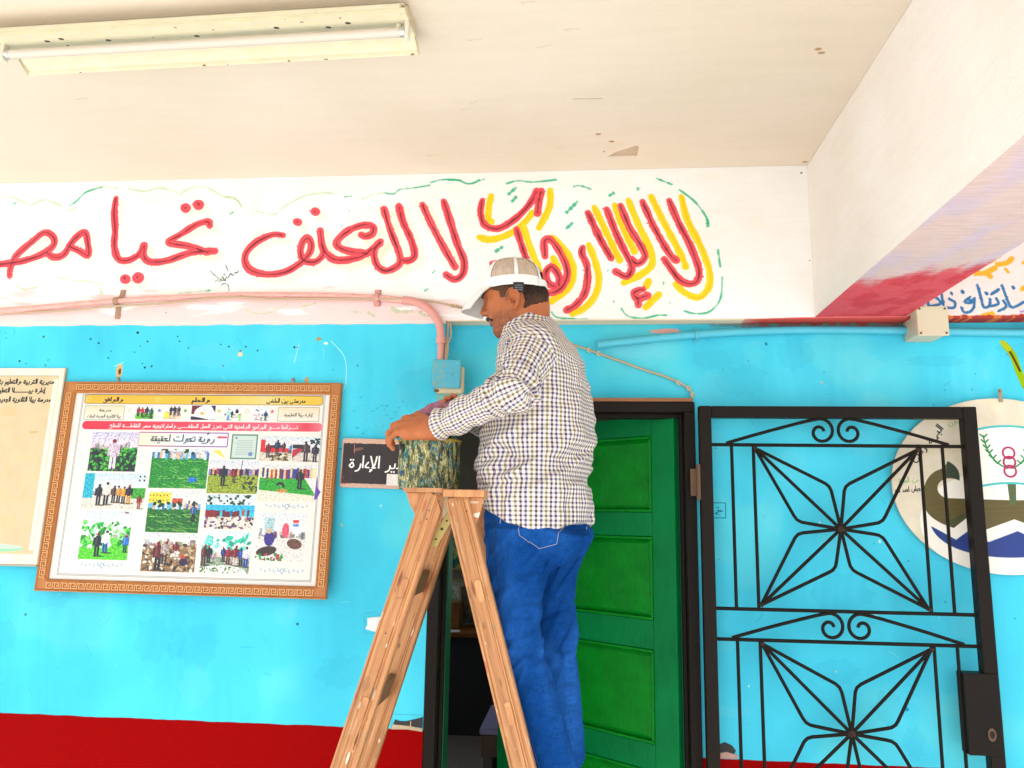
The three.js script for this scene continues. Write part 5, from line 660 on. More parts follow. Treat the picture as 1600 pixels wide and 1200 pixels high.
{
  const bm = canvasTex(256, 256, (c, w, h) => { c.fillStyle = '#45a5b8'; c.fillRect(0, 0, w, h); mottle(c, w, h, (x, y) => { const s = smooth(0.05, 0.35, fbm(x / 70, y / 80, 4) + (x < 115 ? 0.2 : -0.3)); return [1 + s * 0.5, 1 - s * 0.03, 1 - s * 0.14]; }); c.strokeStyle = 'rgba(20,90,100,0.7)'; c.lineWidth = 2; c.beginPath(); c.moveTo(110, 125); c.lineTo(236, 128); c.stroke(); c.fillStyle = '#14404a'; c.beginPath(); c.moveTo(182, 132); c.lineTo(190, 148); c.lineTo(180, 152); c.fill(); c.fillRect(224, 96, 7, 6); });
  const t = thing('junction_box', 'blue painted junction box hanging loose above the paint bucket', 'junction box', [-0.521, 2.167, 0]);
  obj('back_box', [bx(0.112, 0.108, 0.024, 0.010, -0.018, 0.0125, 0.012)], mat([0.62, 0.50, 0.30], 0.6, { bumpMap: rep(SPECK, 20, 20), bumpScale: 0.001 }), t);
  const g = bx(0.112, 0.112, 0.012, -0.001, 0.003, 0.032, 0.004), p = g.attributes.position, uv = g.attributes.uv; for (let i = 0; i < p.count; i++) uv.setXY(i, (p.getX(i) + 0.057) / 0.112, (p.getY(i) + 0.053) / 0.112);
  g.rotateZ(-0.03); obj('cover', g, mat(0xffffff, 0.45, { map: bm }), t);
  const sc = (x, y) => { const s = new THREE.CylinderGeometry(0.005, 0.005, 0.003, 12); s.rotateX(Math.PI / 2); s.translate(x, y, 0.0395); return s; };
  obj('screw', sc(-0.043, -0.037), mat([0.4, 0.3, 0.14], 0.5), t); obj('screw', sc(0.042, 0.044), BLUEP, t);
  obj('rust_lug', [(() => { const q = new THREE.IcosahedronGeometry(0.011, 1); q.scale(1.1, 0.6, 0.5); q.translate(-0.040, -0.062, 0.022); return q; })()], RUST, t);
  tag(obj('wall_patch', bx(0.105, 0.045, 0.002, -0.512, 2.086, 0.0005, 0.0008), mat([0.16, 0.42, 0.34], 0.6)), 'dull green unpainted patch of wall below the blue junction box', 'wall patch');
}
{
  const t = thing('cable_box', 'beige square junction box with four screws under the beam', 'junction box', [1.286, 2.364, 0]);
  const m = mat([0.60, 0.50, 0.34], 0.45), g = bx(0.103, 0.104, 0.075, 0, 0, 0.0125 , 0.006);
  obj('box', bx(0.104, 0.105, 0.118, -0.001, 0, -0.011, 0.006), m, t); obj('lid', bx(0.112, 0.112, 0.010, 0.002, 0, 0.0535, 0.004), m, t);
  for (const sx of [-1, 1]) for (const sy of [-1, 1]) { const s = new THREE.CylinderGeometry(0.0042, 0.0042, 0.002, 12); s.rotateX(Math.PI / 2); s.translate(0.002 + sx * 0.045, sy * 0.046, 0.0592); obj('screw', s, mat([0.12, 0.09, 0.06], 0.5, { metalness: 0.4 }), t); }
  tag(obj('wall_bracket', [bx(0.03, 0.028, 0.012, 1.655, 2.37, 0.006, 0.003), rod([1.655, 2.366, 0.01], [1.655, 2.366, 0.02], 0.006, 10)], mat([0.55, 0.45, 0.32], 0.6)), 'small cream bracket on wall at right edge under blue script', 'bracket');
}
{ // plaster scars where switches were
  const P = mat([0.78, 0.76, 0.70], 0.9, { bumpMap: rep(PLASTER, 4, 4), bumpScale: 0.004 }), DK = mat([0.05, 0.05, 0.05], 0.9, { bumpMap: rep(PLASTER, 8, 8), bumpScale: 0.006 });
  const lump = (pts, z0, z1, m) => { const s = new THREE.Shape(pts.map((q) => new THREE.Vector2(...q))); const g = new THREE.ExtrudeGeometry(s, { depth: z1 - z0, bevelEnabled: true, bevelThickness: 0.0015, bevelSize: 0.0015, bevelSegments: 1 }); g.translate(0, 0, z0); return g; };
  const t = thing('switch_plate', 'white broken switch plate on blue wall left of ladder', 'switch plate');
  obj('plate', lump([[-0.797, 1.244], [-0.775, 1.248], [-0.735, 1.250], [-0.722, 1.24], [-0.722, 1.2], [-0.74, 1.196], [-0.778, 1.2], [-0.803, 1.207], [-0.795, 1.22]], 0, 0.004, P), P, t);
  const rim = []; for (const [a, b, c, d] of [[-0.812, -0.72, 1.262, 1.264], [-0.812, -0.81, 1.19, 1.262], [-0.81, -0.72, 1.187, 1.189]]) rim.push(box2(a, b, c, d, 0.0002, 0.0016, 0.0005)); obj('outline', rim, BLUEP, t);
  const t2 = thing('broken_socket', 'broken wall socket hole beside the black door frame', 'socket');
  obj('hole', lump([[-0.684, 0.873], [-0.678, 0.888], [-0.66, 0.883], [-0.635, 0.884], [-0.6, 0.893], [-0.577, 0.9], [-0.577, 0.866], [-0.62, 0.869]], 0, 0.0012, DK), DK, t2);
  obj('plaster_lip', lump([[-0.69, 0.857], [-0.685, 0.872], [-0.62, 0.868], [-0.578, 0.862], [-0.577, 0.853], [-0.63, 0.859]], 0, 0.004), mat([0.62, 0.45, 0.28], 0.9, { bumpMap: rep(PLASTER, 9, 9), bumpScale: 0.004 }), t2);
  obj('wire', [box2(-0.622, -0.618, 0.866, 0.887, 0.0022, 0.005, 0.001)], mat([0.6, 0.35, 0.15], 0.6), t2);
  obj('outline', [box2(-0.692, -0.58, 0.906, 0.908, 0.0002, 0.0014, 0.0004), box2(-0.692, -0.690, 0.86, 0.9055, 0.0002, 0.0014, 0.0004)], BLUEP, t2);
  const t3 = thing('wall_scar', 'dark plaster scar on wall behind gate just above red dado', 'plaster scar');
  obj('hole', lump([[0.492, 0.80], [0.495, 0.83], [0.515, 0.838], [0.54, 0.828], [0.552, 0.812], [0.545, 0.80]].map(([x, y]) => [x, y]), RZ, RZ + 0.0012), DK, t3);
  obj('plaster_lip', lump([[0.488, 0.786], [0.49, 0.80], [0.52, 0.806], [0.558, 0.797], [0.557, 0.787]], RZ, RZ + 0.004), mat([0.6, 0.36, 0.27], 0.9, { bumpMap: rep(PLASTER, 9, 9), bumpScale: 0.004 }), t3);
}
{
  const L = 1.235, t = thing('ceiling_light', 'cream fluorescent batten light with rust spots on the ceiling', 'ceiling light', [-1.098, 3.012, 1.018], -0.029);
  const map = canvasTex(1024, 256, (c, w, h) => {
    c.fillStyle = '#e0d7b6'; c.fillRect(0, 0, w, h); mottle(c, w, h, (x, y) => { const k = 1 + 0.03 * fbm(x / 90, y / 50, 4); return [k, k, k * (1 + 0.05 * fbm(x / 50, y / 30, 3))]; });
    const r = rng(3); for (let k = 0; k < 26; k++) { c.fillStyle = r() < 0.5 ? '#4a3418' : '#7a5a2a'; const q = r(); c.beginPath(); c.ellipse(r() * w, q < 0.5 ? h * (0.3 + 0.4 * r()) : h * (r() < 0.5 ? 0.02 : 0.97), 1 + r() * 4, 0.8 + r() * 2.4, 0, 0, 7); c.fill(); }
    for (const [x, y] of [[0.12, 0.45], [0.16, 0.42], [0.27, 0.5], [0.49, 0.52], [0.69, 0.45], [0.81, 0.5], [0.86, 0.44]]) { c.fillStyle = '#2e2214'; c.beginPath(); c.ellipse(x * w, y * h, 7, 5, 0.4, 0, 7); c.fill(); }
  });
  const m = mat(0xffffff, 0.4, { map });
  const prof = [[0.108, -0.060], [0.104, -0.047], [0.052, -0.022], [0.048, -0.03], [-0.048, -0.03], [-0.052, -0.022], [-0.104, -0.047], [-0.108, -0.060]], inn = prof.map(([z, y]) => [z * 0.985, y + 0.003]).reverse();
  const sh = new THREE.Shape([...prof, ...inn].map((q) => new THREE.Vector2(...q)));
  let g = new THREE.ExtrudeGeometry(sh, { depth: L, bevelEnabled: false }); g.translate(0, 0, -L / 2); g.rotateY(-Math.PI / 2);
  { const p = g.attributes.position, uv = g.attributes.uv; for (let i = 0; i < p.count; i++) uv.setXY(i, p.getX(i) / L + 0.5, (p.getZ(i) + 0.115) / 0.23); }
  obj('reflector', g, m, t);
  const hb = box2(-L / 2 + 0.004, L / 2 - 0.004, -0.0215, -0.0005, -0.047, 0.047, 0.002); obj('housing', hb, m, t);
  obj('tube', [rod([-0.592, -0.058, 0], [0.592, -0.058, 0], 0.0135, 20)], mat([0.66, 0.56, 0.46], 0.3), t);
  for (const s of [-1, 1]) {
    obj('tube_cap', rod([s * 0.5925, -0.058, 0], [s * 0.606, -0.058, 0], 0.0139, 20), mat([0.6, 0.58, 0.55], 0.3, { metalness: 0.8 }), t);
    obj('lamp_holder', [bx(0.012, 0.052, 0.026, s * 0.6125, -0.054, 0, 0.003), ...(s > 0 ? [rod([0.585, -0.031, -0.006], [0.585, -0.048, -0.006], 0.009, 12)] : [])], mat([0.72, 0.66, 0.52], 0.4), t);
  }
  const end = new THREE.Shape(prof.map((q) => new THREE.Vector2(...q)).concat([[-0.03, -0.001], [0.03, -0.001]].map((q) => new THREE.Vector2(...q)))); const eg = new THREE.ExtrudeGeometry(end, { depth: 0.004, bevelEnabled: false }); eg.rotateY(-Math.PI / 2); const e2 = eg.clone(); eg.translate(L / 2 + 0.0045, 0, 0); e2.translate(-L / 2 - 0.0005, 0, 0);
  obj('end_plate', eg, mat([0.55, 0.46, 0.28], 0.5), t); obj('end_plate', e2, mat([0.55, 0.46, 0.28], 0.5), t);
}
// ------------------------------------------------------------------ ladder
const LZ0 = 0.33, LZ1 = 0.69;
{
  const t = thing('step_ladder', 'wooden double step ladder with paint spots below the paint bucket', 'step ladder');
  const splat = (s) => (c, w, h) => { const r = rng(s); for (let k = 0; k < 26; k++) blot(c, 1, 0, h, r() * w, r() * h, 6 + r() * 26, 8 + r() * 40, ['rgba(90,60,40,0.16)', 'rgba(60,45,35,0.14)', 'rgba(240,215,180,0.14)', 'rgba(170,70,50,0.10)'][k % 4], k + s); for (let k = 0; k < 90; k++) { c.strokeStyle = r() < 0.6 ? 'rgba(80,45,22,0.45)' : 'rgba(245,220,185,0.4)'; c.lineWidth = 0.6 + r() * 1.1; const x = r() * w, y = r() * h, l = 14 + r() * 90; curvePath(c, [[x, y], [x + (r() - 0.5) * 4, y + l * 0.5], [x + (r() - 0.5) * 8, y + l]]); c.stroke(); } for (let k = 0; k < 60; k++) { c.fillStyle = ['rgba(240,232,215,0.8)', 'rgba(190,60,50,0.5)', 'rgba(70,45,30,0.4)', 'rgba(235,225,205,0.6)', 'rgba(60,60,50,0.3)', 'rgba(70,130,150,0.25)'][Math.floor(r() * 6)]; const x = r() * w, y = r() * h, q = Math.pow(r(), 3) * 11 + 1.2; c.beginPath(); c.ellipse(x, y, q, q * (0.6 + r() * 1.6), 0, 0, 7); c.fill(); } };
  const woods = [0, 1, 2, 3].map((k) => { const m = mat(0xffffff, 0.62, { map: woodMap('#da9c63', '#7a3f1c', 20 + k * 7, { w: 192, h: 1600, knots: [[0.4, 0.21 + 0.13 * k, 13], [0.65, 0.62 - 0.1 * k, 9], [0.3, 0.86, 13], [0.55, 0.40 + 0.05 * k, 7], [0.7, 0.12, 6]], after: splat(100 + k) }), bumpMap: rep(GRAIN, 1, 1), bumpScale: 0.002 }); m.map.wrapS = m.map.wrapT = THREE.RepeatWrapping; return m; });
  // rail profile: 70 mm face with two bead grooves near the inner edge, 34 mm deep
  const rail = (top, d, zf, len, flip, chamfer, wood) => {
    const W = 0.0345, G = (u) => [[u - 0.0022, 0], [u, -0.003], [u + 0.0022, 0]];
    const f = [[-W + 0.003, 0], ...G(-0.026), ...G(0.012), ...G(0.019), [W - 0.003, 0], [W, -0.003], [W, -0.034], [-W, -0.034], [-W, -0.003]].map(([u, v]) => new THREE.Vector2(u * flip, v)); if (flip < 0) f.reverse();
    const n = 24, g = new THREE.ExtrudeGeometry(new THREE.Shape(f), { depth: len, bevelEnabled: false, steps: n }), p = g.attributes.position, uv = g.attributes.uv;
    for (let i = 0; i < p.count; i++) { uv.setXY(i, 0.5 + p.getX(i) / 0.075 + (p.getY(i) < -0.01 ? 0.4 : 0), p.getZ(i) / 1.9); if (chamfer && p.getZ(i) < 0.01) { const k = p.getX(i) * flip; p.setZ(i, p.getZ(i) + Math.max(0, k - 0.005) * 1.5); } }
    const D = V(d[0], d[1], 0).normalize(), A = V(0, 0, 1).cross(D);
    g.computeVertexNormals(); g.applyMatrix4(new THREE.Matrix4().makeBasis(A, V(0, 0, 1), D).setPosition(top[0], top[1], zf));
    return toCreasedNormals(g, 0.4);
  };
  const dl = [-0.223, -0.731], dr = [0.198, -0.712], nl = Math.hypot(...dl), nr = Math.hypot(...dr);
  const topL = [-0.4325, 1.692], topR = [-0.3665, 1.680], lenL = 1.692 / (0.731 / nl), lenR = 1.68 / (0.712 / nr);
  const at = (top, d, y) => top[0] + d[0] / d[1] * (y - top[1]);
  obj('rail', rail(topL, dl, LZ1, lenL, 1, true, 0), woods[0], t); obj('rail', rail(topR, dr, LZ1, lenR, 1, false, 1), woods[1], t);
  obj('rail', rail(topL, dl, LZ0 + 0.034, lenL, 1, true, 2), woods[2], t); obj('rail', rail(topR, dr, LZ0 + 0.034, lenR, 1, false, 3), woods[3], t);
  // treads are slats let through the rails; their ends show as long ovals
  const slatM = mat(0xffffff, 0.7, { map: rep(woodMap('#8f6a48', '#5b3d24', 61, { w: 128, h: 512 }), 1, 1), bumpMap: rep(GRAIN, 1, 1), bumpScale: 0.001 }); slatM.map.wrapS = slatM.map.wrapT = THREE.RepeatWrapping;
  for (const [top, d, n] of [[topL, dl, nl], [topR, dr, nr]]) for (const y of [1.415, 1.085, 0.757, 0.43, 0.12]) {
    const x = at(top, d, y), ang = Math.atan2(d[0], -d[1]);
    const s = new RoundedBoxGeometry(0.020, 0.072, LZ1 - LZ0 - 0.069, 2, 0.003); s.rotateZ(ang); s.translate(x, y, (LZ0 + LZ1) / 2); obj('tread', metreUV(s), slatM, t);
    const q = new THREE.Shape(), r = 0.0085, hh = 0.031; q.absarc(0, hh - r, r, 0, Math.PI); q.lineTo(-r, -hh + r); q.absarc(0, -hh + r, r, Math.PI, 2 * Math.PI); q.lineTo(r, hh - r);
    for (const z of [LZ1 - 0.001, LZ0 - 0.0025]) { const e = new THREE.ExtrudeGeometry(q, { depth: 0.003, bevelEnabled: true, bevelThickness: 0.0008, bevelSize: 0.0008, bevelSegments: 1 }); e.rotateZ(ang); e.translate(x + 0.002, y, z); obj('tenon', metreUV(e), woods[(y * 10 | 0) % 2 ? 0 : 1], t); }
  }
  // two top boards, gussets and the brass strap
  obj('top_board', box2(-0.522, -0.4045, 1.6925, 1.706, LZ0 - 0.02, LZ1 + 0.012, 0.003), woods[2], t); obj('top_board', box2(-0.4035, -0.281, 1.6805, 1.702, LZ0 - 0.02, LZ1 + 0.016, 0.003), woods[1], t);
  const gus = (pts, z) => { const g = new THREE.ExtrudeGeometry(new THREE.Shape(pts.map((q) => new THREE.Vector2(...q))), { depth: 0.018, bevelEnabled: true, bevelThickness: 0.0015, bevelSize: 0.0015, bevelSegments: 1 }); g.translate(0, 0, z); return metreUV(g); };
  for (const z of [LZ1 - 0.036, LZ0 + 0.016]) { obj('gusset', gus([[-0.519, 1.691], [-0.44, 1.691], [-0.468, 1.60], [-0.486, 1.622], [-0.505, 1.655]], z), woods[3], t); obj('gusset', gus([[-0.365, 1.679], [-0.288, 1.679], [-0.3, 1.63], [-0.314, 1.592], [-0.33, 1.592]], z), woods[0], t); }
  const brass = mat([0.42, 0.32, 0.09], 0.45, { metalness: 0.35 });
  const st = new RoundedBoxGeometry(0.026, 0.125, 0.004, 2, 0.0018); st.rotateZ(-0.52); st.translate(-0.409, 1.592, LZ1 - 0.042); const s2 = obj('strap', st, brass, t);
  const hole = (x, y, r) => { const c = new THREE.CylinderGeometry(r, r, 0.0012, 14); c.rotateX(Math.PI / 2); c.translate(x, y, LZ1 - 0.0397); return c; };
  for (const q of [[-0.399, 1.611, 0.003], [-0.413, 1.587, 0.0042], [-0.43, 1.557, 0.003]]) obj('strap_hole', hole(...q), mat([0.02, 0.015, 0.01], 0.9), s2);
  const q2 = new RoundedBoxGeometry(0.016, 0.1, 0.003, 2, 0.001); q2.rotateZ(0.02); q2.translate(-0.404, 1.64, LZ1 - 0.046); obj('strap', q2, mat([0.66, 0.6, 0.36], 0.5), t);
  for (const q of [[-0.417, 1.667], [-0.445, 1.64], [-0.452, 1.615], [-0.56, 1.29], [-0.335, 1.64]]) obj('nail', (([x, y]) => { const c = new THREE.CylinderGeometry(0.0024, 0.0024, 0.0015, 10); c.rotateX(Math.PI / 2); c.translate(x, y, LZ1 + 0.0003); return c; })(q), mat([0.05, 0.04, 0.03], 0.6), t);
  // feet off the floor by nothing: rails end at y = 0
}
// ------------------------------------------------------------------ paint bucket and rag
{
  const t = thing('paint_bucket', 'paint spattered bucket standing on top of the ladder', 'bucket', [-0.487, 1.7065, 0.5]);
  const R = 0.0975, H = 0.160, map = canvasTex(1024, 300, (c, w, h) => {
    c.fillStyle = '#808080'; c.fillRect(0, 0, w, h); const r = rng(55), im = c.getImageData(0, 0, w, h), d = im.data, hex = (q) => [1, 3, 5].map((k) => parseInt(q.slice(k, k + 2), 16));
    const C = ['#0a100a', '#1b2618', '#3a4a26', '#6f6c34', '#b5a868', '#dccf9a', '#46562c', '#948434'].map(hex), A2 = ['#14406f', '#2a7fa0', '#0d7a5e', '#b7ac22', '#6a4238', '#8fa9b4'].map(hex);
    for (let y = 0; y < h; y++) for (let x = 0; x < w; x++) {  // runs and smears of many coats, drawn down the side
      const u = x / w, warp = 0.25 * fbm(u * 40, y / 60, 3), t = 0.42 + 0.66 * fbm(u * 26 + warp, y / 120 + warp, 5) + 0.16 * n2(u * 210, y / 34), ac = fbm(u * 15 + 30 + warp, y / 170 + 3, 4), ac2 = n2(u * 60 + 9, y / 55);
      let q = C[clamp(Math.floor(t * 8), 0, 7)]; if (ac > 0.18 && ac2 > -0.3) q = A2[Math.floor(clamp((ac2 + 0.3) * 4.2, 0, 5.9))];
      const k = 1 + 0.18 * n2(u * 500, y / 5), o = (y * w + x) * 4; for (let m = 0; m < 3; m++) d[o + m] = clamp(q[m] * k, 0, 255);
    }
    c.putImageData(im, 0, 0);
    for (let k = 0; k < 420; k++) { c.strokeStyle = ['#f3ecd0', '#d8c77c', '#15201a', '#e9e2c0', '#c7bb6a', '#0f1f14'][Math.floor(r() * 6)]; c.lineWidth = 0.8 + r() * 2.2; c.globalAlpha = 0.8; const x = r() * w, y = r() * h; curvePath(c, [[x, y], [x + (r() - 0.5) * 30, y + 6 + r() * 12], [x + (r() - 0.5) * 34, y + 10 + r() * 26]]); c.stroke(); }
    c.globalAlpha = 1; for (const [u, v, s, col] of [[0.70, 0.30, 16, '#0f8a6a'], [0.72, 0.26, 12, '#12936f'], [0.86, 0.7, 15, '#133f72'], [0.68, 0.7, 12, '#1b5c96'], [0.775, 0.95, 9, '#a5b81e'], [0.66, 0.62, 13, '#070907'], [0.87, 0.2, 22, '#0c100c'], [0.83, 0.12, 26, '#0b0f0b'], [0.9, 0.34, 16, '#0e5a4a']]) blot(c, 1, 0, h, u * w, h - v * h, s, s * 1.5, col, u * 20);
  });
  map.wrapS = THREE.RepeatWrapping;
  const pm = mat(0xffffff, 0.45, { map, bumpMap: map, bumpScale: 0.002 });
  const prof = [[0.001, 0], [R - 0.006, 0], [R - 0.002, 0.003], [R - 0.002, 0.012], [R, 0.016], [R + 0.0015, 0.06], [R, 0.11], [R + 0.001, H - 0.008]].map((q) => new THREE.Vector2(...q));
  const g = new THREE.LatheGeometry(prof, 72), p = g.attributes.position, uv = g.attributes.uv; for (let i = 0; i < p.count; i++) { const x = p.getX(i), z = p.getZ(i), y = p.getY(i), k = 1 + 0.018 * fbm(x * 60, y * 25 + z * 60, 3) * smooth(0, 0.02, y); p.setX(i, x * k); p.setZ(i, z * k); uv.setY(i, y / H); } g.computeVertexNormals();
  obj('body', g, pm, t);
  const rim = new THREE.TorusGeometry(R + 0.001, 0.0042, 10, 72); rim.rotateX(Math.PI / 2); rim.translate(0, H - 0.006, 0); { const q = rim.attributes.position; for (let i = 0; i < q.count; i++) q.setY(i, q.getY(i) + 0.002 * n2(q.getX(i) * 60, q.getZ(i) * 60)); }
  obj('rim', rim, mat([0.42, 0.30, 0.03], 0.5), t);
  const inner = new THREE.LatheGeometry([[R - 0.004, H - 0.004], [R - 0.006, 0.10], [R - 0.006, 0.085], [0.001, 0.085]].map((q) => new THREE.Vector2(...q)), 48); obj('paint_inside', inner, mat([0.05, 0.05, 0.035], 0.35, { side: THREE.DoubleSide }), t);
  obj('wire_handle', tube([[-0.052, 0.15, -0.083], [-0.060, 0.20, -0.055], [-0.058, 0.246, -0.03], [-0.055, 0.2545, -0.028], [-0.02, 0.249, -0.03], [0.03, 0.235, -0.04], [0.07, 0.20, -0.06], [0.085, 0.15, -0.05]], 0.0018, 60, 6, false, 0.2), mat([0.03, 0.05, 0.06], 0.4, { metalness: 0.7 }), t);
}
// ------------------------------------------------------------------ things in the dark office
{
  const wood = mat(0xffffff, 0.28, { map: woodMap('#9a5a22', '#4a2408', 71, { w: 256, h: 256 }) });
  const t = thing('desk', 'dark desk with glossy brown top inside the office', 'desk');
  obj('desk_top', box2(-1.9, -0.2, 0.72, 0.752, -3.95, -3.2, 0.004), wood, t); obj('desk_body', [box2(-1.85, -0.25, 0.0, 0.7195, -3.9, -3.26, 0.004)], mat([0.02, 0.015, 0.012], 0.6), t);
  const pp = mat([0.8, 0.78, 0.74], 0.7); tag(obj('paper', (() => { const g = bx(0.13, 0.003, 0.09, 0, 0, 0, 0.0005); g.rotateY(0.15); g.translate(-1.005, 0.7538, -3.29); return g; })(), pp), 'white sheet of paper on the desk front inside the office', 'paper');
  const c = thing('wooden_box', 'orange brown wooden box on the office desk', 'box', [-1.06, 0.752, -3.5]); obj('carcass', box2(-0.11, 0.09, 0.001, 0.19, -0.08, 0.08, 0.005), wood, c); obj('lid', box2(-0.115, 0.095, 0.1905, 0.205, -0.085, 0.085, 0.004), wood, c);
  const pic = (name, label, w, h, x, y, z, rz, rx, cols) => { const q = thing(name, label, 'picture', [x, y, z]); q.rotation.z = rz; q.rotation.x = rx; const f = 0.022; obj('frame', [box2(-w / 2, w / 2, h - f, h, -0.012, 0.012), box2(-w / 2, w / 2, 0, f, -0.012, 0.012), box2(-w / 2, -w / 2 + f, f + 0.0003, h - f - 0.0003, -0.012, 0.012), box2(w / 2 - f, w / 2, f + 0.0003, h - f - 0.0003, -0.012, 0.012)], mat([0.35, 0.22, 0.09], 0.5), q);
    const m = canvasTex(128, 192, (c2, a, b) => { const r = rng(w * 1000 | 0); c2.fillStyle = cols[0]; c2.fillRect(0, 0, a, b); for (let k = 0; k < 500; k++) { c2.fillStyle = cols[Math.floor(r() * cols.length)]; c2.globalAlpha = 0.6; c2.beginPath(); c2.ellipse(r() * a, r() * b, 1 + r() * 9, 2 + r() * 18, r() - 0.5, 0, 7); c2.fill(); } });
    const pl = new THREE.PlaneGeometry(w - 2 * f + 0.004, h - 2 * f + 0.004); pl.translate(0, h / 2, 0.002); obj('print', pl, mat(0xffffff, 0.3, { map: m }), q); obj('backing', box2(-w / 2 + 0.004, w / 2 - 0.004, 0.004, h - 0.004, -0.010, -0.002, 0), mat([0.1, 0.07, 0.04], 0.9), q); };
  pic('framed_print', 'picture frame with pale print leaning behind the wooden box', 0.3, 0.36, -1.12, 0.753, -3.72, 0, -0.14, ['#b9ad8c', '#8a8060', '#5a6a60', '#d0c4a0']);
  pic('framed_print', 'narrow wooden picture frame leaning at right on the office desk', 0.17, 0.34, -0.90, 0.753, -3.62, 0.10, -0.2, ['#6a4f30', '#8a6a40', '#4a3a28']);
  pic('wall_painting', 'green and gold painting on the office back wall', 0.42, 0.52, -1.12, 1.17, -3.985, 0, 0, ['#0f5a44', '#1f8a62', '#c9a93a', '#0a3a30', '#e0cc6a', '#127a6a']);
  const b = thing('low_bench', 'low carved bench with lavender seat behind the office doorway', 'bench', [-0.31, 0, -1.25]);
  obj('seat', bx(0.62, 0.03, 0.5, 0.13, 0.605, 0, 0.008), mat([0.28, 0.24, 0.36], 0.8), b);
  obj('apron', [bx(0.60, 0.10, 0.46, 0.13, 0.535, 0, 0.004)], mat(0xffffff, 0.6, { map: woodMap('#5a3a22', '#1a0e06', 33, { w: 128, h: 128 }) }), b);
  for (const [x, z] of [[-0.14, -0.2], [-0.14, 0.2], [0.4, -0.2], [0.4, 0.2]]) obj('leg', box2(x - 0.022, x + 0.022, 0, 0.4845, z - 0.022, z + 0.022, 0.003), mat([0.05, 0.03, 0.02], 0.6), b);
}
// ------------------------------------------------------------------ the man on the ladder
const smin = (a, b, k) => { const h = Math.max(k - Math.abs(a - b), 0) / k; return Math.min(a, b) - h * h * k * 0.25; };
const smax = (a, b, k) => -smin(-a, -b, k);
function cap(x, y, z, a, b, ra, rb) {
  const bx_ = b[0] - a[0], by = b[1] - a[1], bz = b[2] - a[2], px = x - a[0], py = y - a[1], pz = z - a[2];
  const t = clamp((px * bx_ + py * by + pz * bz) / (bx_ * bx_ + by * by + bz * bz)); return Math.hypot(px - bx_ * t, py - by * t, pz - bz * t) - mix(ra, rb, t);
}
const capT = (x, y, z, a, b) => { const d = [b[0] - a[0], b[1] - a[1], b[2] - a[2]]; return ((x - a[0]) * d[0] + (y - a[1]) * d[1] + (z - a[2]) * d[2]) / (d[0] ** 2 + d[1] ** 2 + d[2] ** 2); };
function ell(x, y, z, c, r) { const X = (x - c[0]) / r[0], Y = (y - c[1]) / r[1], Z = (z - c[2]) / r[2], k0 = Math.hypot(X, Y, Z), k1 = Math.hypot(X / r[0], Y / r[1], Z / r[2]); return k1 < 1e-9 ? -Math.min(...r) : k0 * (k0 - 1) / k1; }
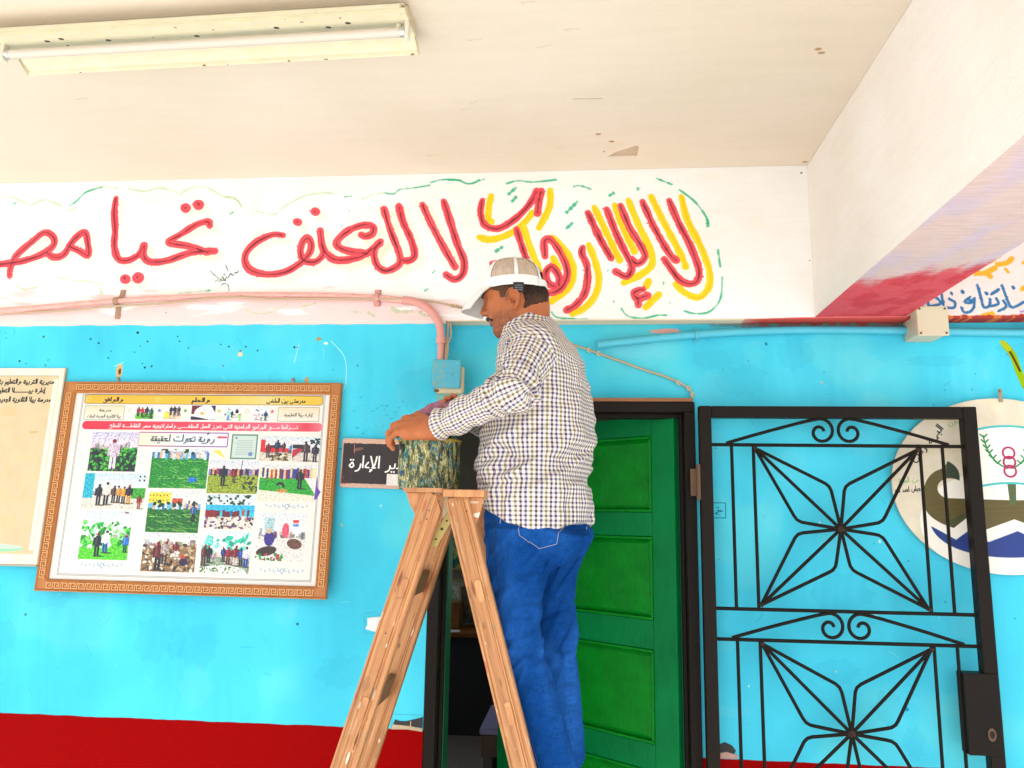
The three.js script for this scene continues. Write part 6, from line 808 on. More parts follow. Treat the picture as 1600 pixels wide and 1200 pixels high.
function surfaceNet(f, lo, hi, cell, smoothN = 1) {
  const nx = Math.ceil((hi[0] - lo[0]) / cell) + 1, ny = Math.ceil((hi[1] - lo[1]) / cell) + 1, nz = Math.ceil((hi[2] - lo[2]) / cell) + 1;
  const v = new Float32Array(nx * ny * nz), id = new Int32Array(nx * ny * nz).fill(-1), I = (i, j, k) => i + nx * (j + ny * k);
  for (let k = 0; k < nz; k++) for (let j = 0; j < ny; j++) for (let i = 0; i < nx; i++) v[I(i, j, k)] = f(lo[0] + i * cell, lo[1] + j * cell, lo[2] + k * cell);
  const pos = [], idx = [], E = [[0, 1], [2, 3], [4, 5], [6, 7], [0, 2], [1, 3], [4, 6], [5, 7], [0, 4], [1, 5], [2, 6], [3, 7]];
  for (let k = 0; k < nz - 1; k++) for (let j = 0; j < ny - 1; j++) for (let i = 0; i < nx - 1; i++) {
    const c = []; let s = 0; for (let q = 0; q < 8; q++) { c[q] = v[I(i + (q & 1), j + (q >> 1 & 1), k + (q >> 2))]; if (c[q] < 0) s++; }
    if (s === 0 || s === 8) continue;
    let x = 0, y = 0, z = 0, n = 0;
    for (const [a, b] of E) if ((c[a] < 0) !== (c[b] < 0)) { const t = c[a] / (c[a] - c[b]); x += mix(a & 1, b & 1, t); y += mix(a >> 1 & 1, b >> 1 & 1, t); z += mix(a >> 2, b >> 2, t); n++; }
    id[I(i, j, k)] = pos.length / 3; pos.push(lo[0] + (i + x / n) * cell, lo[1] + (j + y / n) * cell, lo[2] + (k + z / n) * cell);
  }
  const quad = (a, b, c, d, flip) => { if (a < 0 || b < 0 || c < 0 || d < 0) return; flip ? idx.push(a, c, b, a, d, c) : idx.push(a, b, c, a, c, d); };
  for (let k = 1; k < nz - 1; k++) for (let j = 1; j < ny - 1; j++) for (let i = 1; i < nx - 1; i++) {
    const s = v[I(i, j, k)] < 0;
    if (s !== v[I(i + 1, j, k)] < 0) quad(id[I(i, j - 1, k - 1)], id[I(i, j, k - 1)], id[I(i, j, k)], id[I(i, j - 1, k)], !s);
    if (s !== v[I(i, j + 1, k)] < 0) quad(id[I(i - 1, j, k - 1)], id[I(i - 1, j, k)], id[I(i, j, k)], id[I(i, j, k - 1)], !s);
    if (s !== v[I(i, j, k + 1)] < 0) quad(id[I(i - 1, j - 1, k)], id[I(i, j - 1, k)], id[I(i, j, k)], id[I(i - 1, j, k)], !s);
  }
  const P = new Float32Array(pos), N = new Float32Array(pos.length), e = cell * 0.5;
  for (let i = 0; i < P.length; i += 3) {
    let x = P[i], y = P[i + 1], z = P[i + 2], gx, gy, gz, l;
    for (let q = 0; q < 2; q++) {
      gx = f(x + e, y, z) - f(x - e, y, z); gy = f(x, y + e, z) - f(x, y - e, z); gz = f(x, y, z + e) - f(x, y, z - e); l = Math.hypot(gx, gy, gz) || 1; gx /= l; gy /= l; gz /= l;
      if (q === 0) { const d = clamp(f(x, y, z) * 0.8, -cell * 0.6, cell * 0.6); x -= gx * d; y -= gy * d; z -= gz * d; }
    }
    P[i] = x; P[i + 1] = y; P[i + 2] = z; N[i] = gx; N[i + 1] = gy; N[i + 2] = gz;
  }
  const g = new THREE.BufferGeometry(); g.setAttribute('position', new THREE.BufferAttribute(P, 3)); g.setAttribute('normal', new THREE.BufferAttribute(N, 3)); g.setIndex(idx); return g;
}
function paintVerts(g, f) { const p = g.attributes.position, c = new Float32Array(p.count * 3); for (let i = 0; i < p.count; i++) { const q = f(p.getX(i), p.getY(i), p.getZ(i)); c[3 * i] = q[0]; c[3 * i + 1] = q[1]; c[3 * i + 2] = q[2]; } g.setAttribute('color', new THREE.BufferAttribute(c, 3)); return g; }
function planarUV(g, f) { const p = g.attributes.position, c = new Float32Array(p.count * 2); for (let i = 0; i < p.count; i++) { const q = f(p.getX(i), p.getY(i), p.getZ(i)); c[2 * i] = q[0]; c[2 * i + 1] = q[1]; } g.setAttribute('uv', new THREE.BufferAttribute(c, 2)); return g; }
const MAN = [-0.1, 0.79, 0.46];
const man = thing('person', 'man in white cap, checked shirt and blue jeans standing on ladder, hand on bucket', 'person', MAN);
const put = (name, g, m, parent = man) => { g.translate(-MAN[0], -MAN[1], -MAN[2]); return obj(name, g, m, parent); };
// torso frame: facing left and a little towards the wall
const TA = 0.33, TF = [-Math.cos(TA), -Math.sin(TA)], TL = [-Math.sin(TA), Math.cos(TA)], TZ = 0.46;
const lerpTable = (T, y) => { if (y <= T[0][0]) return T[0]; for (let i = 1; i < T.length; i++) if (y <= T[i][0]) { let t = (y - T[i - 1][0]) / (T[i][0] - T[i - 1][0]); t = t * t * (3 - 2 * t) * 0.5 + t * 0.5; return T[i].map((q, k) => mix(T[i - 1][k], q, t)); } return T[T.length - 1]; };
// y, centre x, visible half width, half breadth
const TORSO = [[1.50, -0.135, 0.160, 0.195], [1.60, -0.140, 0.172, 0.205], [1.68, -0.146, 0.176, 0.205], [1.77, -0.158, 0.172, 0.196], [1.87, -0.138, 0.179, 0.198], [1.97, -0.128, 0.161, 0.208], [2.05, -0.126, 0.150, 0.212], [2.12, -0.128, 0.140, 0.195], [2.17, -0.140, 0.128, 0.160], [2.22, -0.158, 0.104, 0.115], [2.265, -0.172, 0.076, 0.082]];
for (const r of TORSO) { const e = r[2], b = r[3]; r[2] = Math.sqrt(Math.max(0.0022, e * e - (b * Math.sin(TA)) ** 2)) / Math.cos(TA); }
const local = (x, z, cx) => [(x - cx) * TF[0] + (z - TZ) * TF[1], (x - cx) * TL[0] + (z - TZ) * TL[1]];
function torso(x, y, z, grow = 0) {
  const r = lerpTable(TORSO, y), [f, l] = local(x, z, r[1]), a = r[2] + grow, b = r[3] + grow;
  const k = Math.pow(Math.pow(Math.abs(f / a), 2.3) + Math.pow(Math.abs(l / b), 2.3), 1 / 2.3);
  return smax(smax((k - 1) * Math.min(a, b) * 0.92, y - 2.272 - grow, 0.03), 1.5 - y, 0.02);
}
const SH_L = [-0.150, 2.140, 0.615], EL_L = [-0.203, 1.985, 0.745], WR_L = [-0.440, 1.897, 0.622], SH_R = [-0.115, 2.13, 0.30], EL_R = [-0.27, 1.94, 0.27], WR_R = [-0.400, 1.965, 0.435];
const NECK0 = [-0.165, 2.215, 0.468], NECK1 = [-0.205, 2.31, 0.49];
const ring = (x, y, z) => { // collar: a tilted band round the neck
  const c = [-0.192, 2.246, 0.485], n = [-0.46, 0.885, 0.06], px = x - c[0], py = y - c[1], pz = z - c[2], h = px * n[0] + py * n[1] + pz * n[2], r = Math.hypot(px - h * n[0], py - h * n[1], pz - h * n[2]);
  const hh = clamp(h, -0.02, 0.016); return Math.hypot(r - 0.074 + hh * 0.25, h - hh) - 0.0065;
};
const wave = (x, y, z) => n3(x, y, z);
function sleeve(x, y, z, S, E, W, rs) {
  const t1 = capT(x, y, z, S, E), t2 = capT(x, y, z, E, W);
  let d = smin(cap(x, y, z, S, E, rs[0], rs[1]), cap(x, y, z, E, W, rs[1], rs[2]), 0.05);
  if (d > 0.05) return d;
  const s = t2 > 0 ? 0.26 + t2 * 0.27 : t1 * 0.26, elbow = Math.exp(-(((s - 0.25) / 0.09) ** 2)), cuff = smooth(0.36, 0.50, s);
  const ax = (x - E[0]) * 9, ay = (y - E[1]) * 9, az = (z - E[2]) * 9;
  const w = wave(ax * 0.7 + 3, s * 26 + ay * 0.6, az * 0.8), w2 = wave(ax * 1.6 + 9, s * 55 + az, ay * 1.4), w3 = 1 - Math.abs(wave(ax * 0.9, s * 17 - ay * 1.2 + 5, az + 4)) * 2;
  d -= w * (0.004 + 0.007 * elbow + 0.005 * cuff) + w2 * (0.0012 + 0.0025 * elbow + 0.0025 * cuff) + w3 * (0.003 + 0.005 * elbow);
  const D = [W[0] - E[0], W[1] - E[1], W[2] - E[2]], L = Math.hypot(...D), e = ((x - W[0]) * D[0] + (y - W[1]) * D[1] + (z - W[2]) * D[2]) / L;
  return smax(d, e, 0.006);
}
function shirt(x, y, z) {
  let d = torso(x, y, z);
  if (d > 0.16 && y > 1.5) { const q = Math.min(cap(x, y, z, SH_L, EL_L, 0.08, 0.08), cap(x, y, z, EL_L, WR_L, 0.08, 0.08), cap(x, y, z, SH_R, EL_R, 0.08, 0.08), cap(x, y, z, EL_R, WR_R, 0.08, 0.08)); if (q > 0.06) return Math.min(d, q); }
  const [f, l] = local(x, z, -0.14);
  if (Math.abs(d) < 0.08) {
    const waist = Math.exp(-(((y - 1.80) / 0.10) ** 2)), low = smooth(1.80, 1.62, y), side = Math.exp(-(((l - 0.17) / 0.09) ** 2)), pull = smooth(1.8, 2.05, y);
    const sl = y + 0.35 * f;                                             // creases run down towards the front at the waist
    d -= wave(f * 5 + 2, sl * 17, l * 5) * (0.0035 + 0.0115 * waist) + (1 - 2 * Math.abs(wave(f * 3.5 + 7, sl * 11 + l * 2, l * 3 + 3))) * 0.008 * waist
      + wave(f * 13, y * 3.2 + 4, l * 13) * (0.0025 + 0.008 * low) + wave(f * 9 + l * 6, (y + l * 0.8 - f * 0.5) * 9, l * 4 + 8) * 0.0065 * pull + wave(f * 22, y * 22, l * 22) * 0.0009;
  }
  d = smin(d, cap(x, y, z, [-0.165, 2.205, 0.47], SH_L, 0.062, 0.066), 0.06); d = smin(d, cap(x, y, z, [-0.16, 2.205, 0.46], SH_R, 0.062, 0.066), 0.06);
  if (Math.abs(d) < 0.03) { const g1 = y - 1.812 - 0.16 * f - 0.02 * wave(f * 7, l * 7, 1), g2 = y - 1.745 + 0.10 * f + 0.10 * l - 0.02 * wave(f * 6, l * 6, 9), g3 = y - 1.90 - 0.35 * f + 0.02 * wave(f * 6, l * 6, 4); d += 0.010 * Math.exp(-((g1 / 0.011) ** 2)) * smooth(-0.5, 0.2, wave(f * 4, l * 4, 22)) + 0.008 * Math.exp(-((g2 / 0.010) ** 2)) * smooth(-0.3, 0.3, wave(f * 4, l * 4, 31)) + 0.007 * Math.exp(-((g3 / 0.012) ** 2)) * smooth(-0.2, 0.4, wave(f * 4, l * 4, 41)); }
  // armhole: the sleeve joins with a shallow seam
  const sl = sleeve(x, y, z, SH_L, EL_L, WR_L, [0.075, 0.056, 0.044]), sr = sleeve(x, y, z, SH_R, EL_R, WR_R, [0.076, 0.064, 0.047]);
  const seam = Math.abs(d - sl) < 0.01 && y > 1.98 ? 0.002 * (1 - Math.abs(d - sl) / 0.01) : 0;
  d = smin(d, sl, 0.022) + seam; d = smin(d, sr, 0.022);
  d = smin(d, ring(x, y, z), 0.006);
  const hem = 1.588 + 0.078 * smooth(-0.07, 0.17, f) + 0.026 * smooth(-0.10, -0.18, f) + 0.005 * wave(f * 9, 0, l * 9);
  return smax(d, hem - y, 0.006);
}
const PLAID = canvasTex(384, 384, (c, w, h) => {
  c.fillStyle = '#e4dacb'; c.fillRect(0, 0, w, h);
  const VC = [[58, 54, 108], [58, 32, 70], [116, 98, 52]], HC = [[92, 84, 96], [108, 98, 84], [84, 74, 96]];
  mottle(c, w, h, (x, y) => {
    const q = w / 6, i = Math.floor(x / q), j = Math.floor(y / q), fx = x / q - i, fy = y / q - j, iv = fx < 0.46, ih = fy < 0.46, a = VC[i % 3], b = HC[j % 3], base = [228, 218, 203];
    let o = base; if (iv && ih) o = a.map((v, k) => mix(v, b[k], 0.22)); else if (iv) o = a.map((v, k) => mix(base[k], v, 0.40)); else if (ih) o = b.map((v, k) => mix(base[k], v, 0.34));
    const n = 1 + 0.05 * n2(x / 1.6, y / 7) + 0.05 * n2(x / 7, y / 1.6); return o.map((v, k) => v / base[k] * n);
  });
});
PLAID.wrapS = PLAID.wrapT = THREE.RepeatWrapping; PLAID.repeat.set(1 / 0.081, 1 / 0.081);
{
  const g0 = surfaceNet(shirt, [-0.50, 1.55, 0.18], [0.09, 2.31, 0.86], 0.0058), g = g0.toNonIndexed(), p = g.attributes.position, uv = new Float32Array(p.count * 2);
  const frameOf = (A, B) => { const d = V(B[0] - A[0], B[1] - A[1], B[2] - A[2]).normalize(), u = V(0, 0.2, -1).addScaledVector(d, -V(0, 0.2, -1).dot(d)).normalize(), w = d.clone().cross(u); return [d, u, w]; };
  const arms = [[SH_L, EL_L, WR_L], [SH_R, EL_R, WR_R]].map(([S, E, W]) => ({ S, E, W, up: frameOf(S, E), lo: frameOf(E, W) }));
  for (let i = 0; i < p.count; i += 3) {
    const cx = (p.getX(i) + p.getX(i + 1) + p.getX(i + 2)) / 3, cy = (p.getY(i) + p.getY(i + 1) + p.getY(i + 2)) / 3, cz = (p.getZ(i) + p.getZ(i + 1) + p.getZ(i + 2)) / 3;
    let arm = null; for (const A of arms) { const t = capT(cx, cy, cz, A.S, A.E), q = Math.min(t > 0.12 ? cap(cx, cy, cz, A.S, A.E, 0.078, 0.067) : 9, cap(cx, cy, cz, A.E, A.W, 0.067, 0.048)); if (q < torso(cx, cy, cz) - 0.002) arm = A; }
    const col = ring(cx, cy, cz) < 0.012 ? 1 : 0; let last = null;
    for (let k = 0; k < 3; k++) {
      const x = p.getX(i + k), y = p.getY(i + k), z = p.getZ(i + k); let u, v2;
      if (arm) {
        const low = capT(cx, cy, cz, arm.S, arm.E) > 0.97, [O, B] = low ? [arm.E, arm.lo] : [arm.S, arm.up], r = V(x - O[0], y - O[1], z - O[2]);
        let a = Math.atan2(r.dot(B[2]), r.dot(B[1])); if (last !== null) { if (a - last > Math.PI) a -= 2 * Math.PI; if (a - last < -Math.PI) a += 2 * Math.PI; } last = a;
        u = a * 0.064; v2 = r.dot(B[0]) + (low ? 0.2575 : 0);
      } else {
        const [f, l] = local(x, z, -0.14); let a = Math.atan2(l, -f); if (last !== null) { if (a - last > Math.PI) a -= 2 * Math.PI; if (a - last < -Math.PI) a += 2 * Math.PI; } last = a;
        const rr = Math.hypot(f, l), row = lerpTable(TORSO, y); u = a * Math.min(0.182, 0.012 + (row[2] + row[3]) * 0.5); v2 = y + (y > 2.05 ? Math.max(0, 0.17 - rr) * 0.9 : 0); if (col) { u = a * 0.09; v2 = y * 1.2; }
      }
      uv[2 * (i + k)] = u; uv[2 * (i + k) + 1] = v2;
    }
  }
  g.setAttribute('uv', new THREE.BufferAttribute(uv, 2));
  put('shirt', g, mat(0xffffff, 0.85, { map: PLAID, bumpMap: rep(SPECK, 14, 14), bumpScale: 0.0006 }));
}
// jeans
const HIP_L = [-0.190, 1.60, 0.545], KN_L = [-0.203, 1.285, 0.575], AN_L = [-0.085, 0.90, 0.560], HIP_R = [-0.105, 1.60, 0.37], KN_R = [-0.095, 1.275, 0.375], AN_R = [-0.062, 0.90, 0.37];
function jeans(x, y, z) {
  let d = cap(x, y, z, HIP_L, KN_L, 0.104, 0.073), tl = capT(x, y, z, HIP_L, KN_L), s = 1.6 - y;
  d = smin(d, cap(x, y, z, KN_L, AN_L, 0.073, 0.076), 0.04);
  let e = smin(cap(x, y, z, HIP_R, KN_R, 0.100, 0.072), cap(x, y, z, KN_R, AN_R, 0.072, 0.074), 0.04);
  d = smin(d, e, 0.014);
  const p = ell(x, y, z, [-0.142, 1.645, 0.462], [0.158, 0.13, 0.198]); d = smin(d, p, 0.05);
  d = smin(d, ell(x, y, z, [-0.075, 1.585, 0.560], [0.100, 0.105, 0.098]), 0.035); d = smin(d, ell(x, y, z, [-0.052, 1.588, 0.385], [0.092, 0.100, 0.092]), 0.035);
  if (d < 0.05) {
    const kn = Math.exp(-(((y - 1.27) / 0.11) ** 2)), seat = Math.exp(-(((y - 1.5) / 0.08) ** 2)), shin = smooth(1.2, 0.95, y);
    const rg = 1 - 2.2 * Math.abs(wave(x * 6 + 8, y * 9 - x * 16, z * 6)); d -= wave(x * 6, y * 7 + x * 14, z * 6) * (0.001 + 0.002 * kn + 0.002 * seat + 0.0015 * shin) + Math.max(0, rg) * (0.006 * seat + 0.006 * kn + 0.002) - 0.006 * Math.exp(-(((y - 1.30 - 0.5 * (x + 0.15)) / 0.011) ** 2)) - 0.006 * Math.exp(-(((y - 1.235 + 0.35 * (x + 0.15)) / 0.010) ** 2)) - 0.005 * Math.exp(-(((y - 1.47 - 0.6 * (x + 0.15)) / 0.010) ** 2)) + wave(x * 18, y * 3.2, z * 18) * 0.0024 + wave(x * 30, y * 30, z * 30) * 0.0006;
  }
  if (y > 1.545) d = Math.max(d, torso(x, y, z, -0.013 + 0.10 * smooth(1.605, 1.545, y)));
  return smax(smax(d, y - 1.70, 0.01), 0.838 - y, 0.004);
}
const DENIM = canvasTex(512, 512, (c, w, h) => { c.fillStyle = '#0e4c9c'; c.fillRect(0, 0, w, h); mottle(c, w, h, (x, y) => { const k = 1 + 0.13 * n2(x / 1.7 , y / 30) + 0.10 * n2(x / 22, y / 1.9) + 0.08 * n2((x + y) / 2.4, (x - y) / 9) + 0.10 * fbm(x / 70, y / 90, 4); return [k * k, k, k * 0.98]; }); });
DENIM.wrapS = DENIM.wrapT = THREE.RepeatWrapping;
const jm = paint(0xffffff, 0.85, { specularIntensity: 0.12, map: rep(DENIM, 3.2, 3.2), vertexColors: true, bumpMap: rep(SPECK, 12, 12), bumpScale: 0.0008 }); jm.map.wrapS = jm.map.wrapT = THREE.RepeatWrapping;
const denimTone = (x, y, z) => { const worn = smooth(-0.7, 0.9, wave(x * 4, y * 1.5, z * 4) + 0.25 * wave(x * 12, y * 6, z * 12)); const crease = 1 + 0.16 * wave(x * 14, y * 40, z * 14) + 0.12 * wave(x * 50, y * 5, z * 50); const k = worn * crease; return [0.7 + 2.4 * k, 0.62 + 0.62 * k, 0.58 + 0.40 * k]; };
const denimUV = (x, y, z) => [x * 0.9 + z * 1.1, y];
{
  const g = surfaceNet(jeans, [-0.34, 0.82, 0.24], [0.09, 1.78, 0.70], 0.0072); planarUV(g, denimUV); paintVerts(g, denimTone);
  const J = put('jeans', g, jm);
  // a patch laid on the cloth: march from outside along a direction
  const patch = (corner, nU, nV, dir, lift, sdf) => {
    const g2 = new THREE.PlaneGeometry(1, 1, nU, nV), p = g2.attributes.position, n = V(...dir).normalize();
    for (let i = 0; i < p.count; i++) { const q = corner(p.getX(i) + 0.5, p.getY(i) + 0.5); let t = -0.15; for (let k = 0; k < 50; k++) { const d = sdf(q[0] + n.x * t, q[1] + n.y * t, q[2] + n.z * t); t += d * 0.8; if (d < 0.0005) break; } p.setXYZ(i, q[0] + n.x * (t - lift), q[1] + n.y * (t - lift), q[2] + n.z * (t - lift)); }
    g2.computeVertexNormals(); return g2;
  };
  const bil = (a, b, c, d, dip) => (u, v) => { const k = (1 - v) * dip * (1 - Math.abs(2 * u - 1)); return [0, 1, 2].map((q) => mix(mix(a[q], b[q], u), mix(c[q], d[q], u), v) - (q === 1 ? k : 0)); };
  const stitch = (pts, dir, lift, r, m, name) => { const n = V(...dir).normalize(), out = []; const c = new THREE.CatmullRomCurve3(pts.map((q) => V(...q)), false, 'catmullrom', 0); for (let i = 0; i <= 60; i++) { const q = c.getPoint(i / 60); let t = -0.12; for (let k = 0; k < 50; k++) { const d = jeans(q.x + n.x * t, q.y + n.y * t, q.z + n.z * t); t += d * 0.8; if (d < 0.0005) break; } out.push([q.x + n.x * (t - lift), q.y + n.y * (t - lift), q.z + n.z * (t - lift)]); } obj0(name, tube(out, r, 120, 5), m); };
  const obj0 = (n, g3, m) => put(n, g3, m, J), thread = mat([0.34, 0.32, 0.36], 0.8);
  const P = [[-0.172, 1.570, 0.62], [-0.060, 1.548, 0.62], [-0.176, 1.625, 0.62], [-0.048, 1.612, 0.62]];
  const pg = patch(bil(...P, 0.026), 30, 24, [0.25, 0, -1], 0.0022, jeans); planarUV(pg, denimUV); paintVerts(pg, (x, y, z) => denimTone(x, y, z).map((v) => v * 1.06)); obj0('back_pocket', pg, jm);
  stitch([[-0.175, 1.615, 0.62], [-0.172, 1.572, 0.62], [-0.116, 1.535, 0.62], [-0.062, 1.550, 0.62], [-0.052, 1.60, 0.62]], [0.25, 0, -1], 0.0028, 0.0009, thread, 'pocket_stitching');
  stitch([[-0.236, 1.64, 0.62], [-0.239, 1.622, 0.62], [-0.242, 1.606, 0.62]], [0.1, 0, -1], 0.002, 0.0016, thread, 'side_stitching');
  stitch([[0.06, 1.60, 0.50], [0.055, 1.57, 0.48], [0.03, 1.535, 0.46]], [-1, 0, -0.5], 0.002, 0.0013, thread, 'pocket_stitching');
  stitch([[-0.26, 1.62, 0.62], [-0.25, 1.5, 0.62], [-0.235, 1.4, 0.62], [-0.215, 1.28, 0.62], [-0.17, 1.1, 0.62], [-0.105, 0.9, 0.62]], [0.15, 0, -1], 0.0012, 0.0012, mat([0.015, 0.05, 0.15], 0.9), 'side_seam');
}
// shoes on the tread
for (const [a, dz] of [[AN_L, 0], [AN_R, 0]]) {
  const z = a[2], f = (x, y, q) => { let d = cap(x, y, q, [a[0] + 0.015, 0.835, z], [a[0] - 0.13, 0.822, z - 0.02], 0.040, 0.032); d = smin(d, cap(x, y, q, [a[0], 0.90, z], [a[0], 0.83, z], 0.040, 0.040), 0.03); return smax(d, 0.794 - y, 0.004); };
  put('shoe', surfaceNet(f, [a[0] - 0.20, 0.78, z - 0.08], [a[0] + 0.09, 0.93, z + 0.08], 0.006), mat([0.05, 0.035, 0.025], 0.6));
}
// head frame
const HC = [-0.228, 2.362, 0.492], hy = 0.14, hp = 0.27;
const HF = V(-Math.cos(hy) * Math.cos(hp), -Math.sin(hp), -Math.sin(hy) * Math.cos(hp)), HL = V(0, 1, 0).cross(HF).normalize(), HU = HF.clone().cross(HL).normalize();
const toHead = (x, y, z) => { const a = x - HC[0], b = y - HC[1], c = z - HC[2]; return [a * HF.x + b * HF.y + c * HF.z, a * HU.x + b * HU.y + c * HU.z, a * HL.x + b * HL.y + c * HL.z]; };
const headP = (f, u, l) => [HC[0] + HF.x * f + HU.x * u + HL.x * l, HC[1] + HF.y * f + HU.y * u + HL.y * l, HC[2] + HF.z * f + HU.z * u + HL.z * l];
const nk0 = toHead(...NECK0), HELIX = [[0.010, -0.004], [0.014, 0.012], [0.007, 0.026], [-0.007, 0.030], [-0.020, 0.022], [-0.024, 0.006], [-0.020, -0.012], [-0.010, -0.026], [0.000, -0.034]];
function headL(f, u, l) {
  const s = Math.abs(l);
  let d = ell(f, u, l, [-0.004, 0.004, 0], [0.098, 0.098, 0.077]);
  d = smin(d, ell(f, u, l, [0.030, -0.055, 0], [0.064, 0.082, 0.058]), 0.035);
  d = smin(d, cap(f, u, s, [0.0, -0.085, 0.052], [0.066, -0.118, 0.016], 0.016, 0.020), 0.03);       // jaw
  d = smin(d, ell(f, u, l, [0.071, -0.120, 0], [0.024, 0.020, 0.024]), 0.022);                       // chin
  d = smin(d, ell(f, u, s, [0.052, -0.040, 0.042], [0.034, 0.026, 0.026]), 0.025);                   // cheek
  d = smin(d, cap(f, u, s, [0.084, 0.008, 0.010], [0.066, 0.006, 0.044], 0.014, 0.012), 0.018);      // brow
  d = smax(d, -ell(f, u, s, [0.100, -0.018, 0.032], [0.024, 0.013, 0.017]), 0.016);                  // socket
  d = smin(d, ell(f, u, s, [0.070, -0.016, 0.032], [0.0145, 0.0125, 0.0150]), 0.005);                // lowered lid
  d = smin(d, cap(f, u, l, [0.088, -0.004, 0], [0.112, -0.040, 0], 0.0085, 0.0120), 0.012);          // nose
  d = smin(d, ell(f, u, s, [0.102, -0.046, 0.011], [0.012, 0.0085, 0.0085]), 0.006);
  d = smin(d, ell(f, u, l, [0.086, -0.072, 0], [0.016, 0.016, 0.030]), 0.014);                       // upper lip
  d = smin(d, ell(f, u, l, [0.088, -0.088, 0], [0.013, 0.008, 0.023]), 0.007);                       // lower lip
  d = smax(d, -ell(f, u, l, [0.104, -0.0800, 0], [0.012, 0.0022, 0.024]), 0.004);
  d = smin(d, cap(f, u, l, [-0.035, -0.055, 0], nk0, 0.060, 0.068), 0.035);                          // neck
  d = smin(d, ell(f, u, l, [-0.07, -0.06, 0], [0.03, 0.05, 0.045]), 0.04);
  // ear
  const ef = f + 0.006, eu = (u + 0.055) * 1.12, w = s - (0.0755 - ef * 0.55);
  if (Math.abs(ef) < 0.05 && Math.abs(eu) < 0.06 && s > 0.045) {
    let e = ell(ef, eu, w, [-0.006, 0.0, 0.004], [0.020, 0.031, 0.006]);
    e = smax(e, -ell(ef, eu, w, [0.000, -0.004, 0.011], [0.011, 0.015, 0.010]), 0.003);
    for (let i = 0; i < HELIX.length - 1; i++) e = smin(e, cap(ef, eu, w, [HELIX[i][0], HELIX[i][1], 0.008 + (i > 3 ? 0.004 : 0.001)], [HELIX[i + 1][0], HELIX[i + 1][1], 0.008 + (i > 2 ? 0.004 : 0.001)], 0.0042, 0.0042), 0.004);
    e = smin(e, ell(ef, eu, w, [0.002, -0.034, 0.006], [0.008, 0.010, 0.005]), 0.006);
    e = smin(e, ell(ef, eu, w, [0.013, -0.006, 0.006], [0.004, 0.007, 0.005]), 0.004);
    d = smin(d, e, 0.004);
  }
  return d;
}
const headD = (x, y, z) => { const [f, u, l] = toHead(x, y, z); return headL(f, u, l); };
const SKIN = [0.44, 0.135, 0.050];
const skinAt = (x, y, z) => {
  const n = 1 + 0.10 * wave(x * 26, y * 26, z * 26) + 0.05 * wave(x * 90, y * 90, z * 90); let c = SKIN.map((v, k) => v * (k ? n : 1 + (n - 1) * 0.7));
  const [f, u, l] = toHead(x, y, z);
  if (Math.hypot(f, u, l) < 0.19) {
    const jaw = smooth(-0.055, -0.085, u + 0.15 * Math.abs(f - 0.05)) * smooth(-0.02, 0.02, f) * (0.55 + 0.45 * wave(x * 160, y * 160, z * 160)), side = smooth(0.03, 0.012, f) * smooth(-0.004, 0.008, f) * smooth(-0.07, -0.03, u);
    const k = clamp(0.75 * jaw + 0.55 * side); c = c.map((v, q) => mix(v, [0.05, 0.032, 0.024][q], k));
    const lip = smooth(0.004, 0, Math.abs(ell(f, u, l, [0.088, -0.088, 0], [0.013, 0.008, 0.023]))) * smooth(0.085, 0.09, f); c = c.map((v, q) => mix(v, [0.24, 0.075, 0.055][q], lip * 0.8));
  }
  return c;
};
// hand on the bucket rim and the far hand
const FING = [
  [[-0.448, 1.885, 0.632], [-0.566, 1.880, 0.612], [-0.592, 1.862, 0.606], [-0.595, 1.842, 0.600], [-0.584, 1.828, 0.594]],
  [[-0.448, 1.895, 0.622], [-0.574, 1.903, 0.588], [-0.603, 1.878, 0.580], [-0.604, 1.852, 0.575], [-0.592, 1.834, 0.570]],
  [[-0.448, 1.902, 0.610], [-0.552, 1.924, 0.562], [-0.596, 1.905, 0.550], [-0.607, 1.873, 0.546], [-0.598, 1.848, 0.543]],
  [[-0.448, 1.902, 0.598], [-0.522, 1.940, 0.538], [-0.568, 1.932, 0.520], [-0.592, 1.904, 0.515], [-0.592, 1.876, 0.513]],
];
const FR = [0.0085, 0.0096, 0.0102, 0.0098];
function handL(x, y, z) {
  let palm = 9;
  for (let i = 0; i < 4; i++) palm = smin(palm, cap(x, y, z, FING[i][0], FING[i][1], 0.019, 0.0128), 0.02);
  palm = smin(palm, cap(x, y, z, [-0.452, 1.876, 0.628], [-0.54, 1.868, 0.614], 0.019, 0.013), 0.02);
  palm = smin(palm, cap(x, y, z, [-0.38, 1.905, 0.645], [-0.455, 1.890, 0.618], 0.030, 0.026), 0.025);
  let d = palm;
  for (let i = 0; i < 4; i++) { const P = FING[i], r = FR[i]; let q = cap(x, y, z, P[1], P[2], r + 0.0015, r); q = smin(q, cap(x, y, z, P[2], P[3], r, r * 0.93), 0.004); q = smin(q, cap(x, y, z, P[3], P[4], r * 0.93, r * 0.8), 0.004); q = smin(q, Math.hypot(x - P[1][0], y - P[1][1] - 0.003, z - P[1][2]) - r * 1.3, 0.006); q = smin(q, Math.hypot(x - P[2][0], y - P[2][1], z - P[2][2]) - r * 1.12, 0.004); d = smin(d, q, 0.003); }
  const T = [[-0.465, 1.888, 0.585], [-0.495, 1.878, 0.550], [-0.525, 1.868, 0.530], [-0.548, 1.862, 0.522]]; let t = smin(cap(x, y, z, T[0], T[1], 0.018, 0.0125), smin(cap(x, y, z, T[1], T[2], 0.0125, 0.0115), cap(x, y, z, T[2], T[3], 0.0115, 0.009), 0.004), 0.006); d = smin(d, t, 0.010);
  return d + 0.0006 * wave(x * 120, y * 120, z * 120);
}
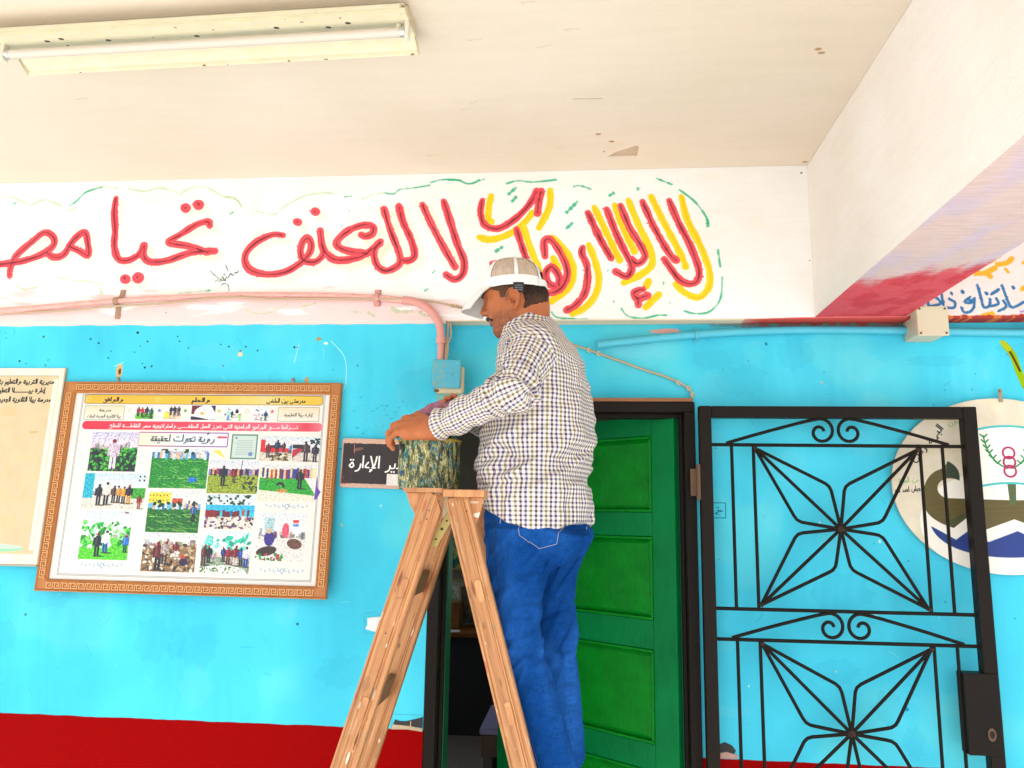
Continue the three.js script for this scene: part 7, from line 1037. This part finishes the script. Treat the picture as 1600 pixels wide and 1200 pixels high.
const FINR = [[[-0.405, 1.972, 0.44], [-0.428, 2.000, 0.455], [-0.422, 2.014, 0.470], [-0.412, 2.012, 0.482]], [[-0.405, 1.972, 0.45], [-0.442, 1.990, 0.468], [-0.440, 2.004, 0.484], [-0.430, 2.004, 0.494]], [[-0.41, 1.966, 0.46], [-0.452, 1.978, 0.480], [-0.452, 1.990, 0.494], [-0.444, 1.992, 0.502]], [[-0.41, 1.962, 0.465], [-0.456, 1.964, 0.488], [-0.458, 1.974, 0.500], [-0.452, 1.976, 0.506]]];
function handR(x, y, z) {
  let d = cap(x, y, z, [-0.36, 1.962, 0.40], [-0.405, 1.967, 0.44], 0.028, 0.024);
  for (const P of FINR) { let q = cap(x, y, z, P[0], P[1], 0.014, 0.0105); q = smin(q, cap(x, y, z, P[1], P[2], 0.0098, 0.0092), 0.004); q = smin(q, cap(x, y, z, P[2], P[3], 0.0092, 0.008), 0.004); d = smin(d, q, 0.007); }
  return smin(d, smin(cap(x, y, z, [-0.40, 1.955, 0.455], [-0.43, 1.945, 0.485], 0.015, 0.011), cap(x, y, z, [-0.43, 1.945, 0.485], [-0.452, 1.95, 0.50], 0.011, 0.009), 0.005), 0.01);
}
function bodyIn(x, y, z) {
  let d = smax(torso(x, y, z, -0.032), 1.6 - y, 0.03);
  d = smin(d, cap(x, y, z, NECK0, NECK1, 0.062, 0.055), 0.03);
  d = smin(d, Math.min(cap(x, y, z, SH_L, EL_L, 0.055, 0.042), cap(x, y, z, SH_R, EL_R, 0.055, 0.042)), 0.03);
  d = smin(d, Math.min(cap(x, y, z, EL_L, WR_L, 0.042, 0.027), cap(x, y, z, EL_R, WR_R, 0.042, 0.027)), 0.02);
  d = smin(d, Math.min(cap(x, y, z, HIP_L, KN_L, 0.08, 0.052), cap(x, y, z, HIP_R, KN_R, 0.078, 0.052)), 0.04);
  d = smin(d, Math.min(cap(x, y, z, KN_L, [AN_L[0], 0.86, AN_L[2]], 0.052, 0.034), cap(x, y, z, KN_R, [AN_R[0], 0.86, AN_R[2]], 0.052, 0.034)), 0.02);
  return d;
}
{
  const parts = [surfaceNet(bodyIn, [-0.50, 0.80, 0.20], [0.06, 2.33, 0.82], 0.014), surfaceNet(headD, [-0.375, 2.16, 0.34], [-0.10, 2.49, 0.64], 0.0032), surfaceNet(handL, [-0.63, 1.81, 0.49], [-0.37, 1.97, 0.69], 0.0032), surfaceNet(handR, [-0.48, 1.92, 0.37], [-0.33, 2.04, 0.53], 0.0036)];
  const g = mergeGeometries(parts.map((q) => paintVerts(q, skinAt))); planarUV(g, (x, y, z) => [x + z, y]);
  put('body', g, paint(0xffffff, 0.5, { vertexColors: true, bumpMap: rep(SPECK, 9, 9), bumpScale: 0.0005 }));
  // short hair under the cap
  const hairD = (x, y, z) => {
    const [f, u, l] = toHead(x, y, z); if (Math.hypot(f, u, l) > 0.16) return 0.05;
    const s = Math.abs(l), nz = wave(x * 190, y * 190, z * 190), soft = wave(x * 50, y * 50, z * 50);
    const back = Math.max(f + 0.030, -(u + 0.078 + (f + 0.1) * 0.15) + soft * 0.004), top = Math.max(f - 0.054 + soft * 0.004, -(y - 2.342 - 0.25 * Math.max(0, f - 0.02)) + soft * 0.003), burn = Math.max(Math.abs(f - 0.022) - 0.011, -(y - 2.322) + soft * 0.003), ear = 0.001 - Math.min(0.03, Math.hypot(f + 0.010, (u + 0.051) * 0.8) - 0.031);
    const reg = Math.max(Math.min(back, top, burn), s > 0.04 ? ear : -1), dd = headL(f, u, l) - 0.0024 - nz * 0.0016;
    return Math.max(dd, reg);
  };
  const hg = surfaceNet(hairD, [-0.36, 2.22, 0.36], [-0.11, 2.49, 0.62], 0.0030);
  paintVerts(hg, (x, y, z) => { const [f, u] = toHead(x, y, z), fade = smooth(-0.035, 0.02, f) * 0.6 + smooth(-0.03, -0.075, u) * 0.35, k = clamp(fade + 0.18 * wave(x * 130, y * 130, z * 130)); return [mix(0.018, 0.16, k), mix(0.012, 0.07, k), mix(0.010, 0.036, k)]; });
  put('hair', hg, paint(0xffffff, 0.8, { vertexColors: true }));
  const mus = (x, y, z) => { const [f, u, l] = toHead(x, y, z), s = Math.abs(l); let d = Math.min(cap(f, u, s, [0.1055, -0.0655, 0], [0.096, -0.071, 0.021], 0.0062, 0.0056), cap(f, u, s, [0.096, -0.071, 0.021], [0.085, -0.083, 0.031], 0.0056, 0.0036)); return d - 0.0012 * wave(x * 260, y * 180, z * 260); };
  put('moustache', surfaceNet(mus, [-0.36, 2.22, 0.41], [-0.27, 2.31, 0.57], 0.0026), mat([0.012, 0.009, 0.008], 0.7));
  const brow = (x, y, z) => { const [f, u, l] = toHead(x, y, z), s = Math.abs(l); return cap(f, u, s, [0.1005, 0.008, 0.012], [0.080, 0.011, 0.050], 0.0052, 0.0035) - 0.001 * wave(x * 240, y * 200, z * 240); };
  put('eyebrows', surfaceNet(brow, [-0.37, 2.27, 0.41], [-0.27, 2.39, 0.57], 0.0026), mat([0.014, 0.010, 0.008], 0.7));
  const lash = (x, y, z) => { const [f, u, l] = toHead(x, y, z), s = Math.abs(l); return cap(f, u, s, [0.0890, -0.0215, 0.022], [0.0790, -0.0230, 0.051], 0.0034, 0.0030); };
  put('eyelashes', surfaceNet(lash, [-0.36, 2.26, 0.41], [-0.27, 2.37, 0.57], 0.0016), mat([0.01, 0.008, 0.007], 0.6));
}
// cap
{
  const capT0 = new THREE.Group(); capT0.name = 'cap'; man.add(capT0);
  const pc = 0.035, CF = V(-Math.cos(hy) * Math.cos(pc), -Math.sin(pc), -Math.sin(hy) * Math.cos(pc)), CU = CF.clone().cross(HL).normalize(), CO = headP(-0.003, 0.0, 0);
  const W = (f, u, l) => [CO[0] + CF.x * f + CU.x * u + HL.x * l - MAN[0], CO[1] + CF.y * f + CU.y * u + HL.y * l - MAN[1], CO[2] + CF.z * f + CU.z * u + HL.z * l - MAN[2]];
  const crown = (th, ph, gr = 0) => { const c = Math.pow(Math.max(0, Math.cos(ph)), 0.78), front = Math.max(0, Math.cos(th)), wob = 0.0016 * wave(Math.cos(th) * 2.2, Math.sin(th) * 2.2, ph * 2.5); return W((0.1065 + gr + wob) * Math.cos(th) * c, 0.002 + (0.108 + gr + wob) * Math.sign(ph) * Math.pow(Math.abs(Math.sin(ph)), 0.92) + front * 0.006 * Math.sin(ph * 2), (0.0865 + gr + wob) * Math.sin(th) * c); };
  const grid = (f, nu, nv, keep) => { const pos = [], uv = [], idx = []; for (let j = 0; j <= nv; j++) for (let i = 0; i <= nu; i++) { pos.push(...f(i / nu, j / nv)); uv.push(i / nu, j / nv); } for (let j = 0; j < nv; j++) for (let i = 0; i < nu; i++) { if (keep && !keep((i + 0.5) / nu, (j + 0.5) / nv)) continue; const a = i + j * (nu + 1); idx.push(a, a + 1, a + nu + 2, a, a + nu + 2, a + nu + 1); } const g = new THREE.BufferGeometry(); g.setAttribute('position', new THREE.Float32BufferAttribute(pos, 3)); g.setAttribute('uv', new THREE.Float32BufferAttribute(uv, 2)); g.setIndex(idx); g.computeVertexNormals(); return g; };
  const D = Math.PI / 180, white = mat([0.80, 0.77, 0.73], 0.85, { side: THREE.DoubleSide, bumpMap: rep(SPECK, 3, 3), bumpScale: 0.0005 });
  const net = mat(0xffffff, 0.9, { side: THREE.DoubleSide, map: canvasTex(256, 256, (c, w, h) => { c.fillStyle = '#b59f8a'; c.fillRect(0, 0, w, h); mottle(c, w, h, (x, y) => { const q = (Math.sin(x * 0.5 + (Math.floor(y / 8) % 2) * 1.5) * Math.sin(y * 0.42)) > 0.35 ? 0.62 : 1.12; return q * (1 + 0.05 * n2(x / 60, y / 60)); }); }) });
  const panel = (n, t0, t1, m, gr = 0, p0 = 0, p1 = 90, keep) => obj(n, grid((u, v) => crown(mix(t0, t1, u) * D, mix(p0, p1, v) * D, gr), 22, 22, keep), m, capT0);
  panel('front_panel', -52, 0, white); panel('front_panel', 0, 52, white);
  panel('mesh_panel', 52, 106, net); panel('mesh_panel', -52, -106, net);
  panel('mesh_panel', 106, 180, net, 0, 0, 90, (u, v) => !(u > 0.62 && v < 0.32 - (1 - u) * 0.2)); panel('mesh_panel', -106, -180, net, 0, 0, 90, (u, v) => !(u > 0.62 && v < 0.32 - (1 - u) * 0.2));
  for (const a of [52, 106, 156, -52, -106, -156]) panel('seam_tape', a - 3.4, a + 3.4, white, 0.0022, 0, 88);
  panel('seam_tape', -1.2, 1.2, white, 0.0016, 0, 88);
  panel('sweatband', -150, 150, white, 0.0028, -2, 13); 
  panel('strap', 148, 212, white, 0.0045, -2, 9);
  const but = new THREE.SphereGeometry(0.007, 14, 10); but.scale(1, 0.6, 1); but.translate(...W(0, 0.110, 0)); obj('button', but, white, capT0);
  const br = (side) => (u, v) => { const th = mix(-66, 66, u) * D, s = Math.sin(th) / Math.sin(66 * D), r0 = [0.1065 * Math.cos(th), 0.006, 0.0865 * Math.sin(th)], tip = [0.178 - 0.050 * s * s, -0.058 - 0.002 * s * s, 0.072 * s], b = Math.sin(v * Math.PI) * 0.010, drop = -0.006 * s * s * v; return W(mix(r0[0], tip[0], v), mix(r0[1], tip[1], v) + b + drop + side, mix(r0[2], tip[2], v)); };
  const top = grid(br(0.0016), 40, 16), bot = grid(br(-0.0016), 40, 16), edge = grid((u, v) => { const a = br(0.0016)(u, 1), b2 = br(-0.0016)(u, 1); return a.map((q, k) => mix(q, b2[k], v) ); }, 40, 1);
  obj('brim', [top, bot, edge], mat([0.78, 0.74, 0.69], 0.8, { side: THREE.DoubleSide, bumpMap: rep(SPECK, 3, 3), bumpScale: 0.0005 }), capT0);
  const tagG = grid((u, v) => crown(mix(100, 118, u) * D, mix(0, -15, v) * D, 0.0062), 8, 4); obj('tag', tagG, mat(0xffffff, 0.6, { side: THREE.DoubleSide, map: canvasTex(128, 64, (c, w, h) => { c.fillStyle = '#151517'; c.fillRect(0, 0, w, h); c.fillStyle = '#8f8f92'; const r = rng(4); for (let j = 0; j < 3; j++) for (let k = 0; k < 9; k++) c.fillRect(24 + k * 10, 14 + j * 14, 3 + r() * 5, 4 + r() * 4); }) }), capT0);
  // a small dark eyelet high on the front
  const ey = new THREE.TorusGeometry(0.0028, 0.0011, 6, 12); ey.lookAt(V(0.2, 0.3, 1)); ey.translate(...crown(36 * D, 46 * D, 0.001)); obj('eyelet', ey, mat([0.08, 0.08, 0.08], 0.6), capT0);
}
// mauve rag over the far rim
{
  const A = [[-0.520, 1.938, 0.505], [-0.508, 1.960, 0.492], [-0.486, 1.978, 0.485], [-0.456, 1.991, 0.478], [-0.425, 1.993, 0.474], [-0.402, 1.980, 0.474]];
  const f = (x, y, z) => { let d = 9; for (let i = 0; i < A.length - 1; i++) d = smin(d, cap(x, y, z * 0.55 + 0.45 * 0.485, [A[i][0], A[i][1] - 0.014, A[i][2]], [A[i + 1][0], A[i + 1][1] - 0.014, A[i + 1][2]], 0.019, 0.019), 0.012); return smax(d - 0.002 * wave(x * 60, y * 60, z * 40) - 0.0016 * wave(x * 20, y * 120, z * 30), -(y - 1.915), 0.01); };
  const g = surfaceNet(f, [-0.56, 1.89, 0.40], [-0.37, 2.03, 0.58], 0.0042); planarUV(g, (x, y, z) => [x + z, y]);
  tag(obj('rag', g, mat([0.36, 0.15, 0.21], 0.9, { bumpMap: rep(SPECK, 12, 12), bumpScale: 0.0015 })), 'folded mauve rag held over the far side of the paint bucket', 'rag');
}
scene.updateMatrixWorld(true);
renderer.render(scene, camera);
